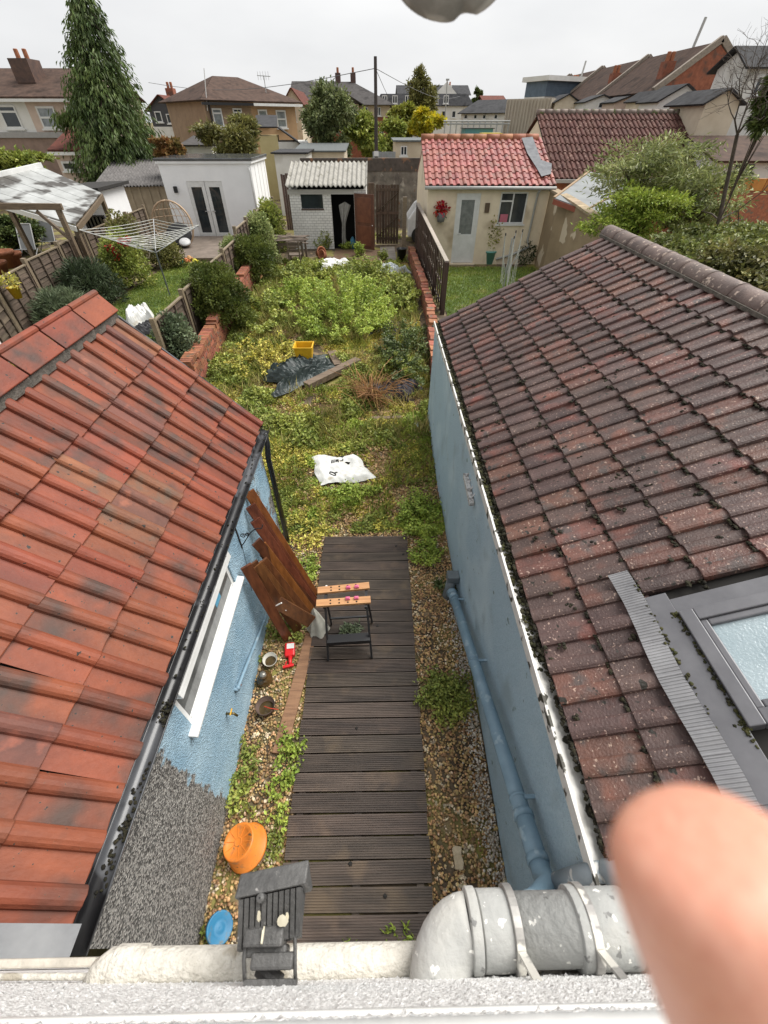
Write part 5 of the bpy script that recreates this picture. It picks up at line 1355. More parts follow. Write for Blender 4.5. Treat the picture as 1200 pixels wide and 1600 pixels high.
m = MB(); m.prism(LP, (0, 0, -0.03)).build('roof', M('pale_grey_sheet', (0.26, 0.275, 0.275), (0.19, 0.20, 0.205), scale=0.9, rough=0.75, spec=0.2, spots=(((0.25, 0.26, 0.27), 1.5, 0.58, 0.68),)), lt)
MB().bar(LP[0] + Vector((0, 0, -0.1)), LP[1] + Vector((0, 0, -0.1)), 0.06, 0.14).build('edge_board', plain('red_edge', (0.30, 0.085, 0.05)), lt)
MB().bar(LP[0] + Vector((0, 0, -0.02)), LP[3] + Vector((0, 0, -0.02)), 0.08, 0.1).build('edge_board', rough_wood('edge_wood', (0.35, 0.24, 0.13), (0.22, 0.14, 0.08)), lt)
MB().bar(LP[0].lerp(LP[1], 0.55) + Vector((0, 0, 0.02)), LP[3].lerp(LP[2], 0.9) + Vector((0, 0, 0.02)), 0.05, 0.05).build('batten', rough_wood('batten_wood', (0.30, 0.2, 0.11), (0.2, 0.12, 0.07)), lt)
mn = LP[0] * 0.25 + LP[1] * 0.25 + LP[2] * 0.25 + LP[3] * 0.25
m = MB(); bs_ = [mn + (p_ - mn) * 0.9 for p_ in LP]; m.hexa([(p_.x, p_.y, 0.25) for p_ in bs_] + [(p_.x, p_.y, p_.z - 0.06) for p_ in bs_]); m.build('wall', tanr, lt)

# --- fences
def slat_fence(label, pts, h, nsl, mat, post_m, name='fence', slat_w=None, posts=True, top=True):
    t = thing(name, label, 'fence', (pts[0][0], pts[0][1], gz(pts[0][1])))
    o0 = ORG[t.name]
    for i in range(len(pts) - 1):
        a, b = Vector((pts[i][0], pts[i][1], 0)), Vector((pts[i + 1][0], pts[i + 1][1], 0))
        d = b - a; L = d.length; d.normalize(); s = Vector((-d.y, d.x, 0))
        za, zb = gz(a.y), gz(b.y); zm = (za + zb) / 2
        sh = h / nsl
        me = MB().obox((0, 0, 0), (L / 2 - 0.04, 0, 0), (0, 0.008, -0.004), (0, 0.012, sh * 0.58)).mesh('slat', mat)
        q = Matrix((d, s, Vector((0, 0, 1)))).transposed().to_quaternion()
        for k in range(nsl):
            p = (a + b) / 2 + Vector((0, 0, zm + sh * (k + 0.5))) + s * (0.012 * (k % 2))
            link('slat', me, None, t, p - o0, q @ Quaternion((1, rnd.gauss(0, 0.004), rnd.gauss(0, 0.003), 0)).normalized())
        for k in range(4):
            for sg in (-1, 1):
                p = a + d * (L * (0.08 + 0.28 * k)) + s * 0.035 * sg
                MB().box((p.x - 0.018, p.y - 0.018, zm), (p.x + 0.018, p.y + 0.018, zm + h)).build('batten', mat, t)
        if top: MB().bar(a + Vector((0, 0, zm + h + 0.015)), b + Vector((0, 0, zm + h + 0.015)), 0.07, 0.03).build('capping', post_m, t)
        if posts: MB().box((a.x - 0.05, a.y - 0.05, za - 0.1), (a.x + 0.05, a.y + 0.05, za + h + 0.12)).build('post', post_m, t)
    if posts: MB().box((b.x - 0.05, b.y - 0.05, zb - 0.1), (b.x + 0.05, b.y + 0.05, zb + h + 0.12)).build('post', post_m, t)
    return t
waney = M('grey_waney_wood', (0.135, 0.10, 0.072), (0.066, 0.048, 0.035), scale=4, stretch=(0.6, 4, 6), rough=0.8, bump=0.4, bscale=30, rand=0.25)
postm = rough_wood('weathered_post_wood', (0.25, 0.20, 0.135), (0.15, 0.115, 0.075))
slat_fence('grey lapped panel fence behind the roses and lavender', [(-9.0, 9.6), (-9.5, 11.3), (-9.75, 13.1), (-9.9, 15.0), (-10.1, 16.9), (-10.2, 18.8), (-10.3, 20.7), (-10.35, 22.6)], 1.42, 12, waney, postm)
slat_fence('grey lapped panel fence beside the clipped dome shrubs', [(-4.75, 9.1), (-4.75, 10.9), (-4.76, 12.75), (-4.75, 14.6), (-4.8, 16.5)], 1.32, 11, waney, postm)
slat_fence('darker lapped fence running on to the white garden room', [(-4.8, 16.6), (-4.85, 18.4), (-4.9, 20.3), (-4.95, 22.2), (-4.9, 24.0)], 1.55, 13, M('darker_waney', (0.115, 0.083, 0.06), (0.06, 0.042, 0.032), scale=4, stretch=(0.6, 4, 6), rough=0.8, rand=0.25), postm)
# dark hit-and-miss fence on the right
hm = thing('fence', 'dark brown hit-and-miss board fence with pale top rail by the lawn', 'fence', (1.9, 13.3, 0.25))
dkb = M('dark_brown_stain', (0.095, 0.056, 0.042), (0.052, 0.032, 0.025), scale=5, stretch=(4, 4, 0.6), rough=0.6, rand=0.25)
A0, A1 = Vector((1.95, 13.2, 0)), Vector((1.62, 20.3, 0)); dA = (A1 - A0).normalized(); sA = Vector((-dA.y, dA.x, 0)); LA_ = (A1 - A0).length
n_ = 44
for k in range(n_):
    p = A0 + dA * (LA_ * (k + 0.5) / n_); s1 = 1 if k % 2 else -1
    zt2 = 1.62 + 0.5 * k / n_
    MB().obox(p + sA * 0.045 * s1 + Vector((0, 0, (gz(p.y) + 0.05 + zt2) / 2)), dA * 0.075, sA * 0.009, (0, 0, (zt2 - gz(p.y) - 0.05) / 2)).build('board', dkb, hm)
palw = rough_wood('pale_rail', (0.38, 0.34, 0.29), (0.26, 0.22, 0.18))
for k in range(4):
    a_, b_ = A0 + dA * LA_ * k / 4, A0 + dA * LA_ * (k + 1) / 4
    MB().bar(a_ + Vector((0, 0, 1.65 + 0.125 * k)), b_ + Vector((0, 0, 1.65 + 0.125 * (k + 1))), 0.12, 0.03).build('top_rail', palw, hm)
    for zz in (0.45, 0.95, 1.35):
        MB().bar(a_ + Vector((0, 0, zz + 0.05 * k)), b_ + Vector((0, 0, zz + 0.05 * (k + 1))), 0.06, 0.05).build('rail', palw, hm)
    MB().box((a_.x - 0.06, a_.y - 0.06, 0.0), (a_.x + 0.06, a_.y + 0.06, 1.64 + 0.125 * k)).build('post', dkb, hm)

# --- low brick walls either side of the overgrown bed
bl_ = thing('brick_wall', 'low red brick garden wall below the lapped fence and dome shrubs', 'wall', (-4.0, 12, 0.1))
MB().bar((-4.15, 8.6, 0.23), (-4.45, 17.6, 0.45), 0.08, 0.5).build('core', mortar, bl_)
brick_pieces(bl_, -4.09, 8.6, -4.39, 17.6, lambda y: gz(y) - 0.02, 6, red_brick, bl=0.29, bh=0.085, gap=0.014)
# brick-on-edge coping in stepped lengths
me = MB().obox((0, 0, 0), (0.036, 0, 0), (0, 0.13, 0), (0, 0, 0.05)).mesh('coping_brick', red_brick)
for k in range(104):
    y = 8.65 + k * 0.085
    if rnd.random() < 0.04: continue
    x = -4.15 - (y - 8.6) / 9.0 * 0.3
    o = link('coping_brick', me, None, bl_, Vector((x, y, gz(y) + 0.62 + (0.0 if int(y * 0.55) % 2 else 0.06))) - ORG[bl_.name])
    o.rotation_euler = (0, 0, math.pi / 2 + rnd.gauss(0, 0.03))
br2 = thing('brick_wall', 'low crumbling brick edging wall beneath the dark fence and blue gable', 'wall', (1.25, 12, 0.1))
pts_ = [(1.16, 7.75), (1.42, 12.6), (1.30, 20.0)]
for i in range(2):
    (xa, ya), (xb, yb) = pts_[i], pts_[i + 1]
    MB().bar((xa + 0.10, ya, gz((ya + yb) / 2) + 0.10), (xb + 0.10, yb, gz((ya + yb) / 2) + 0.16), 0.10, 0.42).build('core', mortar, br2)
    brick_pieces(br2, xa + 0.03, ya, xb + 0.03, yb, lambda y: gz(y) - 0.03, 5, red_brick, bl=0.26, bh=0.075, gap=0.012, thick=0.08)
me = MB().obox((0, 0, 0), (0.11, 0, 0), (0, 0.13, 0), (0, 0, 0.035)).mesh('coping_brick', red_brick)
for k in range(44):
    y = 7.9 + k * 0.275
    x = (1.16 + (y - 7.75) / 4.85 * 0.26) if y < 12.6 else (1.42 - (y - 12.6) / 7.4 * 0.12)
    if k in (3, 4, 5, 12): continue
    o = link('coping_brick', me, None, br2, Vector((x + 0.09 + rnd.gauss(0, 0.015), y, gz(y) + 0.44 + rnd.gauss(0, 0.008))) - ORG[br2.name]); o.rotation_euler = (rnd.gauss(0, 0.03), rnd.gauss(0, 0.03), rnd.gauss(0, 0.05))

# ------------------------------------------------------------------ clutter in the overgrown garden
def deform(m, amp):
    m.v = [(x + rnd.gauss(0, amp), y + rnd.gauss(0, amp), z + rnd.gauss(0, amp * 0.6)) for x, y, z in m.v]; return m
# yellow crate standing in the weeds
cc = G(478, 568) + Vector((0, 0, 0.06))
cr = thing('crate', 'bright yellow open plastic crate standing on the dark tarpaulin', 'crate', tuple(cc))
yl = M('yellow_plastic', (0.72, 0.44, 0.02), (0.60, 0.34, 0.015), scale=6, rough=0.4, spots=(((0.30, 0.2, 0.03), 8, 0.63, 0.7),))
w_, d_, h_ = 0.215, 0.19, 0.40
def cw(x0, y0, x1, y1, x2, y2, x3, y3):
    MB().hexa([cc + Vector((x0 * .82, y0 * .82, 0)), cc + Vector((x1 * .82, y1 * .82, 0)), cc + Vector((x2 * .82, y2 * .82, 0)), cc + Vector((x3 * .82, y3 * .82, 0)), cc + Vector((x0, y0, h_)), cc + Vector((x1, y1, h_)), cc + Vector((x2, y2, h_)), cc + Vector((x3, y3, h_))]).build('side', yl, cr)
t_ = 0.012
cw(-w_, -d_, w_, -d_, w_, -d_ + t_, -w_, -d_ + t_); cw(-w_, d_ - t_, w_, d_ - t_, w_, d_, -w_, d_); cw(-w_, -d_ + t_, -w_ + t_, -d_ + t_, -w_ + t_, d_ - t_, -w_, d_ - t_); cw(w_ - t_, -d_ + t_, w_, -d_ + t_, w_, d_ - t_, w_ - t_, d_ - t_)
MB().box(tuple(cc + Vector((-w_ * .8, -d_ * .8, 0.0))), tuple(cc + Vector((w_ * .8, d_ * .8, 0.012)))).build('base', yl, cr)
m = MB()
for (a, b) in (((-w_ - .02, -d_ - .02), (w_ + .02, -d_ + 0.0)), ((-w_ - .02, d_), (w_ + .02, d_ + .02)), ((-w_ - .02, -d_ + .0005), (-w_ + 0.001, d_ - .0005)), ((w_ - .001, -d_ + .0005), (w_ + .02, d_ - .0005))):
    m.box(tuple(cc + Vector((*a, h_ - 0.02))), tuple(cc + Vector((*b, h_ + 0.012))))
m.build('rim', yl, cr)
tarp = M('dark_tarpaulin', (0.038, 0.052, 0.05), (0.016, 0.024, 0.023), scale=5, rough=0.45, bump=0.3, bscale=20)
c = G(472, 590); cloth('tarpaulin', 'crumpled dark green tarpaulin spread under the yellow crate', 'tarpaulin', (c.x, c.y, c.z + 0.05), 1.35, 1.25, 0.30, tarp, 5, rot=0.4, edge=0.35, freq=1.5, n=42, sm=False)
c = G(505, 578); cloth('tarpaulin', 'smoother grey green tarpaulin sheet behind the long timber', 'tarpaulin', (c.x, c.y, c.z + 0.05), 0.75, 1.3, 0.10, M('grey_green_tarp', (0.07, 0.085, 0.08), (0.035, 0.045, 0.042), scale=5, rough=0.5), 8, rot=-0.5, edge=0.2, sm=False)
c = G(614, 617); cloth('dark_fabric', 'heap of dark purple grey fabric by the dry stalks', 'fabric', (c.x, c.y, c.z + 0.04), 0.95, 0.75, 0.22, M('dark_purple_fabric', (0.05, 0.042, 0.05), (0.022, 0.02, 0.025), scale=8, rough=0.7), 12, rot=-0.3, edge=0.3, sm=False)
c = G(598, 510); cloth('plastic_sheet', 'black plastic sheet patch showing through the weeds near the brick edging', 'sheet', (c.x, c.y, c.z + 0.03), 0.9, 1.6, 0.08, M('black_sheet', (0.045, 0.045, 0.05), (0.02, 0.02, 0.023), scale=6, rough=0.35), 15, rot=0.1, edge=0.3)
slp = M('old_sleeper', (0.20, 0.145, 0.10), (0.11, 0.078, 0.055), scale=4, stretch=(0.4, 5, 5), rough=0.75, bump=0.4, bscale=25)
a_, b_ = G(480, 612), G(560, 572)
plank('timber_sleeper', slp, a_ + Vector((0, 0, 0.14)), b_ + Vector((0, 0, 0.14)), 0.20, 0.13, (0, 0, 1), 'long weathered timber lying diagonally across the weeds beside the tarpaulin', 'timber')
a_, b_ = G(519, 558), G(530, 578)
plank('timber_offcut', slp, a_ + Vector((0, 0, 0.12)), b_ + Vector((0, 0, 0.10)), 0.22, 0.10, (0, 0, 1), 'short timber offcut leaning against the long diagonal timber', 'timber')
a_, b_ = G(580, 658), G(640, 656)
plank('log_edging', slp, a_ + Vector((0, 0, 0.03)), b_ + Vector((0, 0, 0.03)), 0.10, 0.10, (0, 0, 1), 'half buried timber edging below the dry stalks', 'timber')
a_, b_ = G(405, 652), G(472, 664)
plank('log_edging', slp, a_ + Vector((0, 0, 0.03)), b_ + Vector((0, 0, 0.02)), 0.09, 0.09, (0, 0, 1), 'half buried timber edging by the end of the red roof', 'timber')
# dry stalks: a mound of bent straw coloured stems
c = G(585, 628)
st_m = M('dry_stalk', (0.36, 0.20, 0.075), (0.20, 0.10, 0.04), scale=6, rough=0.8, island=0.4)
m = MB()
for k in range(190):
    a = rnd.uniform(0, 6.28); L = rnd.uniform(0.35, 0.95); r = abs(rnd.gauss(0, 0.22))
    b0_ = c + Vector((r * math.cos(a * 1.7), r * math.sin(a * 1.7), 0.05)); lean = rnd.uniform(0.3, 1.2)
    tip = b0_ + Vector((math.cos(a) * L * lean, math.sin(a) * L * lean, L * 0.55)); midp = b0_.lerp(tip, 0.55) + Vector((0, 0, 0.16 * L))
    if rnd.random() < 0.5: tip.z = max(tip.z - 0.3, c.z + 0.03)
    m.tube([b0_, midp, tip], [0.009, 0.007, 0.004], 4, cap=False)
tag(m.build('dead_plant', st_m), 'mound of dry straw coloured stalks between timber and dark fabric', 'dead plant')

# printed white builder's bag
bgc = G(536, 742)
bag = thing('rubble_bag', 'empty white woven bag with black printed marks lying in the weeds', 'bag', tuple(bgc))
q_ = [G(487, 718), G(556, 716), G(586, 752), G(500, 763)]
m = MB()
def bagf(u, v):
    p = (q_[3].lerp(q_[2], u)).lerp(q_[0].lerp(q_[1], u), v)
    e = min(u, v, 1 - u, 1 - v)
    z = 0.06 + 0.07 * min(1, e * 9) + 0.012 * math.sin(u * 11 + v * 5) * min(1, e * 5) + 0.010 * math.sin(v * 23 - u * 9) * min(1, e * 5) + 0.012 * math.sin(u * 6 - v * 13) + 0.005 * math.sin(u * 43 + 2 + v * 20)
    if 0.60 < u < 0.80 and 0.45 < v < 0.80: z -= 0.055 * math.sin((u - 0.60) / 0.20 * math.pi) * math.sin((v - 0.45) / 0.35 * math.pi)
    p = p + Vector((0.025 * math.sin(v * 9 + 1), 0.03 * math.sin(u * 8), 0))
    return (p.x, p.y, p.z + z)
m.grid(bagf, 34, 26); m.build('bag', whitebag, bag, smooth=True)
ink = plain('black_print', (0.03, 0.03, 0.03), rough=0.6)
def bagp(u, v): return Vector(bagf(u, v)) + Vector((0, 0, 0.006))
def mark(uvs, w=0.011): MB().tube([bagp(u, v) for u, v in uvs], w, 5).build('printed_mark', ink, bag)
mark([(0.28 + 0.045 * math.cos(a * 0.5236), 0.22 + 0.085 * math.sin(a * 0.5236)) for a in range(13)])
mark([(0.325, 0.21), (0.345, 0.27), (0.37, 0.29), (0.40, 0.28)])
for k in range(4): mark([(0.36 + 0.045 * k, 0.58 + 0.02 * k), (0.37 + 0.045 * k, 0.70 + 0.02 * k)])
mark([(0.445, 0.72), (0.47, 0.74), (0.49, 0.70)]); mark([(0.55, 0.70), (0.575, 0.75)]); mark([(0.60, 0.74), (0.625, 0.80)])
mark([(0.66 + 0.03 * math.cos(a * 0.6), 0.90 + 0.035 * math.sin(a * 0.6)) for a in range(9)])
MB().lathe([(0.001, 0.0), (0.10, 0.0)], bagp(0.70, 0.60) + Vector((-0.03, -0.02, -0.012)), (0, -0.3, 1), 9).build('tear', dark_hole, bag)

c = G(517, 420); cloth('rubble_bag', 'crumpled white sack lying in front of the shed', 'bag', (c.x, c.y, c.z + 0.05), 1.5, 1.1, 0.26, whitebag, 21, rot=0.1, edge=0.2)
c = G(612, 428); cloth('plastic_bag', 'clear and white plastic bags heaped by the path slab', 'bag', (c.x, c.y, c.z + 0.05), 0.9, 0.9, 0.30, M('clear_plastic', (0.46, 0.49, 0.50), (0.22, 0.25, 0.25), scale=9, rough=0.25), 25, rot=0.5, edge=0.3)
c = G(648, 668); cloth('litter', 'small pale blue scrap of litter by the blue wall corner', 'litter', (c.x, c.y, c.z + 0.05), 0.14, 0.16, 0.06, plain('pale_blue_scrap', (0.50, 0.60, 0.62)), 27, n=8)
c = G(433, 673); cloth('litter', 'small white scrap of litter by the timber edging', 'litter', (c.x, c.y, c.z + 0.04), 0.16, 0.08, 0.05, whitebag, 29, n=8)
# stone slab path to the gate
slab_m = M('wet_slab', (0.27, 0.245, 0.22), (0.17, 0.15, 0.13), scale=3, rough=0.35, bump=0.3, bscale=30, rand=0.15)
pth = thing('slab_path', 'wet stone slab path leading to the gate', 'path', (0.3, 19, 0.3))
for k in range(6):
    y = 16.6 + k * 0.92
    MB().box((0.12 + rnd.uniform(-.02, .02), y, gz(y) - 0.02), (0.78 + rnd.uniform(-.02, .02), y + 0.89, gz(y) + 0.035)).build('slab', slab_m, pth, bevel=0.01)
# brown soil patch before the shed (flat sheet)
m = MB(); m.grid(lambda u, v: (-1.9 + 2.0 * u, 19.2 + 2.4 * v, 0.308), 6, 6)
tag(m.build('bare_earth', M('wet_earth', (0.19, 0.12, 0.075), (0.12, 0.075, 0.048), scale=2, rough=0.5, bump=0.5, bscale=20, spots=(((0.10, 0.12, 0.03), 2, 0.55, 0.66),))), kind='structure')
# black bucket
c = G(627, 410)
bk = thing('bucket', 'tall black plastic bucket on the slab path', 'bucket', tuple(c))
MB().lathe([(0.001, 0.0), (0.15, 0.0), (0.20, 0.48), (0.215, 0.48), (0.215, 0.50), (0.185, 0.50), (0.14, 0.03), (0.001, 0.03)], c, n=22).build('body', plain('black_plastic', (0.016, 0.016, 0.017), rough=0.35), bk, smooth=True)
# terracotta pot pieces
for k, (px, py, r, h, lb) in enumerate(((498, 402, 0.20, 0.24, 'broken terracotta pot lying by the shed wall'), (508, 404, 0.16, 0.20, 'smaller terracotta pot fallen against the broken one'))):
    c = G(px, py)
    MBx = MB().lathe([(0.001, 0), (r * 0.7, 0), (r, h), (r * 1.1, h), (r * 1.1, h * 1.2), (r * 0.9, h * 1.2), (r * 0.6, 0.03), (0.001, 0.03)], c + Vector((0, 0, r * 0.7)), (0.6 - 1.1 * k, -0.7, 0.3), 18)
    tag(MBx.build('terracotta_pot', M('terracotta', (0.36, 0.14, 0.07), (0.24, 0.09, 0.045), scale=8, rough=0.8), smooth=True), lb, 'pot')
# heap of broken garden furniture: grey table with chair
c = G(452, 412); oldw = rough_wood('grey_furniture_wood', (0.17, 0.13, 0.10), (0.085, 0.062, 0.048), rand=0.2)
ft = thing('garden_table', 'rotting grey wooden garden table with broken slats beside the fence', 'table', tuple(c))
for k in range(9):
    y = c.y - 0.1 + k * 0.13
    MB().bar((c.x - 0.62 + rnd.uniform(-.1, .05), y, c.z + 0.78 + rnd.gauss(0, 0.04)), (c.x + 0.72 + rnd.uniform(-.05, .15), y + rnd.gauss(0, 0.05), c.z + 0.82 + rnd.gauss(0, 0.05)), 0.11, 0.025).build('slat', oldw, ft)
for (x, y) in ((-0.55, -0.05), (0.6, -0.05), (-0.55, 0.95), (0.6, 0.95)):
    MB().box((c.x + x - 0.04, c.y + y - 0.04, c.z), (c.x + x + 0.04, c.y + y + 0.04, c.z + 0.78)).build('leg', oldw, ft)
MB().bar((c.x - 0.6, c.y - 0.05, c.z + 0.68), (c.x + 0.62, c.y - 0.05, c.z + 0.68), 0.03, 0.10).build('apron', oldw, ft)
c = G(462, 420)
ch = thing('garden_chair', 'old wooden chair pushed against the rotting garden table', 'chair', tuple(c))
for (x, y, h) in ((-0.2, 0, 0.92), (0.22, 0, 0.92), (-0.2, 0.4, 0.45), (0.22, 0.4, 0.45)):
    MB().box((c.x + x - 0.025, c.y + y - 0.025, c.z), (c.x + x + 0.025, c.y + y + 0.025, c.z + h)).build('leg', oldw, ch)
MB().box((c.x - 0.23, c.y - 0.02, c.z + 0.44), (c.x + 0.25, c.y + 0.42, c.z + 0.47)).build('seat', oldw, ch)
for k in range(3): MB().box((c.x - 0.2, c.y - 0.012, c.z + 0.58 + 0.12 * k), (c.x + 0.22, c.y + 0.012, c.z + 0.64 + 0.12 * k)).build('back_slat', oldw, ch)

# ------------------------------------------------------------------ left neighbour's garden
WRY = 24.2
rx0, rx1 = aty(248, 262, WRY).x, aty(392, 264, WRY).x
rz1 = aty(320, 250, WRY).z; zg2 = gz(WRY)
ry1 = atz(442, 243, rz1).y
gr_ = thing('garden_room', 'white rendered garden room with flat wet roof and glazed double doors', 'garden room', ((rx0 + rx1) / 2, WRY + 2, zg2))
wr_m = M('white_render', (0.86, 0.86, 0.86), (0.80, 0.80, 0.80), scale=1.5, rough=0.7, bump=0.1, bscale=60)
dA0, dA1 = aty(305, 340, WRY).x, aty(358, 340, WRY).x; dAz = aty(330, 283, WRY).z
m = wallbox(MB(), rx0, rx1, WRY, WRY + 0.2, zg2 - 0.1, rz1 - 0.12, [(dA0, dA1, zg2 - 0.1, dAz)])
m.box((rx1 - 0.2, WRY + 0.2, zg2), (rx1, ry1, rz1 - 0.12)).box((rx0, WRY + 0.2, zg2), (rx0 + 0.2, ry1, rz1 - 0.12)).box((rx0 + 0.2, ry1 - 0.2, zg2), (rx1 - 0.2, ry1, rz1 - 0.12))
m.build('wall', wr_m, gr_)
MB().box((rx0 - 0.08, WRY - 0.08, rz1 - 0.119), (rx1 + 0.08, ry1 + 0.08, rz1 - 0.03)).build('fascia', wr_m, gr_)
MB().box((rx0 - 0.12, WRY - 0.12, rz1 - 0.029), (rx1 + 0.12, ry1 + 0.12, rz1 + 0.07)).build('roof', M('wet_roof_membrane', (0.10, 0.105, 0.11), (0.04, 0.042, 0.045), scale=1.2, rough=0.12, spec=0.6), gr_, bevel=0.02)
m = MB(); xm2 = (dA0 + dA1) / 2
for (a, b) in ((dA0, xm2 - 0.01), (xm2 + 0.01, dA1)):
    l_ = MB(); T2 = 0.16
    l_.box((a, WRY + 0.02, zg2), (a + T2, WRY + 0.09, dAz)).box((b - T2, WRY + 0.02, zg2), (b, WRY + 0.09, dAz)).box((a + T2, WRY + 0.02, dAz - 0.22), (b - T2, WRY + 0.09, dAz)).box((a + T2, WRY + 0.02, zg2), (b - T2, WRY + 0.09, zg2 + 0.24))
    lf = l_.build('door_leaf', white_pvc, gr_, bevel=0.006)
    MB().box((a + T2, WRY + 0.05, zg2 + 0.24), (b - T2, WRY + 0.06, dAz - 0.22)).build('pane', glass_dark, lf)
    hx2 = (b - 0.08) if a == dA0 else (a + 0.08)
    MB().bar((hx2, WRY - 0.02, zg2 + 1.1), (hx2 + (-0.16 if a == dA0 else 0.16), WRY - 0.02, zg2 + 1.1), 0.03, 0.03).build('handle', plain('silver', (0.5, 0.5, 0.5), metal=0.6), lf)
lz = aty(275, 296, WRY)
MB().box((lz.x - 0.07, WRY - 0.14, lz.z - 0.12), (lz.x + 0.08, WRY - 0.005, lz.z + 0.12)).build('wall_lamp', plain('black_lamp', (0.02, 0.02, 0.02)), gr_, bevel=0.02)
MB().tube([(rx1 - 0.1, WRY - 0.06, rz1 - 0.2), (rx1 - 0.05, WRY - 0.06, rz1 - 0.4), (rx1 - 0.05, WRY - 0.06, zg2)], 0.04, 10).build('downpipe', white_pvc, gr_, smooth=True)
for k in range(4):
    y = WRY + 0.2 + (ry1 - WRY) * (k + 0.7) / 4.5
    MB().box((rx1 + 0.001, y, zg2), (rx1 + 0.012, y + 0.05, rz1 - 0.13)).build('cover_strip', white_pvc, gr_)

# open rotary clothes line
c = G(266, 463)
rd_ = thing('clothes_line', 'open rotary clothes line with pale cords over the left lawn', 'clothes line', tuple(c))
alu = plain('aluminium', (0.50, 0.51, 0.52), rough=0.35, metal=0.5)
hb = 1.35
MB().tube([c, c + Vector((0, 0, hb + 0.2))], 0.022, 10).build('pole', plain('dark_pole', (0.10, 0.11, 0.11)), rd_)
ctr = c + Vector((0, 0, hb - 0.10))
tips = [aty(170, 378, c.y + 0.5), aty(212, 358, c.y + 2.2), aty(312, 362, c.y + 1.3), aty(245, 405, c.y - 1.3)]
tips = [ctr + Vector((-2.0, -0.1, 0.62)), ctr + Vector((-0.5, 1.7, 0.62)), ctr + Vector((1.35, 0.6, 0.62)), ctr + Vector((-0.15, -1.35, 0.62))]
for t_ in tips: MB().tube([ctr, t_], 0.011, 8).build('arm', alu, rd_)
cord = plain('pale_cord', (0.62, 0.62, 0.58), rough=0.6)
for r in range(8):
    f = 0.35 + 0.65 * r / 7
    ring_ = [ctr.lerp(t_, f) for t_ in tips]
    pts_ = []
    for k in range(4):
        a, b = ring_[k], ring_[(k + 1) % 4]
        for j in range(6): pts_.append(a.lerp(b, j / 6) - Vector((0, 0, 0.05 * math.sin(math.pi * j / 6))))
    pts_.append(ring_[0])
    MB().tube(pts_, 0.0075, 5).build('cord', cord, rd_)

# folded rotary line on the right lawn
c = G(786, 452)
r2 = thing('clothes_line', 'folded rotary clothes line standing on the lawn before the cream outbuilding', 'clothes line', tuple(c))
MB().tube([c, c + Vector((0.0, 0, 1.5))], 0.024, 10).build('pole', alu, r2)
for (dx, dy, h) in ((-0.22, 0.05, 1.55), (0.10, 0.08, 1.62), (0.28, -0.02, 1.66), (0.02, -0.12, 1.5)):
    MB().tube([c + Vector((0, 0, 0.45)), c + Vector((dx * 0.9, dy, 1.0)), c + Vector((dx * 1.05, dy, h))], 0.014, 8).build('arm', alu, r2)
    MB().tube([c + Vector((dx, dy, h)), c + Vector((dx * 1.02, dy, h + 0.07))], 0.02, 8).build('arm_cap', plain('dark_cap', (0.03, 0.03, 0.03)), r2)
    for k in range(3):
        MB().tube([c + Vector((dx * 1.0, dy, h - 0.05)), c + Vector((dx * (0.5 + 0.2 * k) + 0.05, dy - 0.1, 0.10 + 0.06 * k)), c + Vector((0.03, 0, 0.6 + 0.2 * k))], 0.007, 5).build('cord', cord, r2)

# hanging egg chair
c = G(285, 392) + Vector((0, 0, 0))
eg = thing('egg_chair', 'round rattan egg chair with black cushion in front of the white garden room', 'chair', (c.x, c.y, c.z))
rat = M('rattan', (0.50, 0.36, 0.24), (0.36, 0.25, 0.16), scale=20, rough=0.6)
ec = c + Vector((-0.15, 0.15, 0.92)); er = 0.88
for k in range(11):
    a = math.pi * (k / 10 - 0.5)
    pts_ = []
    for j in range(15):
        b = math.pi * j / 14
        pts_.append(ec + Vector((er * math.sin(b) * math.sin(a) * 0.95, er * math.sin(b) * math.cos(a) * 0.75, er * math.cos(b))))
    MB().tube(pts_, 0.034 if k in (0, 10) else 0.014, 6).build('hoop', rat, eg, smooth=True)
for zz in (-0.6, -0.3, 0.0, 0.3, 0.6):
    rr_ = math.sqrt(1 - zz * zz) * er
    MB().tube([ec + Vector((rr_ * math.sin(math.pi * (j / 12 - 0.5)) * 0.95, rr_ * math.cos(math.pi * (j / 12 - 0.5)) * 0.75, zz * er)) for j in range(13)], 0.012, 5).build('weave_ring', rat, eg, smooth=True)
MB().tube([ec + Vector((0.7 * math.cos(a * 0.4), 0.2 + 0.5 * math.sin(a * 0.4), -0.9)) for a in range(17)], 0.035, 6).build('base_ring', rat, eg)
m = MB(); m.lathe([(0.001, 0.14), (0.40, 0.12), (0.55, 0.05), (0.57, -0.04), (0.4, -0.10), (0.001, -0.12)], ec + Vector((0.02, 0.25, -0.42)), (0, -0.75, 0.6), 20); m.build('cushion', plain('black_cushion', (0.028, 0.028, 0.03), rough=0.9), eg, smooth=True)
m = MB(); m.lathe([(0.001, 0.08), (0.22, 0.06), (0.26, 0.0), (0.001, -0.03)], ec + Vector((0.36, -0.12, -0.60)), (0.1, -0.4, 0.9), 14); m.build('white_cushion', plain('white_cushion', (0.62, 0.62, 0.62)), eg, smooth=True)
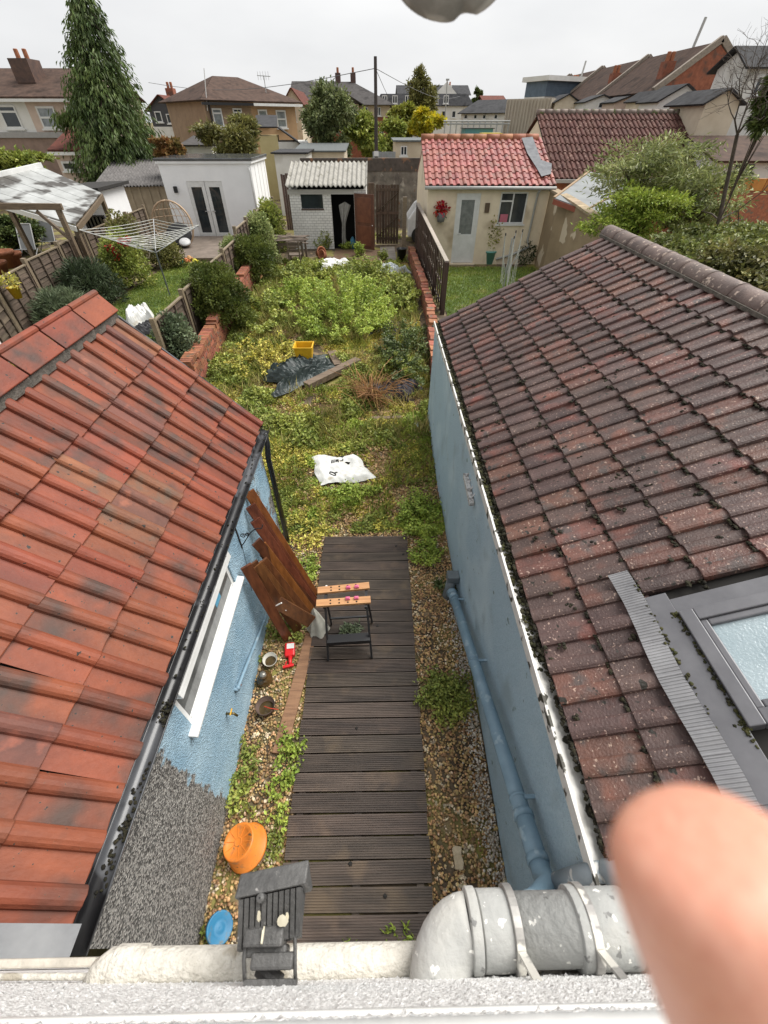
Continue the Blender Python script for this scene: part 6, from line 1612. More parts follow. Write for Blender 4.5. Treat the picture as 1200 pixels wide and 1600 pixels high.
# patio step and toys
m = MB(); m.box((-9.9, 19.6, 0.28), (-5.3, 24.1, 0.42)); tag(m.build('patio', M('patio_stone', (0.20, 0.16, 0.13), (0.12, 0.095, 0.075), scale=3)), kind='structure')
for (px, py, col_, lb) in ((281, 411, (0.03, 0.35, 0.30), 'small teal toy on the patio edge'), (291, 410, (0.60, 0.18, 0.06), 'small orange toy on the patio edge'), (305, 411, (0.62, 0.55, 0.05), 'small yellow toy on the patio edge'), (296, 406, (0.55, 0.30, 0.12), 'small tan toy behind the orange toy')):
    p = atz(px, py, 0.44)
    m = MB(); m.lathe([(0.001, 0), (0.09, 0.01), (0.11, 0.07), (0.06, 0.14), (0.001, 0.16)], p, (0.2, 0, 1), 10); m.lathe([(0.001, 0.0), (0.05, 0.03), (0.04, 0.09), (0.001, 0.1)], p + Vector((0.13, 0, 0)), n=8)
    tag(m.build('toy', plain('toy_' + lb.split()[1], col_)), lb, 'toy')
# white bag and dark bag near the fence corner
c = G(222, 505); cloth('rubble_bag', 'white plastic bag lying on the left lawn by the fence', 'bag', (c.x, c.y, c.z + 0.05), 0.75, 0.85, 0.42, whitebag, 33, rot=0.6)
c = G(240, 520); cloth('dark_bag', 'dark bag beside the white plastic bag', 'bag', (c.x, c.y, c.z + 0.03), 0.8, 0.6, 0.25, plain('dark_bag', (0.03, 0.03, 0.032)), 35)
# summerhouse with polycarbonate canopy at far left
sh = thing('summerhouse', 'white boarded summerhouse with dark window under the canopy', 'summerhouse', (-13.2, 19.6, 0.3))
SH = 20.2
s0, s1 = aty(122, 360, SH).x, aty(172, 350, SH).x; szt = aty(145, 300, SH).z
MB().box((s0, SH, 0.3), (s1, SH + 2.2, szt)).build('wall', wr_m, sh)
for k in range(8): MB().box((s0 - 0.002, SH - 0.012, 0.35 + k * (szt - 0.3) / 8), (s1 + 0.002, SH - 0.001, 0.33 + (k + 0.92) * (szt - 0.3) / 8)).build('weatherboard', wr_m, sh)
f_ = framed(sh, aty(133, 345, SH).x, aty(166, 345, SH).x, aty(150, 358, SH).z, aty(150, 336, SH).z, SH - 0.07, [], glass=glass_dark, t=0.05, frame=plain('dark_frame', (0.03, 0.028, 0.025)))
for k in range(5): MB().box((aty(137 + k * 6, 345, SH).x, SH - 0.045, aty(150, 357, SH).z), (aty(139 + k * 6, 345, SH).x + 0.02, SH - 0.04, aty(150, 338, SH).z)).build('curtain', white_pvc, f_)
MB().prism([(s0 - 0.2, SH - 0.3, szt), (s1 + 0.2, SH - 0.3, szt + 0.05), (s1 + 0.2, SH + 2.4, szt + 0.05), (s0 - 0.2, SH + 2.4, szt)], (0, 0, 0.1)).build('roof', felt, sh)
cn = thing('canopy', 'lean-to canopy of stained clear roofing sheets on timber posts', 'canopy', (-14, 18.5, 0.3))
CPt = [aty(0, 294, 17.2), aty(118, 352, 16.2), aty(158, 302, 19.2), aty(66, 262, 20.6)]
CPt[0].x -= 1.5
sheet = M('stained_clear_sheet', (0.42, 0.43, 0.42), (0.26, 0.265, 0.255), scale=1.5, rough=0.35, spots=(((0.045, 0.038, 0.03), 0.9, 0.52, 0.58),), stretch=(1, 1, 1))
ns = 6
for k in range(ns):
    a, b = k / ns, (k + 0.96) / ns
    MB().prism([CPt[1].lerp(CPt[2], a), CPt[1].lerp(CPt[2], b), CPt[0].lerp(CPt[3], b), CPt[0].lerp(CPt[3], a)], (0, 0, 0.03)).build('roofing_sheet', sheet, cn)
rail_m = rough_wood('canopy_timber', (0.20, 0.145, 0.095), (0.11, 0.08, 0.055))
MB().bar(CPt[0] - Vector((0, 0, 0.10)), CPt[1] - Vector((0, 0, 0.10)), 0.1, 0.14).build('beam', white_pvc, cn)
MB().bar(CPt[1] - Vector((0, 0, 0.10)), CPt[2] - Vector((0, 0, 0.10)), 0.1, 0.14).build('beam', rail_m, cn)
MB().bar(CPt[0] + Vector((0, 0, 0.08)), CPt[3] + Vector((0, 0, 0.08)), 0.12, 0.14).build('beam', white_pvc, cn)
MB().bar(CPt[3] - Vector((0, 0, 0.10)), CPt[2] - Vector((0, 0, 0.10)), 0.1, 0.14).build('beam', rail_m, cn)
for p_ in (CPt[1], CPt[2], CPt[0].lerp(CPt[1], 0.45)): MB().bar((p_.x - 0.1, p_.y + 0.1, 0.3), (p_.x - 0.1, p_.y + 0.1, p_.z - 0.15), 0.13, 0.13).build('post', rail_m, cn)
pg = thing('pergola_frame', 'dark timber beam and braced post at the left edge of the neighbour garden', 'frame', (-13, 15.6, 0.3))
pa2, pb2 = aty(-40, 322, 15.4), aty(97, 323, 15.6)
MB().bar(pa2, pb2, 0.10, 0.16).build('beam', rail_m, pg)
MB().bar((pb2.x - 0.15, 15.6, 0.3), (pb2.x - 0.15, 15.6, pb2.z - 0.08), 0.13, 0.13).build('post', rail_m, pg)
MB().bar((pb2.x - 0.8, 15.55, pb2.z - 0.1), (pb2.x - 0.15, 15.55, pb2.z - 0.85), 0.08, 0.08).build('brace', rail_m, pg)
# sun loungers folded under the canopy
for (px, py, sc_, lb) in ((52, 405, 1.0, 'grey mesh garden recliner standing under the canopy'), (82, 392, 0.9, 'second grey mesh recliner behind the first')):
    c = G(px, py); t = thing('garden_recliner', lb, 'chair', tuple(c), 'recliners under the canopy')
    ms_ = plain('grey_mesh', (0.16, 0.165, 0.165), rough=0.8); fm_ = plain('pale_frame', (0.42, 0.42, 0.41), rough=0.4)
    bk_ = [c + Vector((-0.3, 0.0, 0.35)), c + Vector((0.3, 0.0, 0.35)), c + Vector((0.2, 0.55, 1.15)), c + Vector((-0.4, 0.55, 1.15))]
    MB().prism(bk_, (0, 0.02, 0.0)).build('backrest', ms_, t)
    MB().prism([c + Vector((-0.3, 0.0, 0.35)), c + Vector((0.3, 0.0, 0.35)), c + Vector((0.35, -0.5, 0.42)), c + Vector((-0.25, -0.5, 0.42))], (0, 0, 0.02)).build('seat', ms_, t)
    for k in range(4): MB().tube([bk_[k], bk_[(k + 1) % 4]], 0.022, 6).build('frame_tube', fm_, t)
    for sx in (-0.3, 0.32): MB().tube([c + Vector((sx, -0.4, 0)), c + Vector((sx, 0.1, 0.36)), c + Vector((sx, 0.45, 0))], 0.02, 6).build('leg', fm_, t)
tc2 = M('terracotta', (0.36, 0.14, 0.07))
for (px, py, r, lb) in ((14, 418, 0.42, 'large terracotta planter by the left fence'), (4, 432, 0.36, 'terracotta planter with soil half hidden by the large one'), (27, 415, 0.34, 'terracotta planter with a dead plant beside the recliner')):
    c = G(px, py)
    t = thing('terracotta_pot', lb, 'pot', tuple(c))
    MB().lathe([(0.001, 0), (r * 0.65, 0), (r * 0.95, r * 1.1), (r * 1.05, r * 1.1), (r * 1.05, r * 1.35), (r * 0.92, r * 1.35), (r * 0.88, r * 1.15), (0.001, r * 1.1)], c, n=24).build('pot', tc2, t, smooth=True)
# yellow wall pot on the near-left fence
p = Vector((-9.22, 11.3, 1.30)); p = atx(23, 455, -9.25)
yp = thing('hanging_pot', 'yellow pot with small plant hung on the lapped fence', 'pot', tuple(p))
MB().lathe([(0.001, -0.16), (0.09, -0.16), (0.14, 0.10), (0.15, 0.10), (0.12, 0.08), (0.001, 0.06)], p, n=18).build('pot', plain('yellow_pot', (0.62, 0.38, 0.02)), yp, smooth=True)
# white gutter/conservatory corner at far left edge
p = aty(8, 532, 8.0)
cv_ = thing('conservatory_corner', 'corner of a white plastic conservatory roof beyond the red ridge', 'conservatory', (p.x - 0.6, 8.0, 0))
MB().box((p.x - 1.6, 6.2, p.z - 0.25), (p.x + 0.10, 8.0, p.z - 0.10)).build('gutter', white_pvc, cv_, bevel=0.03)
MB().box((p.x - 1.6, 6.2, p.z - 0.099), (p.x + 0.0, 7.9, p.z + 0.05)).build('eaves_beam', white_pvc, cv_, bevel=0.03)
MB().box((p.x - 1.5, 6.3, 0), (p.x - 0.05, 7.85, p.z - 0.251)).build('wall', white_pvc, cv_)

# plants in pots by the cream outbuilding
c = G(763, 411)
t = thing('potted_shrub', 'yellow green shrub in a turquoise pot by the white door', 'plant', tuple(c))
MB().lathe([(0.001, 0), (0.24, 0), (0.28, 0.40), (0.30, 0.40), (0.30, 0.46), (0.25, 0.46), (0.23, 0.40), (0.001, 0.38)], c, n=20).build('pot', plain('turquoise_pot', (0.17, 0.42, 0.38)), t, smooth=True)
P, D = ball(700, (c.x, c.y, c.z + 1.05), (0.36, 0.34, 0.62), 0.5); V, F = leaves(P, D + np.array([0, 0, .5]), 0.12, 0.06)
np_mesh('foliage', V, F, leafmat('yellow_leaf', (0.44, 0.40, 0.06), (0.26, 0.27, 0.05)), t)
c = G(818, 412)
t = thing('round_shrub', 'small dark round shrub at the outbuilding wall foot', 'shrub', tuple(c))
P, D = ball(900, (c.x, c.y, c.z + 0.38), (0.42, 0.35, 0.42), 0.4); V, F = leaves(P, D, 0.09, 0.05); np_mesh('foliage', V, F, leafmat('dark_round_leaf', (0.06, 0.085, 0.025), (0.03, 0.05, 0.015)), t)
c = G(744, 411)
t = thing('low_planter', 'low grey trough with small plant beside the turquoise pot', 'planter', tuple(c))
MB().box((c.x - 0.36, c.y - 0.15, c.z), (c.x + 0.36, c.y + 0.15, c.z + 0.2)).build('trough', plain('grey_trough', (0.14, 0.14, 0.14)), t, bevel=0.02)
P, D = ball(160, (c.x, c.y, c.z + 0.32), (0.3, 0.13, 0.18), 0.5); V, F = leaves(P, D, 0.10, 0.05); np_mesh('foliage', V, F, leafmat('dark_round_leaf', (0.06, 0.085, 0.025), (0.03, 0.05, 0.015)), t)
p = aty(690, 327, CY0 - 0.12)
t = thing('wall_basket', 'red flowers in a grey wall basket beside the white door', 'flowers', tuple(p))
MB().lathe([(0.001, -0.42), (0.13, -0.38), (0.17, -0.12), (0.14, -0.1)], p, n=14).build('basket', plain('grey_basket', (0.2, 0.2, 0.2)), t, smooth=True)
P, D = ball(160, (p.x, p.y, p.z), (0.26, 0.16, 0.22), 0.6); V, F = leaves(P, D, 0.10, 0.09); np_mesh('flowers', V, F, leafmat('red_flower', (0.55, 0.02, 0.04), (0.40, 0.015, 0.03)), t)
P, D = ball(60, (p.x, p.y, p.z - 0.15), (0.2, 0.12, 0.15), 0.6); V, F = leaves(P, D, 0.10, 0.05); np_mesh('foliage', V, F, leafmat('dark_round_leaf', (0.06, 0.085, 0.025), (0.03, 0.05, 0.015)), t)

# ------------------------------------------------------------------ plants
L_bright = leafmat('bright_weed_leaf', (0.42, 0.50, 0.09), (0.24, 0.32, 0.05), island=0.4)
L_mid = leafmat('mid_weed_leaf', (0.36, 0.39, 0.085), (0.18, 0.22, 0.045), island=0.45)
L_yel = leafmat('yellowing_weed_leaf', (0.62, 0.54, 0.12), (0.36, 0.33, 0.065), island=0.5)
L_dark = leafmat('dark_leaf', (0.13, 0.165, 0.045), (0.06, 0.085, 0.025), island=0.45)
L_con = leafmat('conifer_frond', (0.15, 0.205, 0.06), (0.06, 0.095, 0.026), island=0.4, scale=0.6)
L_grey = leafmat('grey_green_leaf', (0.22, 0.26, 0.15), (0.11, 0.145, 0.08), island=0.35)
L_olive = leafmat('olive_leaf', (0.25, 0.235, 0.07), (0.12, 0.12, 0.04), island=0.45)
L_var = leafmat('variegated_leaf', (0.42, 0.44, 0.20), (0.20, 0.26, 0.08), island=0.4)
bark = M('bark', (0.10, 0.075, 0.055), (0.05, 0.036, 0.027), scale=12, rough=0.9, bump=0.6, bscale=40)

def valnoise(x, y, s, seed):
    r = np.random.default_rng(seed); g_ = r.uniform(0, 1, (64, 64))
    u, v = (x / s) % 63, (y / s) % 63
    i, j = u.astype(int), v.astype(int); fu, fv = u - i, v - j
    fu = fu * fu * (3 - 2 * fu); fv = fv * fv * (3 - 2 * fv)
    return g_[i, j] * (1 - fu) * (1 - fv) + g_[i + 1, j] * fu * (1 - fv) + g_[i, j + 1] * (1 - fu) * fv + g_[i + 1, j + 1] * fu * fv
gzv = np.vectorize(gz)
def ground_cover(n, mat, label, seed, x0, x1, y0, y1, thr, L, W, hmax, avoid=()):
    x = rng.uniform(x0, x1, n); y = rng.uniform(y0, y1, n)
    d = 0.6 * valnoise(x + 50, y + 50, 0.55, seed) + 0.4 * valnoise(x + 50, y + 50, 0.17, seed + 1)
    lx = np.where(y < 8.7, -9.0, -4.0 - (y - 8.6) / 9 * 0.3); rx = np.where(y < 7.7, 0.98, 1.2)
    lx = np.where(y < 4.2, -1.35, lx)
    keep = (d > thr + rng.uniform(-0.05, 0.08, n)) & (x > lx) & (x < rx)
    keep &= ~((x > -0.85) & (x < 0.42) & (y < 4.25))
    for (ax, ay, r) in avoid: keep &= ((x - ax) ** 2 + (y - ay) ** 2) > r * r * rng.uniform(0.55, 1.1, n)
    x, y, d = x[keep], y[keep], d[keep]
    h = hmax * np.clip((d - thr) / 0.35, 0.08, 1) * rng.uniform(0.15, 1.0, len(x))
    P = np.stack([x, y, gzv(y) + 0.015 + h], 1)
    D = rng.normal(0, 1, (len(x), 3)); D[:, 2] = np.abs(D[:, 2]) * 0.5 + 0.15
    V, F = leaves(P, D, L, W)
    print(label, len(x))
    tag(np_mesh('weeds', V, F, mat), label, 'weeds', kind='stuff')
avoid = [(-1.9, 10.35, 0.7), (-1.85, 9.9, 0.5), (bgc.x, bgc.y, 0.62), (-1.4, 9.45, 0.75), (-0.2, 8.75, 0.4), (0.42, 8.8, 0.45), (-1.8, 18.5, 0.8)]
ground_cover(210000, L_mid, 'mixed green weeds carpeting the overgrown bed', 3, -4.2, 1.25, 6.3, 19.3, 0.47, 0.075, 0.045, 0.26, avoid)
ground_cover(60000, L_mid, 'low patchy weeds between the decking and the timber edging', 31, -2.6, 1.0, 4.25, 7.6, 0.56, 0.045, 0.028, 0.10, avoid)
ground_cover(200000, L_yel, 'yellowing weeds among the green on the overgrown bed', 8, -4.2, 1.25, 4.3, 19.0, 0.46, 0.05, 0.03, 0.09, avoid)
ground_cover(80000, L_bright, 'fresh bright green weeds near the decking end and white bag', 14, -1.35, 1.0, 4.2, 8.0, 0.60, 0.05, 0.03, 0.15, avoid)
ground_cover(60000, leafmat('dry_leaf_litter', (0.50, 0.34, 0.17), (0.27, 0.17, 0.085), island=0.5), 'dry brown leaf litter between the weeds', 23, -4.2, 1.2, 4.4, 19.5, 0.35, 0.06, 0.035, 0.04, avoid)

def long_grass(n, label, mat, seed, x0, x1, y0, y1, thr, L, W):
    x = rng.uniform(x0, x1, n); y = rng.uniform(y0, y1, n); d = valnoise(x + 50, y + 50, 0.45, seed); k = d > thr
    for (ax, ay, r) in avoid: k &= ((x - ax) ** 2 + (y - ay) ** 2) > (r * 1.15) ** 2
    x, y = x[k], y[k]
    P = np.stack([x, y, gzv(y) + 0.01], 1); D = rng.normal(0, 0.45, (len(x), 3)); D[:, 2] = 1
    V, F = leaves(P, D, L, W, jitter=0.25); tag(np_mesh('long_grass', V, F, mat), label, 'grass', kind='stuff')
long_grass(17000, 'straggling long grass and dead stems standing among the weeds', leafmat('dry_grass', (0.56, 0.48, 0.20), (0.30, 0.29, 0.09), island=0.5), 41, -4.0, 1.2, 6.5, 18.5, 0.58, 0.30, 0.012)
long_grass(16000, 'green long grass tufts among the weeds', L_mid, 47, -4.0, 1.2, 4.6, 18.5, 0.62, 0.26, 0.016)
def clump(name, label, px, py, r, h, n, L, W, mat, cat='weed', stems=24, at=None, group=None, ry=None):
    c = at if at is not None else G(px, py)
    t = thing(name, label, cat, tuple(c), group)
    ry = ry or r
    parts = []
    m = MB()
    for k in range(stems):
        a = rnd.uniform(0, 6.28); q = math.sqrt(rnd.random())
        bx, by = r * q * math.cos(a), ry * q * math.sin(a)
        hh = h * (1 - 0.55 * q * q) * rnd.uniform(0.65, 1.1)
        tip = Vector((bx * 1.25 + rnd.gauss(0, 0.04), by * 1.25 + rnd.gauss(0, 0.04), hh))
        b0_ = Vector((bx * 0.7, by * 0.7, 0.0))
        m.tube([c + b0_, c + b0_.lerp(tip, 0.5) + Vector((0, 0, 0.04 * h)), c + tip], [0.006 + 0.004 * h, 0.005, 0.002], 4, cap=False)
        k_ = max(4, n // stems)
        tt = rng.uniform(0.12, 1.0, k_) ** 0.8
        P = np.array(c) + np.array(b0_) + (np.array(tip) - np.array(b0_)) * tt[:, None] + rng.normal(0, 0.012 + 0.05 * min(r, 0.5), (k_, 3))
        P[:, 2] = np.maximum(P[:, 2], c.z + 0.01)
        D = rng.normal(0, 1, (k_, 3)); D[:, 2] = D[:, 2] * 0.4 + 0.35
        parts.append(leaves(P, D, L, W))
    m.build('stems', leafmat('green_stem', (0.13, 0.15, 0.05), (0.08, 0.10, 0.03)), t)
    V, F = merge(parts)
    np_mesh('foliage', V, F, mat, t)
    return t
# the tall mint-like mound in the middle of the garden
clump('weed_mound', 'tall bushy green weed mound in the middle of the garden', 0, 0, 1.25, 1.0, 11000, 0.085, 0.042, L_bright, 'weeds', 130, at=Vector((-0.95, 13.0, gz(13))), ry=2.2)
clump('weed_mound', 'dark trailing weed heap against the right brick edging', 0, 0, 0.7, 0.55, 4200, 0.08, 0.05, L_dark, 'weeds', 60, at=Vector((0.75, 10.4, gz(10.4))), ry=1.7)
clump('weed_mound', 'leafy bindweed heap below the dark fence', 0, 0, 0.55, 0.5, 2600, 0.11, 0.07, L_mid, 'weeds', 44, at=Vector((0.75, 14.6, gz(14.6))), ry=1.6)
clump('weed_mound', 'tangled weed heap before the rotting table', 0, 0, 1.0, 0.45, 3600, 0.10, 0.06, L_mid, 'weeds', 60, at=Vector((-2.6, 17.2, gz(17.2))), ry=1.1)
clump('weed_mound', 'bramble heap trailing from the left brick wall', 0, 0, 0.7, 0.5, 2800, 0.10, 0.06, L_mid, 'weeds', 44, at=Vector((-3.3, 13.2, gz(13.2))), ry=1.6)
clump('weed_clump', 'green weeds overlapping the near edge of the printed white bag', 548, 775, 0.42, 0.20, 1500, 0.05, 0.03, L_bright, 'weeds', 60, ry=0.16)
clump('weed_clump', 'dense bright weeds at the corner of decking and blue wall', 655, 812, 0.30, 0.28, 2200, 0.05, 0.028, L_bright, 'weeds', 60, ry=0.5)
clump('weed_clump', 'bright weeds beside the square gully hopper', 668, 868, 0.22, 0.18, 900, 0.045, 0.026, L_bright, 'weeds', 34, ry=0.2)
clump('weed_clump', 'dark sprawling plant growing round the gully hopper', 694, 920, 0.12, 0.12, 260, 0.045, 0.03, L_dark, 'weeds', 16)
clump('weed_clump', 'feathery green bush of weeds between decking and drainpipe', 697, 1090, 0.24, 0.24, 1900, 0.042, 0.022, L_mid, 'weeds', 60, ry=0.24)
clump('weed_clump', 'weed tuft at the left decking edge beside the boards pile', 488, 890, 0.12, 0.14, 420, 0.045, 0.026, L_bright, 'weeds', 22, ry=0.25)
clump('weed_clump', 'yellow green weeds at the far left corner of the decking', 480, 830, 0.30, 0.16, 900, 0.05, 0.03, L_yel, 'weeds', 40, ry=0.4)
clump('weed_clump', 'weed tuft between the plank end and the decking', 458, 1165, 0.10, 0.13, 380, 0.04, 0.024, L_bright, 'weeds', 20)
clump('weed_clump', 'green weeds along the foot of the pebbledash wall above the tub', 376, 1220, 0.12, 0.13, 620, 0.04, 0.024, L_mid, 'weeds', 34, ry=0.32)
clump('weed_clump', 'weeds at the decking edge opposite the orange tub', 443, 1225, 0.08, 0.13, 420, 0.04, 0.024, L_bright, 'weeds', 24, ry=0.3)
clump('weed_clump', 'low weeds along the decking edge beside the floodlight', 432, 1330, 0.07, 0.08, 300, 0.035, 0.02, L_mid, 'weeds', 18, ry=0.25)
clump('weed_clump', 'weeds under the foot of the leaning boards', 452, 985, 0.22, 0.10, 420, 0.045, 0.026, L_mid, 'weeds', 24, ry=0.14)
clump('weed_clump', 'small green tuft growing at the foot of the white pot', 398, 1040, 0.06, 0.10, 120, 0.04, 0.025, L_mid, 'weeds', 9)
clump('weed_clump', 'fern like sprig at the house end of the decking', 628, 1466, 0.05, 0.13, 120, 0.04, 0.018, L_bright, 'weeds', 9)
clump('weed_clump', 'tiny sprig at the house end of the decking beside the fern', 545, 1474, 0.04, 0.07, 60, 0.03, 0.016, L_bright, 'weeds', 7)
clump('weed_clump', 'small weeds around the blue disc', 335, 1480, 0.08, 0.08, 200, 0.035, 0.02, L_mid, 'weeds', 12)
p = atz(548, 985, 0.06)
clump('cut_sprig', 'wilting cut weed lying on the decking under the workbench', 0, 0, 0.14, 0.06, 260, 0.05, 0.02, L_grey, 'sprig', 14, at=p, ry=0.05)
for k, (px, py, r, h, lb) in enumerate(((505, 390, 0.4, 0.75, 'green weeds at the white shed wall below its window'), (562, 400, 0.22, 0.55, 'small green bush in front of the brown shed door'), (598, 408, 0.18, 0.45, 'small weed growing at the slab path edge'), (485, 375, 0.25, 1.0, 'tall spindly weed against the corner of the white shed'), (608, 372, 0.6, 0.25, 'grass and weeds in the gateway'), (545, 388, 0.3, 0.3, 'low weeds along the shed doorstep'))):
    clump('weed_clump', lb, px, py, r, h, 500, 0.09, 0.05, L_bright if k % 2 else L_mid, 'weeds', 22)

clump('weed_mound', 'tall nettle bed behind the central mound', 0, 0, 0.9, 0.8, 3600, 0.10, 0.05, L_mid, 'weeds', 54, at=Vector((-0.5, 16.4, gz(16.4))), ry=1.0)
clump('weed_mound', 'tall leafy weeds left of the central mound', 0, 0, 0.7, 0.6, 2600, 0.09, 0.05, L_bright, 'weeds', 46, at=Vector((-2.6, 14.6, gz(14.6))), ry=1.2)
clump('weed_mound', 'low bramble tangle between crate and brick wall', 0, 0, 0.8, 0.38, 2400, 0.07, 0.045, L_yel, 'weeds', 46, at=Vector((-3.0, 10.3, gz(10.3))), ry=1.1)
clump('weed_mound', 'weedy tuft behind the dark purple fabric', 0, 0, 0.45, 0.5, 1500, 0.07, 0.045, L_mid, 'weeds', 34, at=Vector((0.55, 9.5, gz(9.5))), ry=0.4)
# dome shrubs
def dome(label, c, r, h, n, mat, L, W, lump=18, cat='shrub', name='dome_shrub'):
    t = thing(name, label, cat, tuple(c)); parts = []
    MB().tube([c, c + Vector((0, 0, h * 0.5))], [0.06, 0.03], 7).build('trunk', bark, t)
    for k in range(lump):
        a = 2.4 * k; zz = (k + 0.5) / lump
        rr = r * 0.75 * math.sqrt(max(0.05, 1 - (zz * 1.0) ** 2.2))
        cc_ = (c.x + rr * math.cos(a), c.y + rr * math.sin(a), c.z + h * (0.12 + 0.75 * zz))
        P, D = ball(n // lump, cc_, (r * 0.40, r * 0.40, h * 0.17), 0.35)
        D[:, 2] += 0.4
        parts.append(leaves(P, D, L, W))
    P, D = ball(n // 3, (c.x, c.y, c.z + h * 0.45), (r * 0.75, r * 0.75, h * 0.45), 0.8); parts.append(leaves(P, D, L, W))
    V, F = merge(parts); V[:, 2] = np.maximum(V[:, 2], c.z + 0.01)
    np_mesh('crown', V, F, mat, t)
    return t
L_dome = leafmat('dome_leaf', (0.17, 0.20, 0.045), (0.065, 0.09, 0.02), island=0.35, scale=2.0)
dome('dense dark green dome shrub on the brick wall nearest the red roof', Vector((-4.35, 12.0, 0.4)), 0.85, 1.5, 14000, L_dome, 0.075, 0.045)
dome('dark green dome shrub further along the brick wall by the lapped fence post', Vector((-4.35, 16.3, 0.5)), 0.78, 1.25, 9000, L_dome, 0.08, 0.05)
dome('tall variegated cream and green shrub above the second dome', Vector((-4.55, 18.9, 0.3)), 0.62, 1.75, 4500, L_var, 0.11, 0.06, cat='shrub', name='variegated_shrub')
dome('ivy covering the end of the lapped fence by the red roof', Vector((-4.65, 9.6, 0.1)), 0.5, 1.35, 4200, L_grey, 0.08, 0.06, name='ivy')
dome('leafy climber hanging on the darker fence beside the shed', Vector((-4.6, 21.3, 0.3)), 0.6, 1.9, 3500, L_mid, 0.11, 0.06, name='climber')
# left garden borders
dome('grey green lavender bush in front of the lapped fence', Vector((-8.85, 12.4, 0.2)), 0.75, 0.95, 6000, L_grey, 0.16, 0.025, name='lavender_bush')
dome('darker rosemary bush behind the lavender', Vector((-9.0, 14.3, 0.25)), 0.85, 1.25, 6000, leafmat('rosemary', (0.09, 0.12, 0.06), (0.045, 0.065, 0.03)), 0.14, 0.03, name='rosemary_bush')
t = dome('leggy rose bush with red blooms by the lapped fence', Vector((-8.6, 16.0, 0.28)), 0.75, 1.7, 3600, L_mid, 0.10, 0.06, lump=12, name='rose_bush')
for k, (px, py) in enumerate(((172, 387), (178, 392), (182, 400), (191, 378), (199, 376))):
    p = aty(px, py, 15.6)
    P, D = ball(40, p, (0.11, 0.09, 0.11), 0.6); V, F = leaves(P, D, 0.08, 0.08); np_mesh('bloom', V, F, leafmat('red_flower', (0.55, 0.02, 0.04), (0.40, 0.015, 0.03)), t)
dome('leggy shrub with pink tips by the canopy', Vector((-9.4, 18.3, 0.3)), 0.7, 1.9, 2600, L_olive, 0.11, 0.05, lump=10, name='shrub')
dome('bronze leaved shrub beside the patio', Vector((-8.2, 18.6, 0.3)), 0.6, 1.0, 2600, L_olive, 0.09, 0.05, name='shrub')
dome('yellow flowered shrub below the garden room doors', Vector((-5.9, 19.8, 0.3)), 0.6, 0.85, 2600, L_var, 0.09, 0.05, name='shrub')
dome('low shrubs at the lawn corner by the near fence', Vector((-8.5, 10.6, 0.12)), 0.6, 0.5, 2200, L_mid, 0.08, 0.05, name='shrub')
dome('small herb bush beside the white conservatory corner', Vector((-9.0, 9.6, 0.1)), 0.5, 0.6, 1800, L_yel, 0.07, 0.045, name='herb_bush')
t = yp
P, D = ball(150, tuple(p for p in ORG[yp.name] + Vector((0, 0, 0.22))), (0.2, 0.18, 0.18), 0.6); V, F = leaves(P, D, 0.09, 0.05); np_mesh('foliage', V, F, L_yel, yp)

# broadleaf tree / tall shrub with limbs to every leaf clump
def tree(label, base, blobs, n, L, W, mat, tr=0.12, name='tree', cat='tree', shell=0.5, lim=True, ltop=None):
    t = thing(name, label, cat, tuple(base)); parts = []
    zs_ = [b[0][2] for b in blobs]; top = Vector((base.x, base.y, base.z)) + Vector((0, 0, max(zs_) - base.z)) * 0.85
    cx_ = sum(b[0][0] for b in blobs) / len(blobs); cy_ = sum(b[0][1] for b in blobs) / len(blobs)
    top = Vector((cx_ * 0.6 + base.x * 0.4, cy_ * 0.6 + base.y * 0.4, max(zs_)))
    m = MB(); m.tube([base - Vector((0, 0, 0.1)), base.lerp(top, 0.35) + Vector((0.05, 0, 0)), top], [tr, tr * 0.7, tr * 0.2], 7)
    for (c, r) in blobs:
        c = Vector(c); s_ = base.lerp(top, min(0.9, max(0.15, (c.z - base.z) / max(0.1, top.z - base.z) - 0.25)))
        m.tube([s_, s_.lerp(c, 0.6) + Vector((0, 0, 0.08)), c], [tr * 0.4, tr * 0.25, tr * 0.08], 5)
    m.build('trunk', bark, t)
    tot = sum(r[0] * r[2] for _, r in blobs)
    for (c, r) in blobs:
        k = int(2.6 * n * r[0] * r[2] / tot)
        # sub clumps give an uneven outline
        ns_ = max(4, k // 55)
        sc_, _ = ball(ns_, c, r, shell)
        idx = rng.integers(0, ns_, k)
        P = sc_[idx] + rng.normal(0, 1, (k, 3)) * np.array(r) * 0.26
        D = P - np.array(c); D = unit(D) + np.array([0, 0, 0.1])
        parts.append(leaves(P, D, L, W, jitter=0.6))
    V, F = merge(parts); np_mesh('crown', V, F, mat, t)
    return t
def blobset(c, R, n, seed, flat=1.0):
    r = random.Random(seed); out = []
    for k in range(n):
        a = r.uniform(0, 6.28); q = math.sqrt(r.random()); zz = r.uniform(-1, 1)
        s_ = math.sqrt(1 - zz * zz * 0.8)
        out.append(((c[0] + R[0] * q * s_ * math.cos(a) * 0.8, c[1] + R[1] * q * s_ * math.sin(a) * 0.8, c[2] + R[2] * zz * 0.8), (R[0] * r.uniform(0.25, 0.45), R[1] * r.uniform(0.25, 0.45), R[2] * r.uniform(0.2, 0.4))))
    return out
def pxtree(label, Y, px, py, rx, rz, n, L, W, mat, seed, nb=14, name='tree', zb=0.3, tr=0.15, ry=None, cat='tree'):
    c = aty(px, py, Y); k = Y / 885.0
    R = (rx * k, (ry or rx) * k, rz * k * 0.74)
    if Y > 25: L, W, R = L * 1.25, W * 1.5, (R[0] * 1.1, R[1] * 1.1, R[2] * 1.15)
    return tree(label, Vector((c.x, Y, zb)), blobset(tuple(c), R, nb, seed), n, L, W, mat, tr, name, cat)

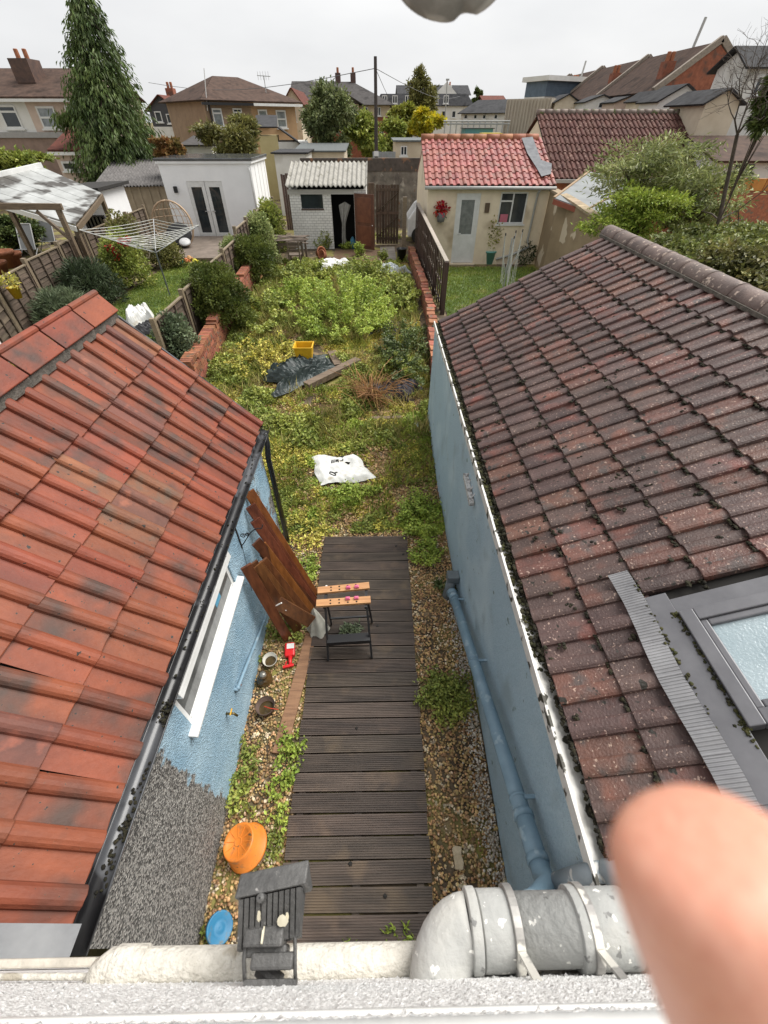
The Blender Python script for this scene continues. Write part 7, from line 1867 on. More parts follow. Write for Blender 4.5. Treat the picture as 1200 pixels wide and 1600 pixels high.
# great drooping conifer
cb = aty(190, 262, 31.0); cb = Vector((cb.x, 31.0, 0.3))
ctop = aty(122, -20, 31.0).z
con = thing('conifer_tree', 'tall drooping dark green conifer beside the pink terrace', 'tree', tuple(cb))
MB().tube([cb, cb + Vector((0, 0, ctop * 0.5)), cb + Vector((0.9, 0, ctop - cb.z))], [0.4, 0.25, 0.03], 10).build('trunk', bark, con)
parts = []; Hc = ctop - cb.z; brm = MB()
nl = 50
for l in range(nl):
    f = l / (nl - 1)                         # 0 bottom .. 1 top
    zc_ = cb.z + 0.4 + (Hc - 0.4) * f
    Rm = 3.05 * (1 - f) ** 0.66 * (0.78 if f < 0.05 else 1) + 0.16
    nbr = int(8 + 20 * (1 - f))
    for k in range(nbr):
        a = 2 * math.pi * (k + rnd.random()) / nbr; R_ = Rm * rnd.uniform(0.72, 1.12)
        tipx = Vector((math.cos(a) * R_, math.sin(a) * R_, -0.35 * R_ + 0.15))
        b0_ = cb + Vector((0.9 * f * f, 0, zc_ - cb.z)); 
        if k % 3 == 0: brm.tube([b0_, b0_ + tipx * 0.55 + Vector((0, 0, 0.15)), b0_ + tipx], [0.035, 0.02, 0.008], 4, cap=False)
        kk = int(22 + 34 * (1 - f))
        tt = rng.uniform(0.35, 1.05, kk)
        P = np.array(b0_) + np.outer(tt, np.array(tipx)) + rng.normal(0, 0.10, (kk, 3)); P[:, 2] += 0.16 * (1 - tt)
        D = np.zeros((kk, 3)); D[:, 0] = math.cos(a) * 0.55; D[:, 1] = math.sin(a) * 0.55; D[:, 2] = -0.95
        parts.append(leaves(P, D, 0.27, 0.075, jitter=0.3))
brm.build('branches', bark, con)
c2 = aty(88, 185, 30.2)                       # the odd low branch sticking out to the left
brp = np.array(cb) + np.array([0, 0, c2.z - cb.z + 0.2]); tq = rng.uniform(0.3, 1.0, 420)
P = brp + np.outer(tq, np.array(c2) - brp) + rng.normal(0, 0.16, (420, 3)); D = np.zeros((420, 3)); D[:, 2] = -1; D[:, 0] = -0.5
parts.append(leaves(P, D, 0.34, 0.08, jitter=0.25))
c3 = aty(265, 222, 31.0); brp = np.array(cb) + np.array([0, 0, 2.6]); tq = rng.uniform(0.5, 1.0, 300)
P = brp + np.outer(tq, np.array(c3) - brp) + rng.normal(0, 0.14, (300, 3)); D = np.zeros((300, 3)); D[:, 2] = -1; D[:, 0] = 0.5
parts.append(leaves(P, D, 0.34, 0.08, jitter=0.25))
V, F = merge(parts); print('conifer leaves', len(V) // 4); np_mesh('crown', V, F, L_con, con)

pxtree('bushy olive green tree in front of the brown semi-detached house', 33, 365, 216, 46, 30, 4500, 0.20, 0.06, L_olive, 1, ry=40)
pxtree('dense grey green tree in front of the gabled grey roofed block', 40, 517, 195, 36, 48, 5000, 0.20, 0.09, leafmat('grey_tree', (0.24, 0.27, 0.11), (0.10, 0.13, 0.05)), 2)
pxtree('rounded mid green tree left of the utility pole', 42, 572, 212, 30, 28, 3500, 0.22, 0.13, L_mid, 3)
pxtree('green hedge tree right of the utility pole', 44, 612, 215, 22, 24, 2500, 0.22, 0.13, L_mid, 4)
pxtree('yellow green tree behind the small cream flat roofed building', 50, 628, 190, 22, 22, 2500, 0.24, 0.14, leafmat('lime_leaf', (0.36, 0.36, 0.07), (0.20, 0.22, 0.04)), 5)
pxtree('bright yellow tree beside the lime one', 48, 664, 196, 22, 20, 2500, 0.24, 0.14, leafmat('gold_leaf', (0.62, 0.52, 0.03), (0.30, 0.30, 0.04)), 6)
pxtree('tall narrow olive tree before the white mansard building', 58, 658, 162, 26, 38, 3200, 0.24, 0.10, L_olive, 7)
pxtree('reddish brown berry shrub beside the conifer', 27, 262, 232, 22, 16, 1400, 0.14, 0.08, leafmat('rusty_leaf', (0.34, 0.16, 0.06), (0.15, 0.12, 0.04)), 8, name='berry_shrub', cat='shrub')
pxtree('bright green tree at the left edge behind the canopy', 23, 28, 260, 62, 42, 5000, 0.17, 0.09, L_mid, 9)
pxtree('dark ivy mass under the canopy at the left edge', 21, 20, 365, 50, 40, 3000, 0.15, 0.10, L_dark, 10, name='ivy', cat='ivy')
pxtree('small dark conifer top beyond the white low terrace', 90, 747, 153, 6, 10, 500, 0.3, 0.15, L_dark, 11, nb=5)
pxtree('small distant tree top left of the red roofed terrace', 90, 752, 160, 14, 8, 500, 0.3, 0.15, L_dark, 12, nb=5)

# shrubs and hedge on the right beyond the brown roof
hm_l = leafmat('hedge_leaf', (0.24, 0.26, 0.07), (0.10, 0.125, 0.035), island=0.5, scale=1.0)
pxtree('bright green loose shrub spilling over the tan wall', 13.6, 990, 335, 95, 52, 4200, 0.10, 0.05, L_bright, 21, nb=26, name='shrub', tr=0.06, cat='shrub')
pxtree('tall pale willowy shrub in front of the plum brown roof', 14.5, 1010, 278, 112, 66, 3000, 0.15, 0.04, leafmat('willow_leaf', (0.34, 0.36, 0.14), (0.17, 0.20, 0.07)), 22, nb=30, name='shrub', tr=0.07, cat='shrub')
pxtree('willowy shrub leaning toward the bare tree', 14.5, 1090, 310, 85, 70, 2100, 0.15, 0.045, leafmat('willow_leaf', (0.34, 0.36, 0.14), (0.17, 0.20, 0.07)), 23, nb=24, name='shrub', tr=0.06, cat='shrub')
pxtree('broad bramble hedge along the far side of the brown roof', 10.2, 1085, 415, 120, 48, 9000, 0.10, 0.07, hm_l, 24, nb=34, name='hedge', tr=0.05, ry=170, cat='hedge')
pxtree('bramble hedge with rusty leaves at the right edge', 8.2, 1200, 430, 120, 60, 7000, 0.09, 0.06, leafmat('hedge_leaf_b', (0.24, 0.22, 0.075), (0.10, 0.105, 0.035), island=0.55), 25, nb=34, name='hedge', tr=0.05, ry=150, cat='hedge')
pxtree('leafy mass filling the gap behind the ridge', 12.0, 1150, 380, 110, 45, 5000, 0.11, 0.07, hm_l, 26, nb=26, name='hedge', tr=0.05, ry=150, cat='hedge')
# bare tree at right
bt_ = thing('bare_tree', 'leafless twiggy tree in front of the cream gables', 'tree', tuple(Vector((aty(1130, 420, 12.5).x, 12.5, 0.3))))
twm = M('bare_bark', (0.115, 0.09, 0.075), (0.06, 0.046, 0.04), scale=10, rough=0.9)
m = MB()
def branch(p, d, L, r, depth):
    q = p + d * L
    m_ = p.lerp(q, 0.5) + Vector((rnd.gauss(0, 0.05), rnd.gauss(0, 0.05), rnd.gauss(0, 0.05))) * L
    m.tube([p, m_, q], [r, r * 0.85, r * 0.65], 5 if depth > 2 else 4, cap=False)
    if depth == 0: return
    for k in range(rnd.choice([2, 3, 3])):
        nd = (d + Vector((rnd.gauss(0, 0.6), rnd.gauss(0, 0.6), rnd.gauss(0.05, 0.45)))).normalized()
        branch(q if k < 2 else m_, nd, L * rnd.uniform(0.62, 0.85), r * 0.62, depth - 1)
b0_ = ORG[bt_.name].copy(); tgt = aty(1152, 210, 12.5)
m.tube([b0_, b0_.lerp(tgt, 0.6), tgt], [0.06, 0.048, 0.038], 8)
for k in range(6):
    branch(tgt if k < 4 else b0_.lerp(tgt, 0.6), Vector((rnd.gauss(-0.2, 0.8), rnd.gauss(0, 0.6), rnd.uniform(0.1, 0.8))).normalized(), 0.62, 0.02, 5)
m.build('branches', twm, bt_)
pxtree('evergreen branches reaching in at the right edge', 12.0, 1212, 150, 26, 55, 1600, 0.16, 0.05, L_dark, 31, nb=12, tr=0.03)

# ------------------------------------------------------------------ houses beyond the gardens
class House:
    def __init__(self, name, label, p0, p1, depth, zb=0.2, cat='house', group=None):
        self.o = Vector((p0[0], p0[1], 0)); d = Vector((p1[0] - p0[0], p1[1] - p0[1], 0))
        self.w = d.length; self.u = d.normalized(); self.n = Vector((-self.u.y, self.u.x, 0)); self.d = depth; self.zb = zb
        c = self.P(self.w / 2, depth / 2, zb)
        self.t = thing(name, label, cat, tuple(c), group)
    def P(self, a, b, z): return self.o + self.u * a + self.n * b + Vector((0, 0, z))
    def hit(self, px, py, b=0.0):
        v = ray(px, py); q = self.o + self.n * b
        s = (q - CAMP).dot(self.n) / v.dot(self.n); w = CAMP + v * s
        return (w - self.o).dot(self.u), w.z
    def hitside(self, px, py, a):
        v = ray(px, py); q = self.o + self.u * a
        s = (q - CAMP).dot(self.u) / v.dot(self.u); w = CAMP + v * s
        return (w - self.o).dot(self.n), w.z
    def box(self, name, mat, a0, a1, b0, b1, z0, z1, parent=None):
        m = MB(); m.hexa([self.P(a0, b0, z0), self.P(a1, b0, z0), self.P(a1, b1, z0), self.P(a0, b1, z0), self.P(a0, b0, z1), self.P(a1, b0, z1), self.P(a1, b1, z1), self.P(a0, b1, z1)])
        return m.build(name, mat, parent or self.t)
    def walls(self, mat, ze, a0=0, a1=None, name='wall', b0=0.0, b1=None, z0=None):
        self.gm = mat
        return self.box(name, mat, a0, self.w if a1 is None else a1, b0, self.d if b1 is None else b1, self.zb if z0 is None else z0, ze)
    def window(self, px0, py0, px1, py1, bars=1, glass=None, frame=None, b=0.0, sill=True, hbar=0.0):
        a0, z1 = self.hit(px0, py0, b); a1, z0 = self.hit(px1, py1, b)
        am0, _ = self.hit(px0, (py0 + py1) / 2, b); am1, _ = self.hit(px1, (py0 + py1) / 2, b)
        a0, a1 = min(am0, am1), max(am0, am1)
        return self.win(a0, a1, z0, z1, bars, glass, frame, b, hbar)
    def win(self, a0, a1, z0, z1, bars=1, glass=None, frame=None, b=0.0, hbar=0.0):
        fr_ = frame or white_pvc; t = min(0.09, (a1 - a0) * 0.12)
        m = MB()
        def bx(x0, x1, y0, y1, f=-0.05, k=0.02): m.hexa([self.P(x0, b + f, y0), self.P(x1, b + f, y0), self.P(x1, b + k, y0), self.P(x0, b + k, y0), self.P(x0, b + f, y1), self.P(x1, b + f, y1), self.P(x1, b + k, y1), self.P(x0, b + k, y1)])
        bx(a0, a0 + t, z0, z1); bx(a1 - t, a1, z0, z1); bx(a0 + t, a1 - t, z0, z0 + t); bx(a0 + t, a1 - t, z1 - t, z1)
        for k in range(bars):
            x = a0 + (a1 - a0) * (k + 1) / (bars + 1); bx(x - t / 2, x + t / 2, z0 + t, z1 - t, -0.048, 0.018)
        if hbar: z = z0 + (z1 - z0) * hbar; bx(a0 + t, a1 - t, z - t / 2, z + t / 2, -0.046, 0.016)
        w = m.build('window', fr_, self.t)
        self.box('pane', glass or glass_dark, a0 + t, a1 - t, b - 0.02, b - 0.005, z0 + t, z1 - t, w)
        self.box('sill', fr_, a0 - 0.08, a1 + 0.08, b - 0.12, b - 0.001, z0 - 0.08, z0 - 0.001, w)
        return w
    def prism(self, name, mat, pts, parent=None, thick=0.0):
        """roof from faces given as lists of (a,b,z)"""
        m = MB()
        for f in pts:
            vs = [self.P(*p) for p in f]; nn = (vs[1] - vs[0]).cross(vs[2] - vs[0]).normalized()
            if nn.z < 0: nn = -nn
            m.prism(vs, nn * 0.07)
        return m.build(name, mat, parent or self.t)
    def gable_roof(self, mat, ze, zr, over=0.3, a0=None, a1=None, along=True, b0=0.0, b1=None, name='roof'):
        a0 = 0 if a0 is None else a0; a1 = self.w if a1 is None else a1; b1 = self.d if b1 is None else b1
        if along:
            bm = (b0 + b1) / 2; k = (zr - ze) / (bm - b0) * over
            for aa in (a0 + 0.002, a1 - 0.152): self.side_gable(self.gm, ze - 0.01, zr - 0.08, aa, b0, b1)
            return self.prism(name, mat, [[(a0 - over, b0 - over, ze - k), (a1 + over, b0 - over, ze - k), (a1 + over, bm, zr), (a0 - over, bm, zr)], [(a0 - over, b1 + over, ze - k), (a1 + over, b1 + over, ze - k), (a1 + over, bm, zr), (a0 - over, bm, zr)]])
        am = (a0 + a1) / 2; k = (zr - ze) / (am - a0) * over
        return self.prism(name, mat, [[(a0 - over, b0 - over, ze - k), (a0 - over, b1 + over, ze - k), (am, b1 + over, zr), (am, b0 - over, zr)], [(a1 + over, b0 - over, ze - k), (a1 + over, b1 + over, ze - k), (am, b1 + over, zr), (am, b0 - over, zr)]])
    def gable_end(self, mat, ze, zr, a0, a1, b, name='gable_wall', th=0.15):
        m = MB(); m.prism([self.P(a0, b, ze), self.P(a1, b, ze), self.P((a0 + a1) / 2, b, zr)], self.n * th); return m.build(name, mat, self.t)
    def side_gable(self, mat, ze, zr, a, b0, b1, th=0.15):
        m = MB(); m.prism([self.P(a, b0, ze), self.P(a, b1, ze), self.P(a, (b0 + b1) / 2, zr)], self.u * th); return m.build('gable_wall', mat, self.t)
    def hip_roof(self, mat, ze, zr, over=0.4, inset=None, a0=0, a1=None, b0=0, b1=None):
        a1 = self.w if a1 is None else a1; b1 = self.d if b1 is None else b1
        a0 -= over; a1 += over; b0 -= over; b1 += over; ze -= 0.1
        i = inset if inset is not None else (b1 - b0) / 2; bm = (b0 + b1) / 2
        r0, r1 = (a0 + i, bm, zr), (a1 - i, bm, zr)
        A, B, C_, D_ = (a0, b0, ze), (a1, b0, ze), (a1, b1, ze), (a0, b1, ze)
        return self.prism('roof', mat, [[A, B, r1, r0], [D_, C_, r1, r0], [A, D_, r0], [B, C_, r1]])
    def chimney(self, mat, a, b, z0, z1, w=0.7, pots=2):
        c = self.box('chimney', mat, a - w / 2, a + w / 2, b - w * 0.6, b + w * 0.6, z0, z1)
        for k in range(pots):
            p = self.P(a + (k - (pots - 1) / 2) * w * 0.45, b, z1)
            MB().lathe([(0.13, 0.0), (0.12, 0.4), (0.09, 0.42)], p, n=8).build('chimney_pot', tc2, c)
def tiles_mat(name, a, b, su=(1, 1, 1)):
    """distant roof covering: courses as bands with relief"""
    m = M(name, a, b, scale=3, rough=0.85, spec=0.2, spots=((tuple(x * 0.6 for x in b), 1.2, 0.56, 0.7),))
    N, K = m.node_tree.nodes, m.node_tree.links; bs = N['Principled BSDF']
    tc = N.new('ShaderNodeTexCoord'); wv = N.new('ShaderNodeTexWave'); wv.bands_direction = 'Z'; wv.wave_profile = 'SAW'; wv.inputs['Scale'].default_value = 0.95; wv.inputs['Distortion'].default_value = 0.4
    K.new(tc.outputs['Object'], wv.inputs['Vector'])
    bp = N.new('ShaderNodeBump'); bp.inputs['Strength'].default_value = 1.0; bp.inputs['Distance'].default_value = 0.12
    K.new(wv.outputs['Fac'], bp.inputs['Height']); K.new(bp.outputs['Normal'], bs.inputs['Normal'])
    return m
rf_brown = tiles_mat('far_brown_tiles', (0.105, 0.066, 0.05), (0.06, 0.039, 0.031))
rf_grey = tiles_mat('far_grey_tiles', (0.092, 0.085, 0.082), (0.058, 0.053, 0.052))
rf_dark = tiles_mat('far_dark_slates', (0.062, 0.062, 0.065), (0.036, 0.036, 0.039))
rf_red = tiles_mat('far_red_tiles', (0.17, 0.06, 0.042), (0.10, 0.038, 0.03))
w_far = M('far_white_render', (0.72, 0.71, 0.68), (0.63, 0.62, 0.58), scale=1.5, rough=0.8, spots=(((0.52, 0.50, 0.45), 0.7, 0.6, 0.75),))
cream_far = M('far_cream_render', (0.62, 0.54, 0.42), (0.52, 0.44, 0.33), scale=1.5, rough=0.8)
pink_far = M('far_pink_dash', (0.60, 0.48, 0.40), (0.50, 0.39, 0.325), scale=2, rough=0.9, bump=0.3, bscale=30)
brown_far = M('far_brown_dash', (0.33, 0.235, 0.155), (0.25, 0.175, 0.115), scale=2, rough=0.9, bump=0.3, bscale=30)
orange_far = M('far_orange_dash', (0.46, 0.30, 0.17), (0.37, 0.235, 0.13), scale=2, rough=0.9)
brick_far = M('far_red_brick', (0.33, 0.12, 0.07), (0.21, 0.075, 0.045), scale=5, rough=0.9, spots=(((0.14, 0.07, 0.05), 2.5, 0.55, 0.68),))
lowbrick = M('far_dark_pink', (0.30, 0.21, 0.17), (0.21, 0.15, 0.12), scale=2, rough=0.9)

# pink and white terrace at far left
Y = 34
h = House('terraced_house', 'white and pink rendered terraced houses behind the drooping conifer', aty(-620, 150, Y), aty(128, 150, Y), 8)
ze1 = aty(60, 150, Y).z; zr1 = aty(60, 109, Y + 4).z
am, _ = h.hit(34, 150)
h.walls(w_far, ze1, 0, am); h.walls(pink_far, ze1, am + 0.001, h.w)
zb_ = h.hit(70, 210)[1]
h.box('string_course', plain('grey_band', (0.35, 0.34, 0.33)), -0.05, h.w + 0.05, -0.15, -0.002, zb_ - 0.15, zb_ + 0.1)
h.box('lower_storey', lowbrick, -0.02, h.w + 0.02, -0.06, -0.003, 0.2, zb_ - 0.16)
h.gable_roof(rf_brown, ze1, zr1)
h.box('gutter', white_pvc, -0.3, h.w + 0.3, -0.45, -0.35, ze1 - 0.25, ze1 - 0.12)
h.chimney(M('sooty_brick', (0.13, 0.075, 0.055), (0.07, 0.045, 0.038), scale=4), h.hit(16, 128)[0], 2.2, ze1 + 0.6, aty(8, 92, Y + 2).z, 1.1)
h.window(3, 164, 30, 201, bars=0, hbar=0.72); h.window(-90, 164, -60, 201, bars=0, hbar=0.72); h.window(-190, 164, -160, 201, bars=0, hbar=0.5); h.window(62, 166, 90, 201, bars=0, hbar=0.5, glass=glass_pale); h.window(106, 165, 120, 196, bars=0)
ex = House('rear_extension', 'small lean-to extension with red tiled roof below the pink terrace', aty(82, 235, 30), aty(135, 235, 30), 3.8, cat='extension')
zx = ex.hit(100, 236)[1]
ex.walls(pink_far, zx); ex.prism('roof', rf_red, [[(-0.15, -0.2, zx), (ex.w + 0.2, -0.2, zx), (ex.w + 0.2, 3.6, zx + 1.1), (-0.15, 3.6, zx + 1.1)]])
ex.box('gutter', white_pvc, -0.2, ex.w + 0.2, -0.35, -0.24, zx - 0.16, zx - 0.03); ex.window(98, 252, 121, 267, bars=0)
# dark gabled house
h = House('house', 'dark grey gabled house with red roof left of the brown semi', aty(232, 170, 52), aty(276, 170, 52), 9)
ze1 = h.hit(254, 170)[1]; zr1 = h.hit(248, 149)[1]
dk = plain('charcoal_render', (0.07, 0.07, 0.075), rough=0.7)
h.walls(dk, ze1); h.gable_end(dk, ze1, zr1, 0, h.w, 0.0); h.gable_roof(rf_red, ze1, zr1, along=False); h.box('lower_storey', w_far, -0.02, h.w + 0.02, -0.05, -0.002, 0.2, h.hit(254, 198)[1])
h.window(243, 174, 253, 191, bars=0); h.window(261, 178, 269, 193, bars=0); h.chimney(brick_far, 1.0, 4, zr1 - 0.8, zr1 + 0.6)
# brown semi
pc = aty(318, 158, 41.5); pr_ = aty(460, 161, 46.5)
h = House('semi_detached_house', 'brown and orange pebbledashed semi-detached house with hipped brown roof', pc, pr_, 7.0)
ze1 = pc.z; am = h.hit(392, 170)[0]
h.walls(brown_far, ze1, 0, am); h.walls(orange_far, ze1, am + 0.001, h.w)
h.hip_roof(rf_brown, ze1 + 0.1, h.hit(360, 122, 3.5)[1], 0.45, 3.2)
h.box('gutter', white_pvc, am, h.w + 0.4, -0.55, -0.46, ze1 - 0.2, ze1 - 0.05); h.box('gutter', blks, -0.4, am - 0.01, -0.55, -0.46, ze1 - 0.2, ze1 - 0.05)
h.window(333, 169, 348, 200, bars=0, hbar=0.75, glass=glass_pale); h.window(365, 169, 379, 195, bars=0, hbar=0.75); h.window(404, 171, 418, 197, bars=0, hbar=0.5, glass=glass_pale); h.window(432, 172, 447, 200, bars=0, hbar=0.5, glass=glass_pale)
MB().tube([h.P(0.3, -0.1, ze1), h.P(0.3, -0.1, 0.3)], 0.06, 6).build('downpipe', blks, h.t)
MB().tube([h.P(0.4, -0.3, ze1 + 1.6), h.P(0.1, -0.1, ze1 - 0.5)], 0.03, 5).build('aerial_cable', white_pvc, h.t)
# low outhouses below the semi
def shedlet(label, Y, px0, px1, pyt, wm, rm, depth=3, mono=0.3, name='outhouse'):
    k = House(name, label, aty(px0, pyt, Y), aty(px1, pyt, Y), depth, cat='outbuilding'); z = k.hit((px0 + px1) / 2, pyt)[1]
    k.walls(wm, z); k.prism('roof', rm, [[(-0.15, -0.2, z + 0.02), (k.w + 0.15, -0.2, z + 0.02), (k.w + 0.15, depth + 0.1, z + mono), (-0.15, depth + 0.1, z + mono)]])
    return k
yel_w = M('pale_yellow_render', (0.62, 0.53, 0.28), (0.54, 0.45, 0.23), scale=1.5)
k = House('outhouse', 'pale yellow and white gabled lean-to below the brown semi', aty(403, 206, 38), aty(482, 226, 38.5), 4, cat='outbuilding')
zA = k.hit(430, 200)[1]
k.walls(yel_w, zA - 0.4, 0, k.w * 0.38); k.walls(w_far, zA - 0.7, k.w * 0.38 + 0.001, k.w)
k.prism('roof', rf_dark, [[(-0.2, -0.3, zA), (k.w * 0.4, -0.3, zA), (k.w * 0.4, 4.2, zA + 0.6), (-0.2, 4.2, zA + 0.6)], [(k.w * 0.4, -0.3, zA), (k.w + 0.2, -0.3, zA - 1.3), (k.w + 0.2, 4.2, zA - 1.3), (k.w * 0.4, 4.2, zA)]])
shedlet('flat roofed white outhouse behind the garden room', 31, 428, 478, 241, w_far, rf_dark, 3, 0.05)
shedlet('curved grey roofed cream outhouse beside the boundary wall', 34, 462, 537, 238, cream_far, M('grey_felt_roof', (0.13, 0.14, 0.14), (0.09, 0.10, 0.10)), 4, 0.25)
shedlet('white lean-to behind the garden room next to the berry shrub', 35, 285, 330, 229, w_far, rf_grey, 3, 0.4)
k = shedlet('small cream flat roofed building with white window behind the boundary wall', 33, 618, 664, 222, cream_far, M('grey_felt_roof', (0.13, 0.14, 0.14)), 5, 0.03); k.window(626, 228, 636, 243, bars=1)
# asbestos roofed garage by the conifer
k = House('garage', 'low concrete panel garage with grey ribbed cement roof behind the fence', aty(160, 305, 25.2), aty(256, 288, 25.8), 5.0, cat='garage')
zA = k.hit(210, 292)[1]
k.walls(M('panel_concrete', (0.42, 0.34, 0.24), (0.33, 0.265, 0.185), scale=3), zA)
for q in range(7): k.box('panel_rib', M('panel_concrete', (0.42, 0.34, 0.24)), k.w * q / 7, k.w * q / 7 + 0.1, -0.06, -0.001, 0.2, zA)
m = MB()
def grf(u, v): p_ = k.P(-0.2 + (k.w + 0.4) * u, -0.3 + 5.5 * v, zA + 0.05 + 0.75 * v + 0.035 * math.cos(u * 2 * math.pi * 22)); return tuple(p_)
m.grid(grf, 176, 5); m.build('roof', M('dark_ribbed_cement', (0.155, 0.145, 0.14), (0.075, 0.07, 0.068), scale=4, rough=0.8), k.t, smooth=True, solid=0.02)
# grey roofed block with brick base
Y = 60
h = House('apartment_block', 'peach and brick block with grey hipped roof and two thin chimneys', aty(470, 163, Y), aty(609, 163, Y), 10)
ze1 = h.hit(540, 163)[1]; zr1 = h.hit(540, 129, 5)[1]; zm = h.hit(540, 183)[1]
h.walls(cream_far, ze1, z0=zm); h.walls(brick_far, zm, b0=-0.02); h.hip_roof(rf_grey, ze1, zr1, 0.5, 4.5)
a0, a1 = h.hit(514, 163)[0], h.hit(565, 163)[0]
h.walls(cream_far, ze1, a0 + 0.3, a1 - 0.3, 'bay_wall', -1.0, -0.001, zm); h.gable_end(rf_grey, ze1, h.hit(540, 146)[1], a0, a1, -1.1); h.gable_roof(rf_grey, ze1, h.hit(540, 146)[1], along=False, a0=a0, a1=a1, b0=-1.1, b1=3.0, name='bay_roof')
for (x0, y0, x1, y1) in ((481, 167, 493, 181), (566, 167, 575, 180), (587, 167, 595, 181), (482, 201, 492, 212), (593, 200, 599, 210)): h.window(x0, y0, x1, y1, bars=1)
h.window(543, 166, 554, 180, bars=1, b=-1.0)
for px in (528.5, 552): 
    a = h.hit(px, 130, 5)[0]; h.chimney(plain('dark_brick', (0.09, 0.05, 0.04)), a, 5, zr1 - 2, aty(px, 114, Y + 5).z, 0.55, 1)
h = House('apartment_block', 'long plain grey roofed block behind the peach and brick block', aty(455, 150, 75), aty(520, 150, 75), 8)
ze1 = h.hit(490, 152)[1]; h.walls(cream_far, ze1); h.gable_roof(rf_grey, ze1, h.hit(490, 128, 4)[1])
h = House('house', 'narrow red roofed house squeezed beside the brown semi', aty(446, 158, 52), aty(468, 158, 52), 8); ze1 = h.hit(457, 156)[1]; h.walls(cream_far, ze1); h.gable_end(cream_far, ze1, h.hit(452, 138)[1], 0, h.w, 0); h.gable_roof(rf_red, ze1, h.hit(452, 138)[1], along=False); h.window(459, 172, 463, 190, bars=0)
# white mansard building
Y = 78
h = House('apartment_block', 'white three storey building with grey mansard roof and white dormers', aty(588, 166, Y), aty(737, 166, Y), 10)
ze1 = h.hit(660, 166)[1]; zr1 = h.hit(660, 147)[1]
h.walls(w_far, ze1); h.prism('roof', rf_dark, [[(-0.3, -0.3, ze1), (h.w + 0.3, -0.3, ze1), (h.w - 0.6, 1.2, zr1), (0.6, 1.2, zr1)], [(0.6, 1.2, zr1), (h.w - 0.6, 1.2, zr1), (h.w - 1, 9, zr1 + 0.2), (1, 9, zr1 + 0.2)], [(h.w + 0.3, -0.3, ze1), (h.w + 0.3, 10, ze1), (h.w - 0.6, 9, zr1), (h.w - 0.6, 1.2, zr1)]])
for px in (601, 617, 637, 681, 697):
    h.window(px - 4, 149, px + 4, 162, bars=1, b=-0.25)
for px in (597, 612, 628, 645, 661, 677, 693, 709, 724): h.window(px - 3, 173, px + 3, 184, bars=0)
h = House('apartment_block', 'tall dark roofed building behind the white mansard', aty(623, 147, 95), aty(733, 147, 95), 8); ze1 = h.hit(680, 148)[1]; h.walls(w_far, ze1); h.gable_roof(rf_dark, ze1, h.hit(680, 134, 4)[1]); a = h.hit(697, 140)[0]; h.gable_end(w_far, ze1 - 0.5, h.hit(697, 128)[1], a - 2.5, a + 2.5, -0.4); h.chimney(w_far, h.hit(702, 133)[0], 1, ze1, h.hit(702, 133)[1], 1.0)
h = House('terraced_house', 'low white terrace with grey roof right of the mansard building', aty(721, 177, 62), aty(798, 173, 58), 7); ze1 = h.hit(760, 176)[1]; h.walls(w_far, ze1); h.gable_roof(rf_dark, ze1, h.hit(770, 157, 3.5)[1])
for px in (728, 743, 757, 775): h.window(px - 2.5, 179, px + 2.5, 186, bars=0)
h = House('house', 'small far red roofed house behind the low white terrace', aty(758, 160, 85), aty(790, 160, 85), 7); ze1 = h.hit(775, 160)[1]; h.walls(brick_far, ze1); h.gable_roof(rf_red, ze1, h.hit(775, 150, 3)[1])
k = House('industrial_shed', 'stained corrugated buff shed wall in front of the blue clad box', aty(793, 155, 46), aty(862, 157, 44), 1.2, cat='shed'); k.walls(M('buff_corrugated', (0.48, 0.42, 0.34), (0.36, 0.31, 0.25), scale=3, stretch=(4, 4, 0.3)), k.hit(825, 154)[1])
for q in range(14): k.box('corrugation', M('buff_corrugated', (0.48, 0.42, 0.34)), k.w * q / 14, k.w * (q + 0.4) / 14, -0.08, -0.001, 0.2, k.hit(825, 154)[1] - 0.05)
# railings and teal skip in the far yard
k = House('skip', 'teal container standing in the far yard', aty(727, 207, 42), aty(770, 207, 42), 2, cat='container'); k.walls(plain('teal_paint', (0.10, 0.28, 0.30)), k.hit(745, 201)[1]); k.box('rim', blks, -0.1, k.w + 0.1, -0.1, 2.1, k.hit(745, 201)[1], k.hit(745, 200)[1])
rl_ = thing('railing', 'grey metal railing above the yard behind the red pantile roof', 'railing', tuple(aty(740, 200, 45)))
za_, zb2 = aty(740, 189, 45).z, aty(740, 198, 45).z
for q in range(12): x = aty(695 + q * 9, 198, 45).x; MB().tube([(x, 45, 0.3), (x, 45, za_)], 0.05, 5).build('post', gut_m, rl_)
for z in (za_, (za_ + zb2) / 2): MB().tube([(aty(693, 190, 45).x, 45, z), (aty(797, 190, 45).x, 45, z)], 0.05, 5).build('rail', gut_m, rl_)
k = House('patio_cover', 'yellow awning edge beyond the ridge of the red pantile roof', aty(755, 211, 40), aty(785, 211, 40), 1.5, cat='awning'); k.box('awning', plain('yellow_awning', (0.65, 0.50, 0.05)), 0, k.w, 0, 1.5, k.hit(770, 212)[1], k.hit(770, 208)[1]); k.box('post', gut_m, 0, 0.1, 0.0, 0.1, 0.3, k.hit(770, 212)[1])
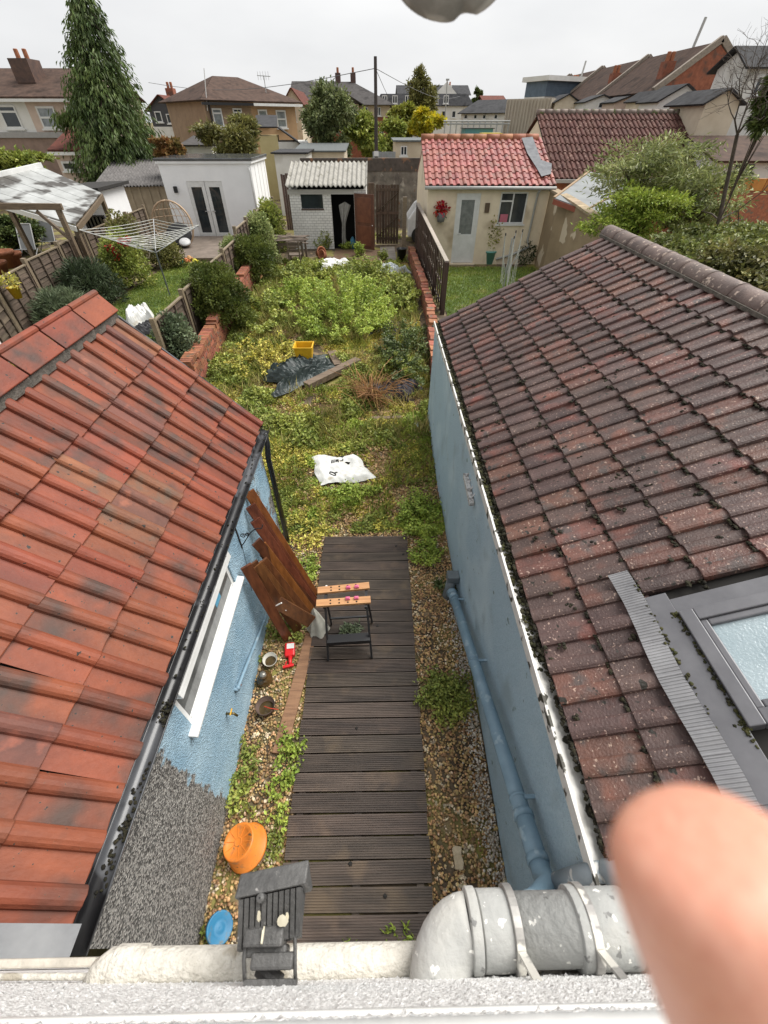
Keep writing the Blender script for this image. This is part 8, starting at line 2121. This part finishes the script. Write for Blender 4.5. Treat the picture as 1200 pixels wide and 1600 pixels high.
# blue clad box
pA, pB = aty(853, 140, 52), aty(955, 142, 56)
h = House('modern_building', 'flat roofed box clad in horizontal blue boards with white fascia', pA, pB, 2.6, cat='building')
z0_, z1_, z2_ = h.hit(900, 152)[1], h.hit(900, 128)[1], h.hit(900, 120)[1]
bc_m = M('blue_cladding', (0.12, 0.165, 0.215), (0.09, 0.125, 0.165), scale=3, rough=0.6)
h.walls(w_far, z0_ - 0.01); h.walls(bc_m, z1_, z0=z0_)
for q in range(9): h.box('cladding_board', bc_m, -0.03, h.w + 0.03, -0.07, -0.002, z0_ + (z1_ - z0_) * q / 9, z0_ + (z1_ - z0_) * (q + 0.86) / 9)
h.box('fascia', w_far, -0.3, h.w + 0.3, -0.4, 2.9, z1_ + 0.001, z2_)
MB().tube([h.P(h.w * 0.6, 1, z2_), h.P(h.w * 0.62, 1, z2_ + 1.1)], 0.08, 6).build('flue', gut_m, h.t)
pC = aty(826, 140, 54.5)

# long terrace on the right with brick gable end, ridge running away from the viewer
TYN = 36.0
ga = aty(1127, 66, TYN); gl = aty(1027, 139, TYN)
zrT, zeT = ga.z, gl.z
dxs = ga.x - gl.x
print('terrace', ga, gl)
h = House('terraced_house', 'long brown roofed terrace with red brick gable end and parapet walls', (gl.x, TYN), (gl.x + 2 * dxs, TYN), 26)
h.walls(pink_far, zeT); h.box('gable_base', brick_far, -0.02, 2 * dxs + 0.02, -0.05, -0.001, 0.2, zeT)
h.gable_end(brick_far, zeT, zrT - 0.1, 0, 2 * dxs, -0.06, th=0.3)
h.gable_roof(rf_brown, zeT, zrT, 0.25, along=False, b0=0.4, b1=26)
for b in (0.0, 9.0, 17.5, 26.0):
    for (a, c_) in ((-0.2, zeT - 0.2), (2 * dxs + 0.2, zeT - 0.2)):
        MB().bar(h.P(a, b, c_ + 0.14), h.P(dxs, b, zrT + 0.14), 0.28, 0.3).build('parapet', M('parapet_stone', (0.30, 0.25, 0.20), (0.2, 0.165, 0.135)), h.t)
for (px, py, b, a) in ((1050, 112, 1.5, 0.9), (992, 120, 10, 1.2), (953, 118, 19, 1.2)):
    h.chimney(brick_far, a, b, zeT + 0.1, zeT + 1.25, 0.6, 2)
MB().tube([h.P(dxs, 3, zrT), h.P(dxs + 0.15, 3, zrT + 1.3)], 0.08, 6).build('flue', gut_m, h.t)
# rear gabled projections of that terrace
specs = [(1063, 133, 1030, 1098, 158, 30.5, 'white gabled rear wing with dark slates in front of the brick gable'), (1022, 143, 1005, 1040, 157, 35, 'narrow cream gabled rear wing beside the brick gable'),
         (887, 148, 868, 905, 160, 44, 'small cream gabled rear wing near the blue clad box'), (940, 150, 915, 965, 160, 42, 'white rear wing with small window behind the plum roof'), (990, 156, 962, 1014, 160, 39, 'peach rear wing with small window behind the plum roof')]
for (pxa, pya, px0, px1, pye, Y, lb) in specs:
    k = House('rear_wing', lb, aty(px0, pye, Y), aty(px1, pye, Y), 2.2, cat='extension')
    zeK = k.hit((px0 + px1) / 2, pye)[1]; zrK = max(zeK + 0.35, k.hit(pxa, pya)[1])
    wm = w_far if 'white' in lb else (cream_far if 'cream' in lb else pink_far)
    k.walls(wm, zeK); k.gable_end(wm, zeK, zrK, 0, k.w, 0); k.gable_roof(rf_dark, zeK, zrK, 0.15, along=False)
    if 'window' in lb: k.window((px0 + px1) / 2 - 6, 161, (px0 + px1) / 2 + 6, 170, bars=0)
# right edge houses
h = House('house', 'white house with grey slate roof at the right edge behind the bare tree', aty(1168, 110, 27), aty(1310, 110, 27), 2.4)
ze1 = h.hit(1180, 101)[1]; zr1 = h.hit(1200, 76, 1.5)[1]
h.walls(w_far, ze1); h.gable_roof(rf_dark, ze1, zr1); h.window(1178, 118, 1195, 150, bars=1)
k = House('rear_wing', 'cream lower wing with dark slate roof below the white right edge house', aty(1098, 175, 25), aty(1150, 175, 25), 3, cat='extension'); zeK = k.hit(1120, 160)[1]; k.walls(cream_far, zeK); k.gable_end(cream_far, zeK, k.hit(1120, 140)[1], 0, k.w, 0); k.gable_roof(rf_dark, zeK, k.hit(1120, 140)[1], 0.2, along=False)
k = House('outbuilding', 'low white building with brown tiled roof beside the plum roofed one', aty(1122, 252, 22.0), aty(1290, 252, 22.0), 5, cat='outbuilding'); zeK = k.hit(1170, 250)[1]; k.walls(w_far, zeK); k.gable_roof(rf_brown, zeK, k.hit(1170, 215, 2.5)[1]); k.window(1148, 257, 1156, 270, bars=0, frame=blks); k.window(1165, 257, 1176, 270, bars=0, frame=blks)
k = House('boundary_wall', 'dark red brick wall topped with orange boards behind the bare tree', aty(1105, 300, 19.0), aty(1290, 300, 19.0), 0.3, cat='wall'); zeK = k.hit(1160, 298)[1]; k.walls(red_brick, zeK)
zt3 = k.hit(1160, 279)[1]
for q in range(9): k.box('orange_board', M('orange_boards', (0.48, 0.19, 0.05), (0.34, 0.12, 0.03), scale=4, rand=0.2), k.w * q / 9 + 0.02, k.w * (q + 1) / 9, -0.05, 0.03, zeK + 0.002, zt3)
# dark fence beyond the boundary wall, left of it
k = House('fence', 'dark brown close boarded fence between the garden room and the shed', aty(440, 290, 26.4), aty(482, 290, 26.4), 0.05, cat='fence')
ztf = k.hit(460, 272)[1]
for q in range(12): k.box('board', dkb, k.w * q / 12 + 0.01, k.w * (q + 1) / 12, 0, 0.03, 0.25, ztf + rnd.uniform(-0.03, 0.03))
k = House('fence', 'grey metal fence panel below the utility pole', aty(582, 240, 31), aty(618, 240, 31), 0.05, cat='fence'); ztf = k.hit(600, 237)[1]
for q in range(8): k.box('panel', plain('grey_metal_panel', (0.30, 0.32, 0.33)), k.w * q / 8 + 0.01, k.w * (q + 1) / 8, 0, 0.03, 0.25, ztf)
# poles, wires
up_ = aty(588, 246, 30.0); ut = aty(587, 88, 30.0)
t = thing('utility_pole', 'tall dark timber utility pole above the boundary wall', 'pole', (up_.x, 30.0, 0.3))
MB().tube([(up_.x, 30, 0.3), (up_.x, 30, ut.z)], [0.12, 0.08], 10).build('pole', plain('creosoted_timber', (0.045, 0.035, 0.03)), t)
MB().box((up_.x - 0.13, 29.87, aty(588, 244, 30).z), (up_.x + 0.13, 29.9, aty(588, 236, 30).z)).build('notice', white_pvc, t)
wirem = plain('wire', (0.10, 0.10, 0.10))
for (b, ye) in ((aty(232, 129, 52), 0), (aty(720, 150, 80), 0), (aty(640, 190, 60), 0)):
    MB().tube([Vector((up_.x, 30, ut.z - 0.4)).lerp(b, j / 8) - Vector((0, 0, 0.6 * math.sin(math.pi * j / 8))) for j in range(9)], 0.014, 4).build('wire', wirem, t)
t = thing('utility_pole', 'thin distant pole in front of the white mansard building', 'pole', tuple(aty(646, 185, 60)))
MB().tube([(aty(646, 150, 60).x, 60, 0.3), (aty(646, 126, 60).x, 60, aty(646, 126, 60).z)], 0.10, 6).build('pole', plain('creosoted_timber', (0.045, 0.035, 0.03)), t)
t = thing('lamp_post', 'slender grey street lamp right of the olive tree', 'pole', tuple(aty(697, 190, 60)))
MB().tube([(aty(699, 160, 60).x, 60, 0.3), (aty(699, 122, 60).x, 60, aty(699, 124, 60).z)], 0.06, 6).build('pole', gut_m, t)
MB().box((aty(697, 124, 60).x, 59.9, aty(699, 126, 60).z), (aty(702, 124, 60).x, 60.1, aty(699, 123, 60).z)).build('lamp_head', gut_m, t)
for (px, py, Y, h_, lb) in ((412, 118, 46, 1.2, 'television aerial on the brown semi roof'), (668, 122, 80, 2.0, 'television aerial above the white mansard building')):
    p = aty(px, py, Y)
    t = thing('aerial', lb, 'aerial', (p.x, Y, p.z - h_))
    MB().tube([(p.x, Y, p.z - h_ - 0.8), (p.x, Y, p.z)], 0.03, 5).build('mast', gut_m, t)
    MB().bar((p.x - 0.5, Y, p.z), (p.x + 0.5, Y, p.z - 0.05), 0.04, 0.04).build('boom', gut_m, t)
    for q in range(5): MB().bar((p.x - 0.45 + 0.2 * q, Y, p.z - 0.25), (p.x - 0.45 + 0.2 * q, Y, p.z + 0.22), 0.02, 0.02).build('element', gut_m, t)
# white van nose behind the fence
c = aty(645, 352, 23.2)
vn = thing('parked_car', 'white car front glimpsed behind the dark fence and gate', 'car', (c.x + 0.6, 23.4, 0.3))
m = MB()
m.prism([(c.x - 0.25, 22.9, 0.55), (c.x - 0.25, 22.9, 1.25), (c.x + 0.1, 22.9, 1.7), (c.x + 0.7, 22.9, 2.1), (c.x + 2.4, 22.9, 2.1), (c.x + 2.4, 22.9, 0.55)], (0, 1.7, 0)).build('body', plain('white_car_paint', (0.72, 0.73, 0.74), rough=0.2), vn, bevel=0.08)
MB().tube([(c.x + 0.25, 22.85, 0.62), (c.x + 0.25, 23.1, 0.62)], 0.32, 18).build('wheel', plain('tyre', (0.02, 0.02, 0.02)), vn)
MB().tube([(c.x + 1.95, 22.85, 0.62), (c.x + 1.95, 23.1, 0.62)], 0.32, 18).build('wheel', plain('tyre', (0.02, 0.02, 0.02)), vn)
MB().prism([(c.x + 0.18, 22.885, 1.5), (c.x + 0.72, 22.885, 1.98), (c.x + 1.6, 22.885, 1.98), (c.x + 1.6, 22.885, 1.5)], (0, 0.02, 0)).build('side_window', glass_dark, vn)
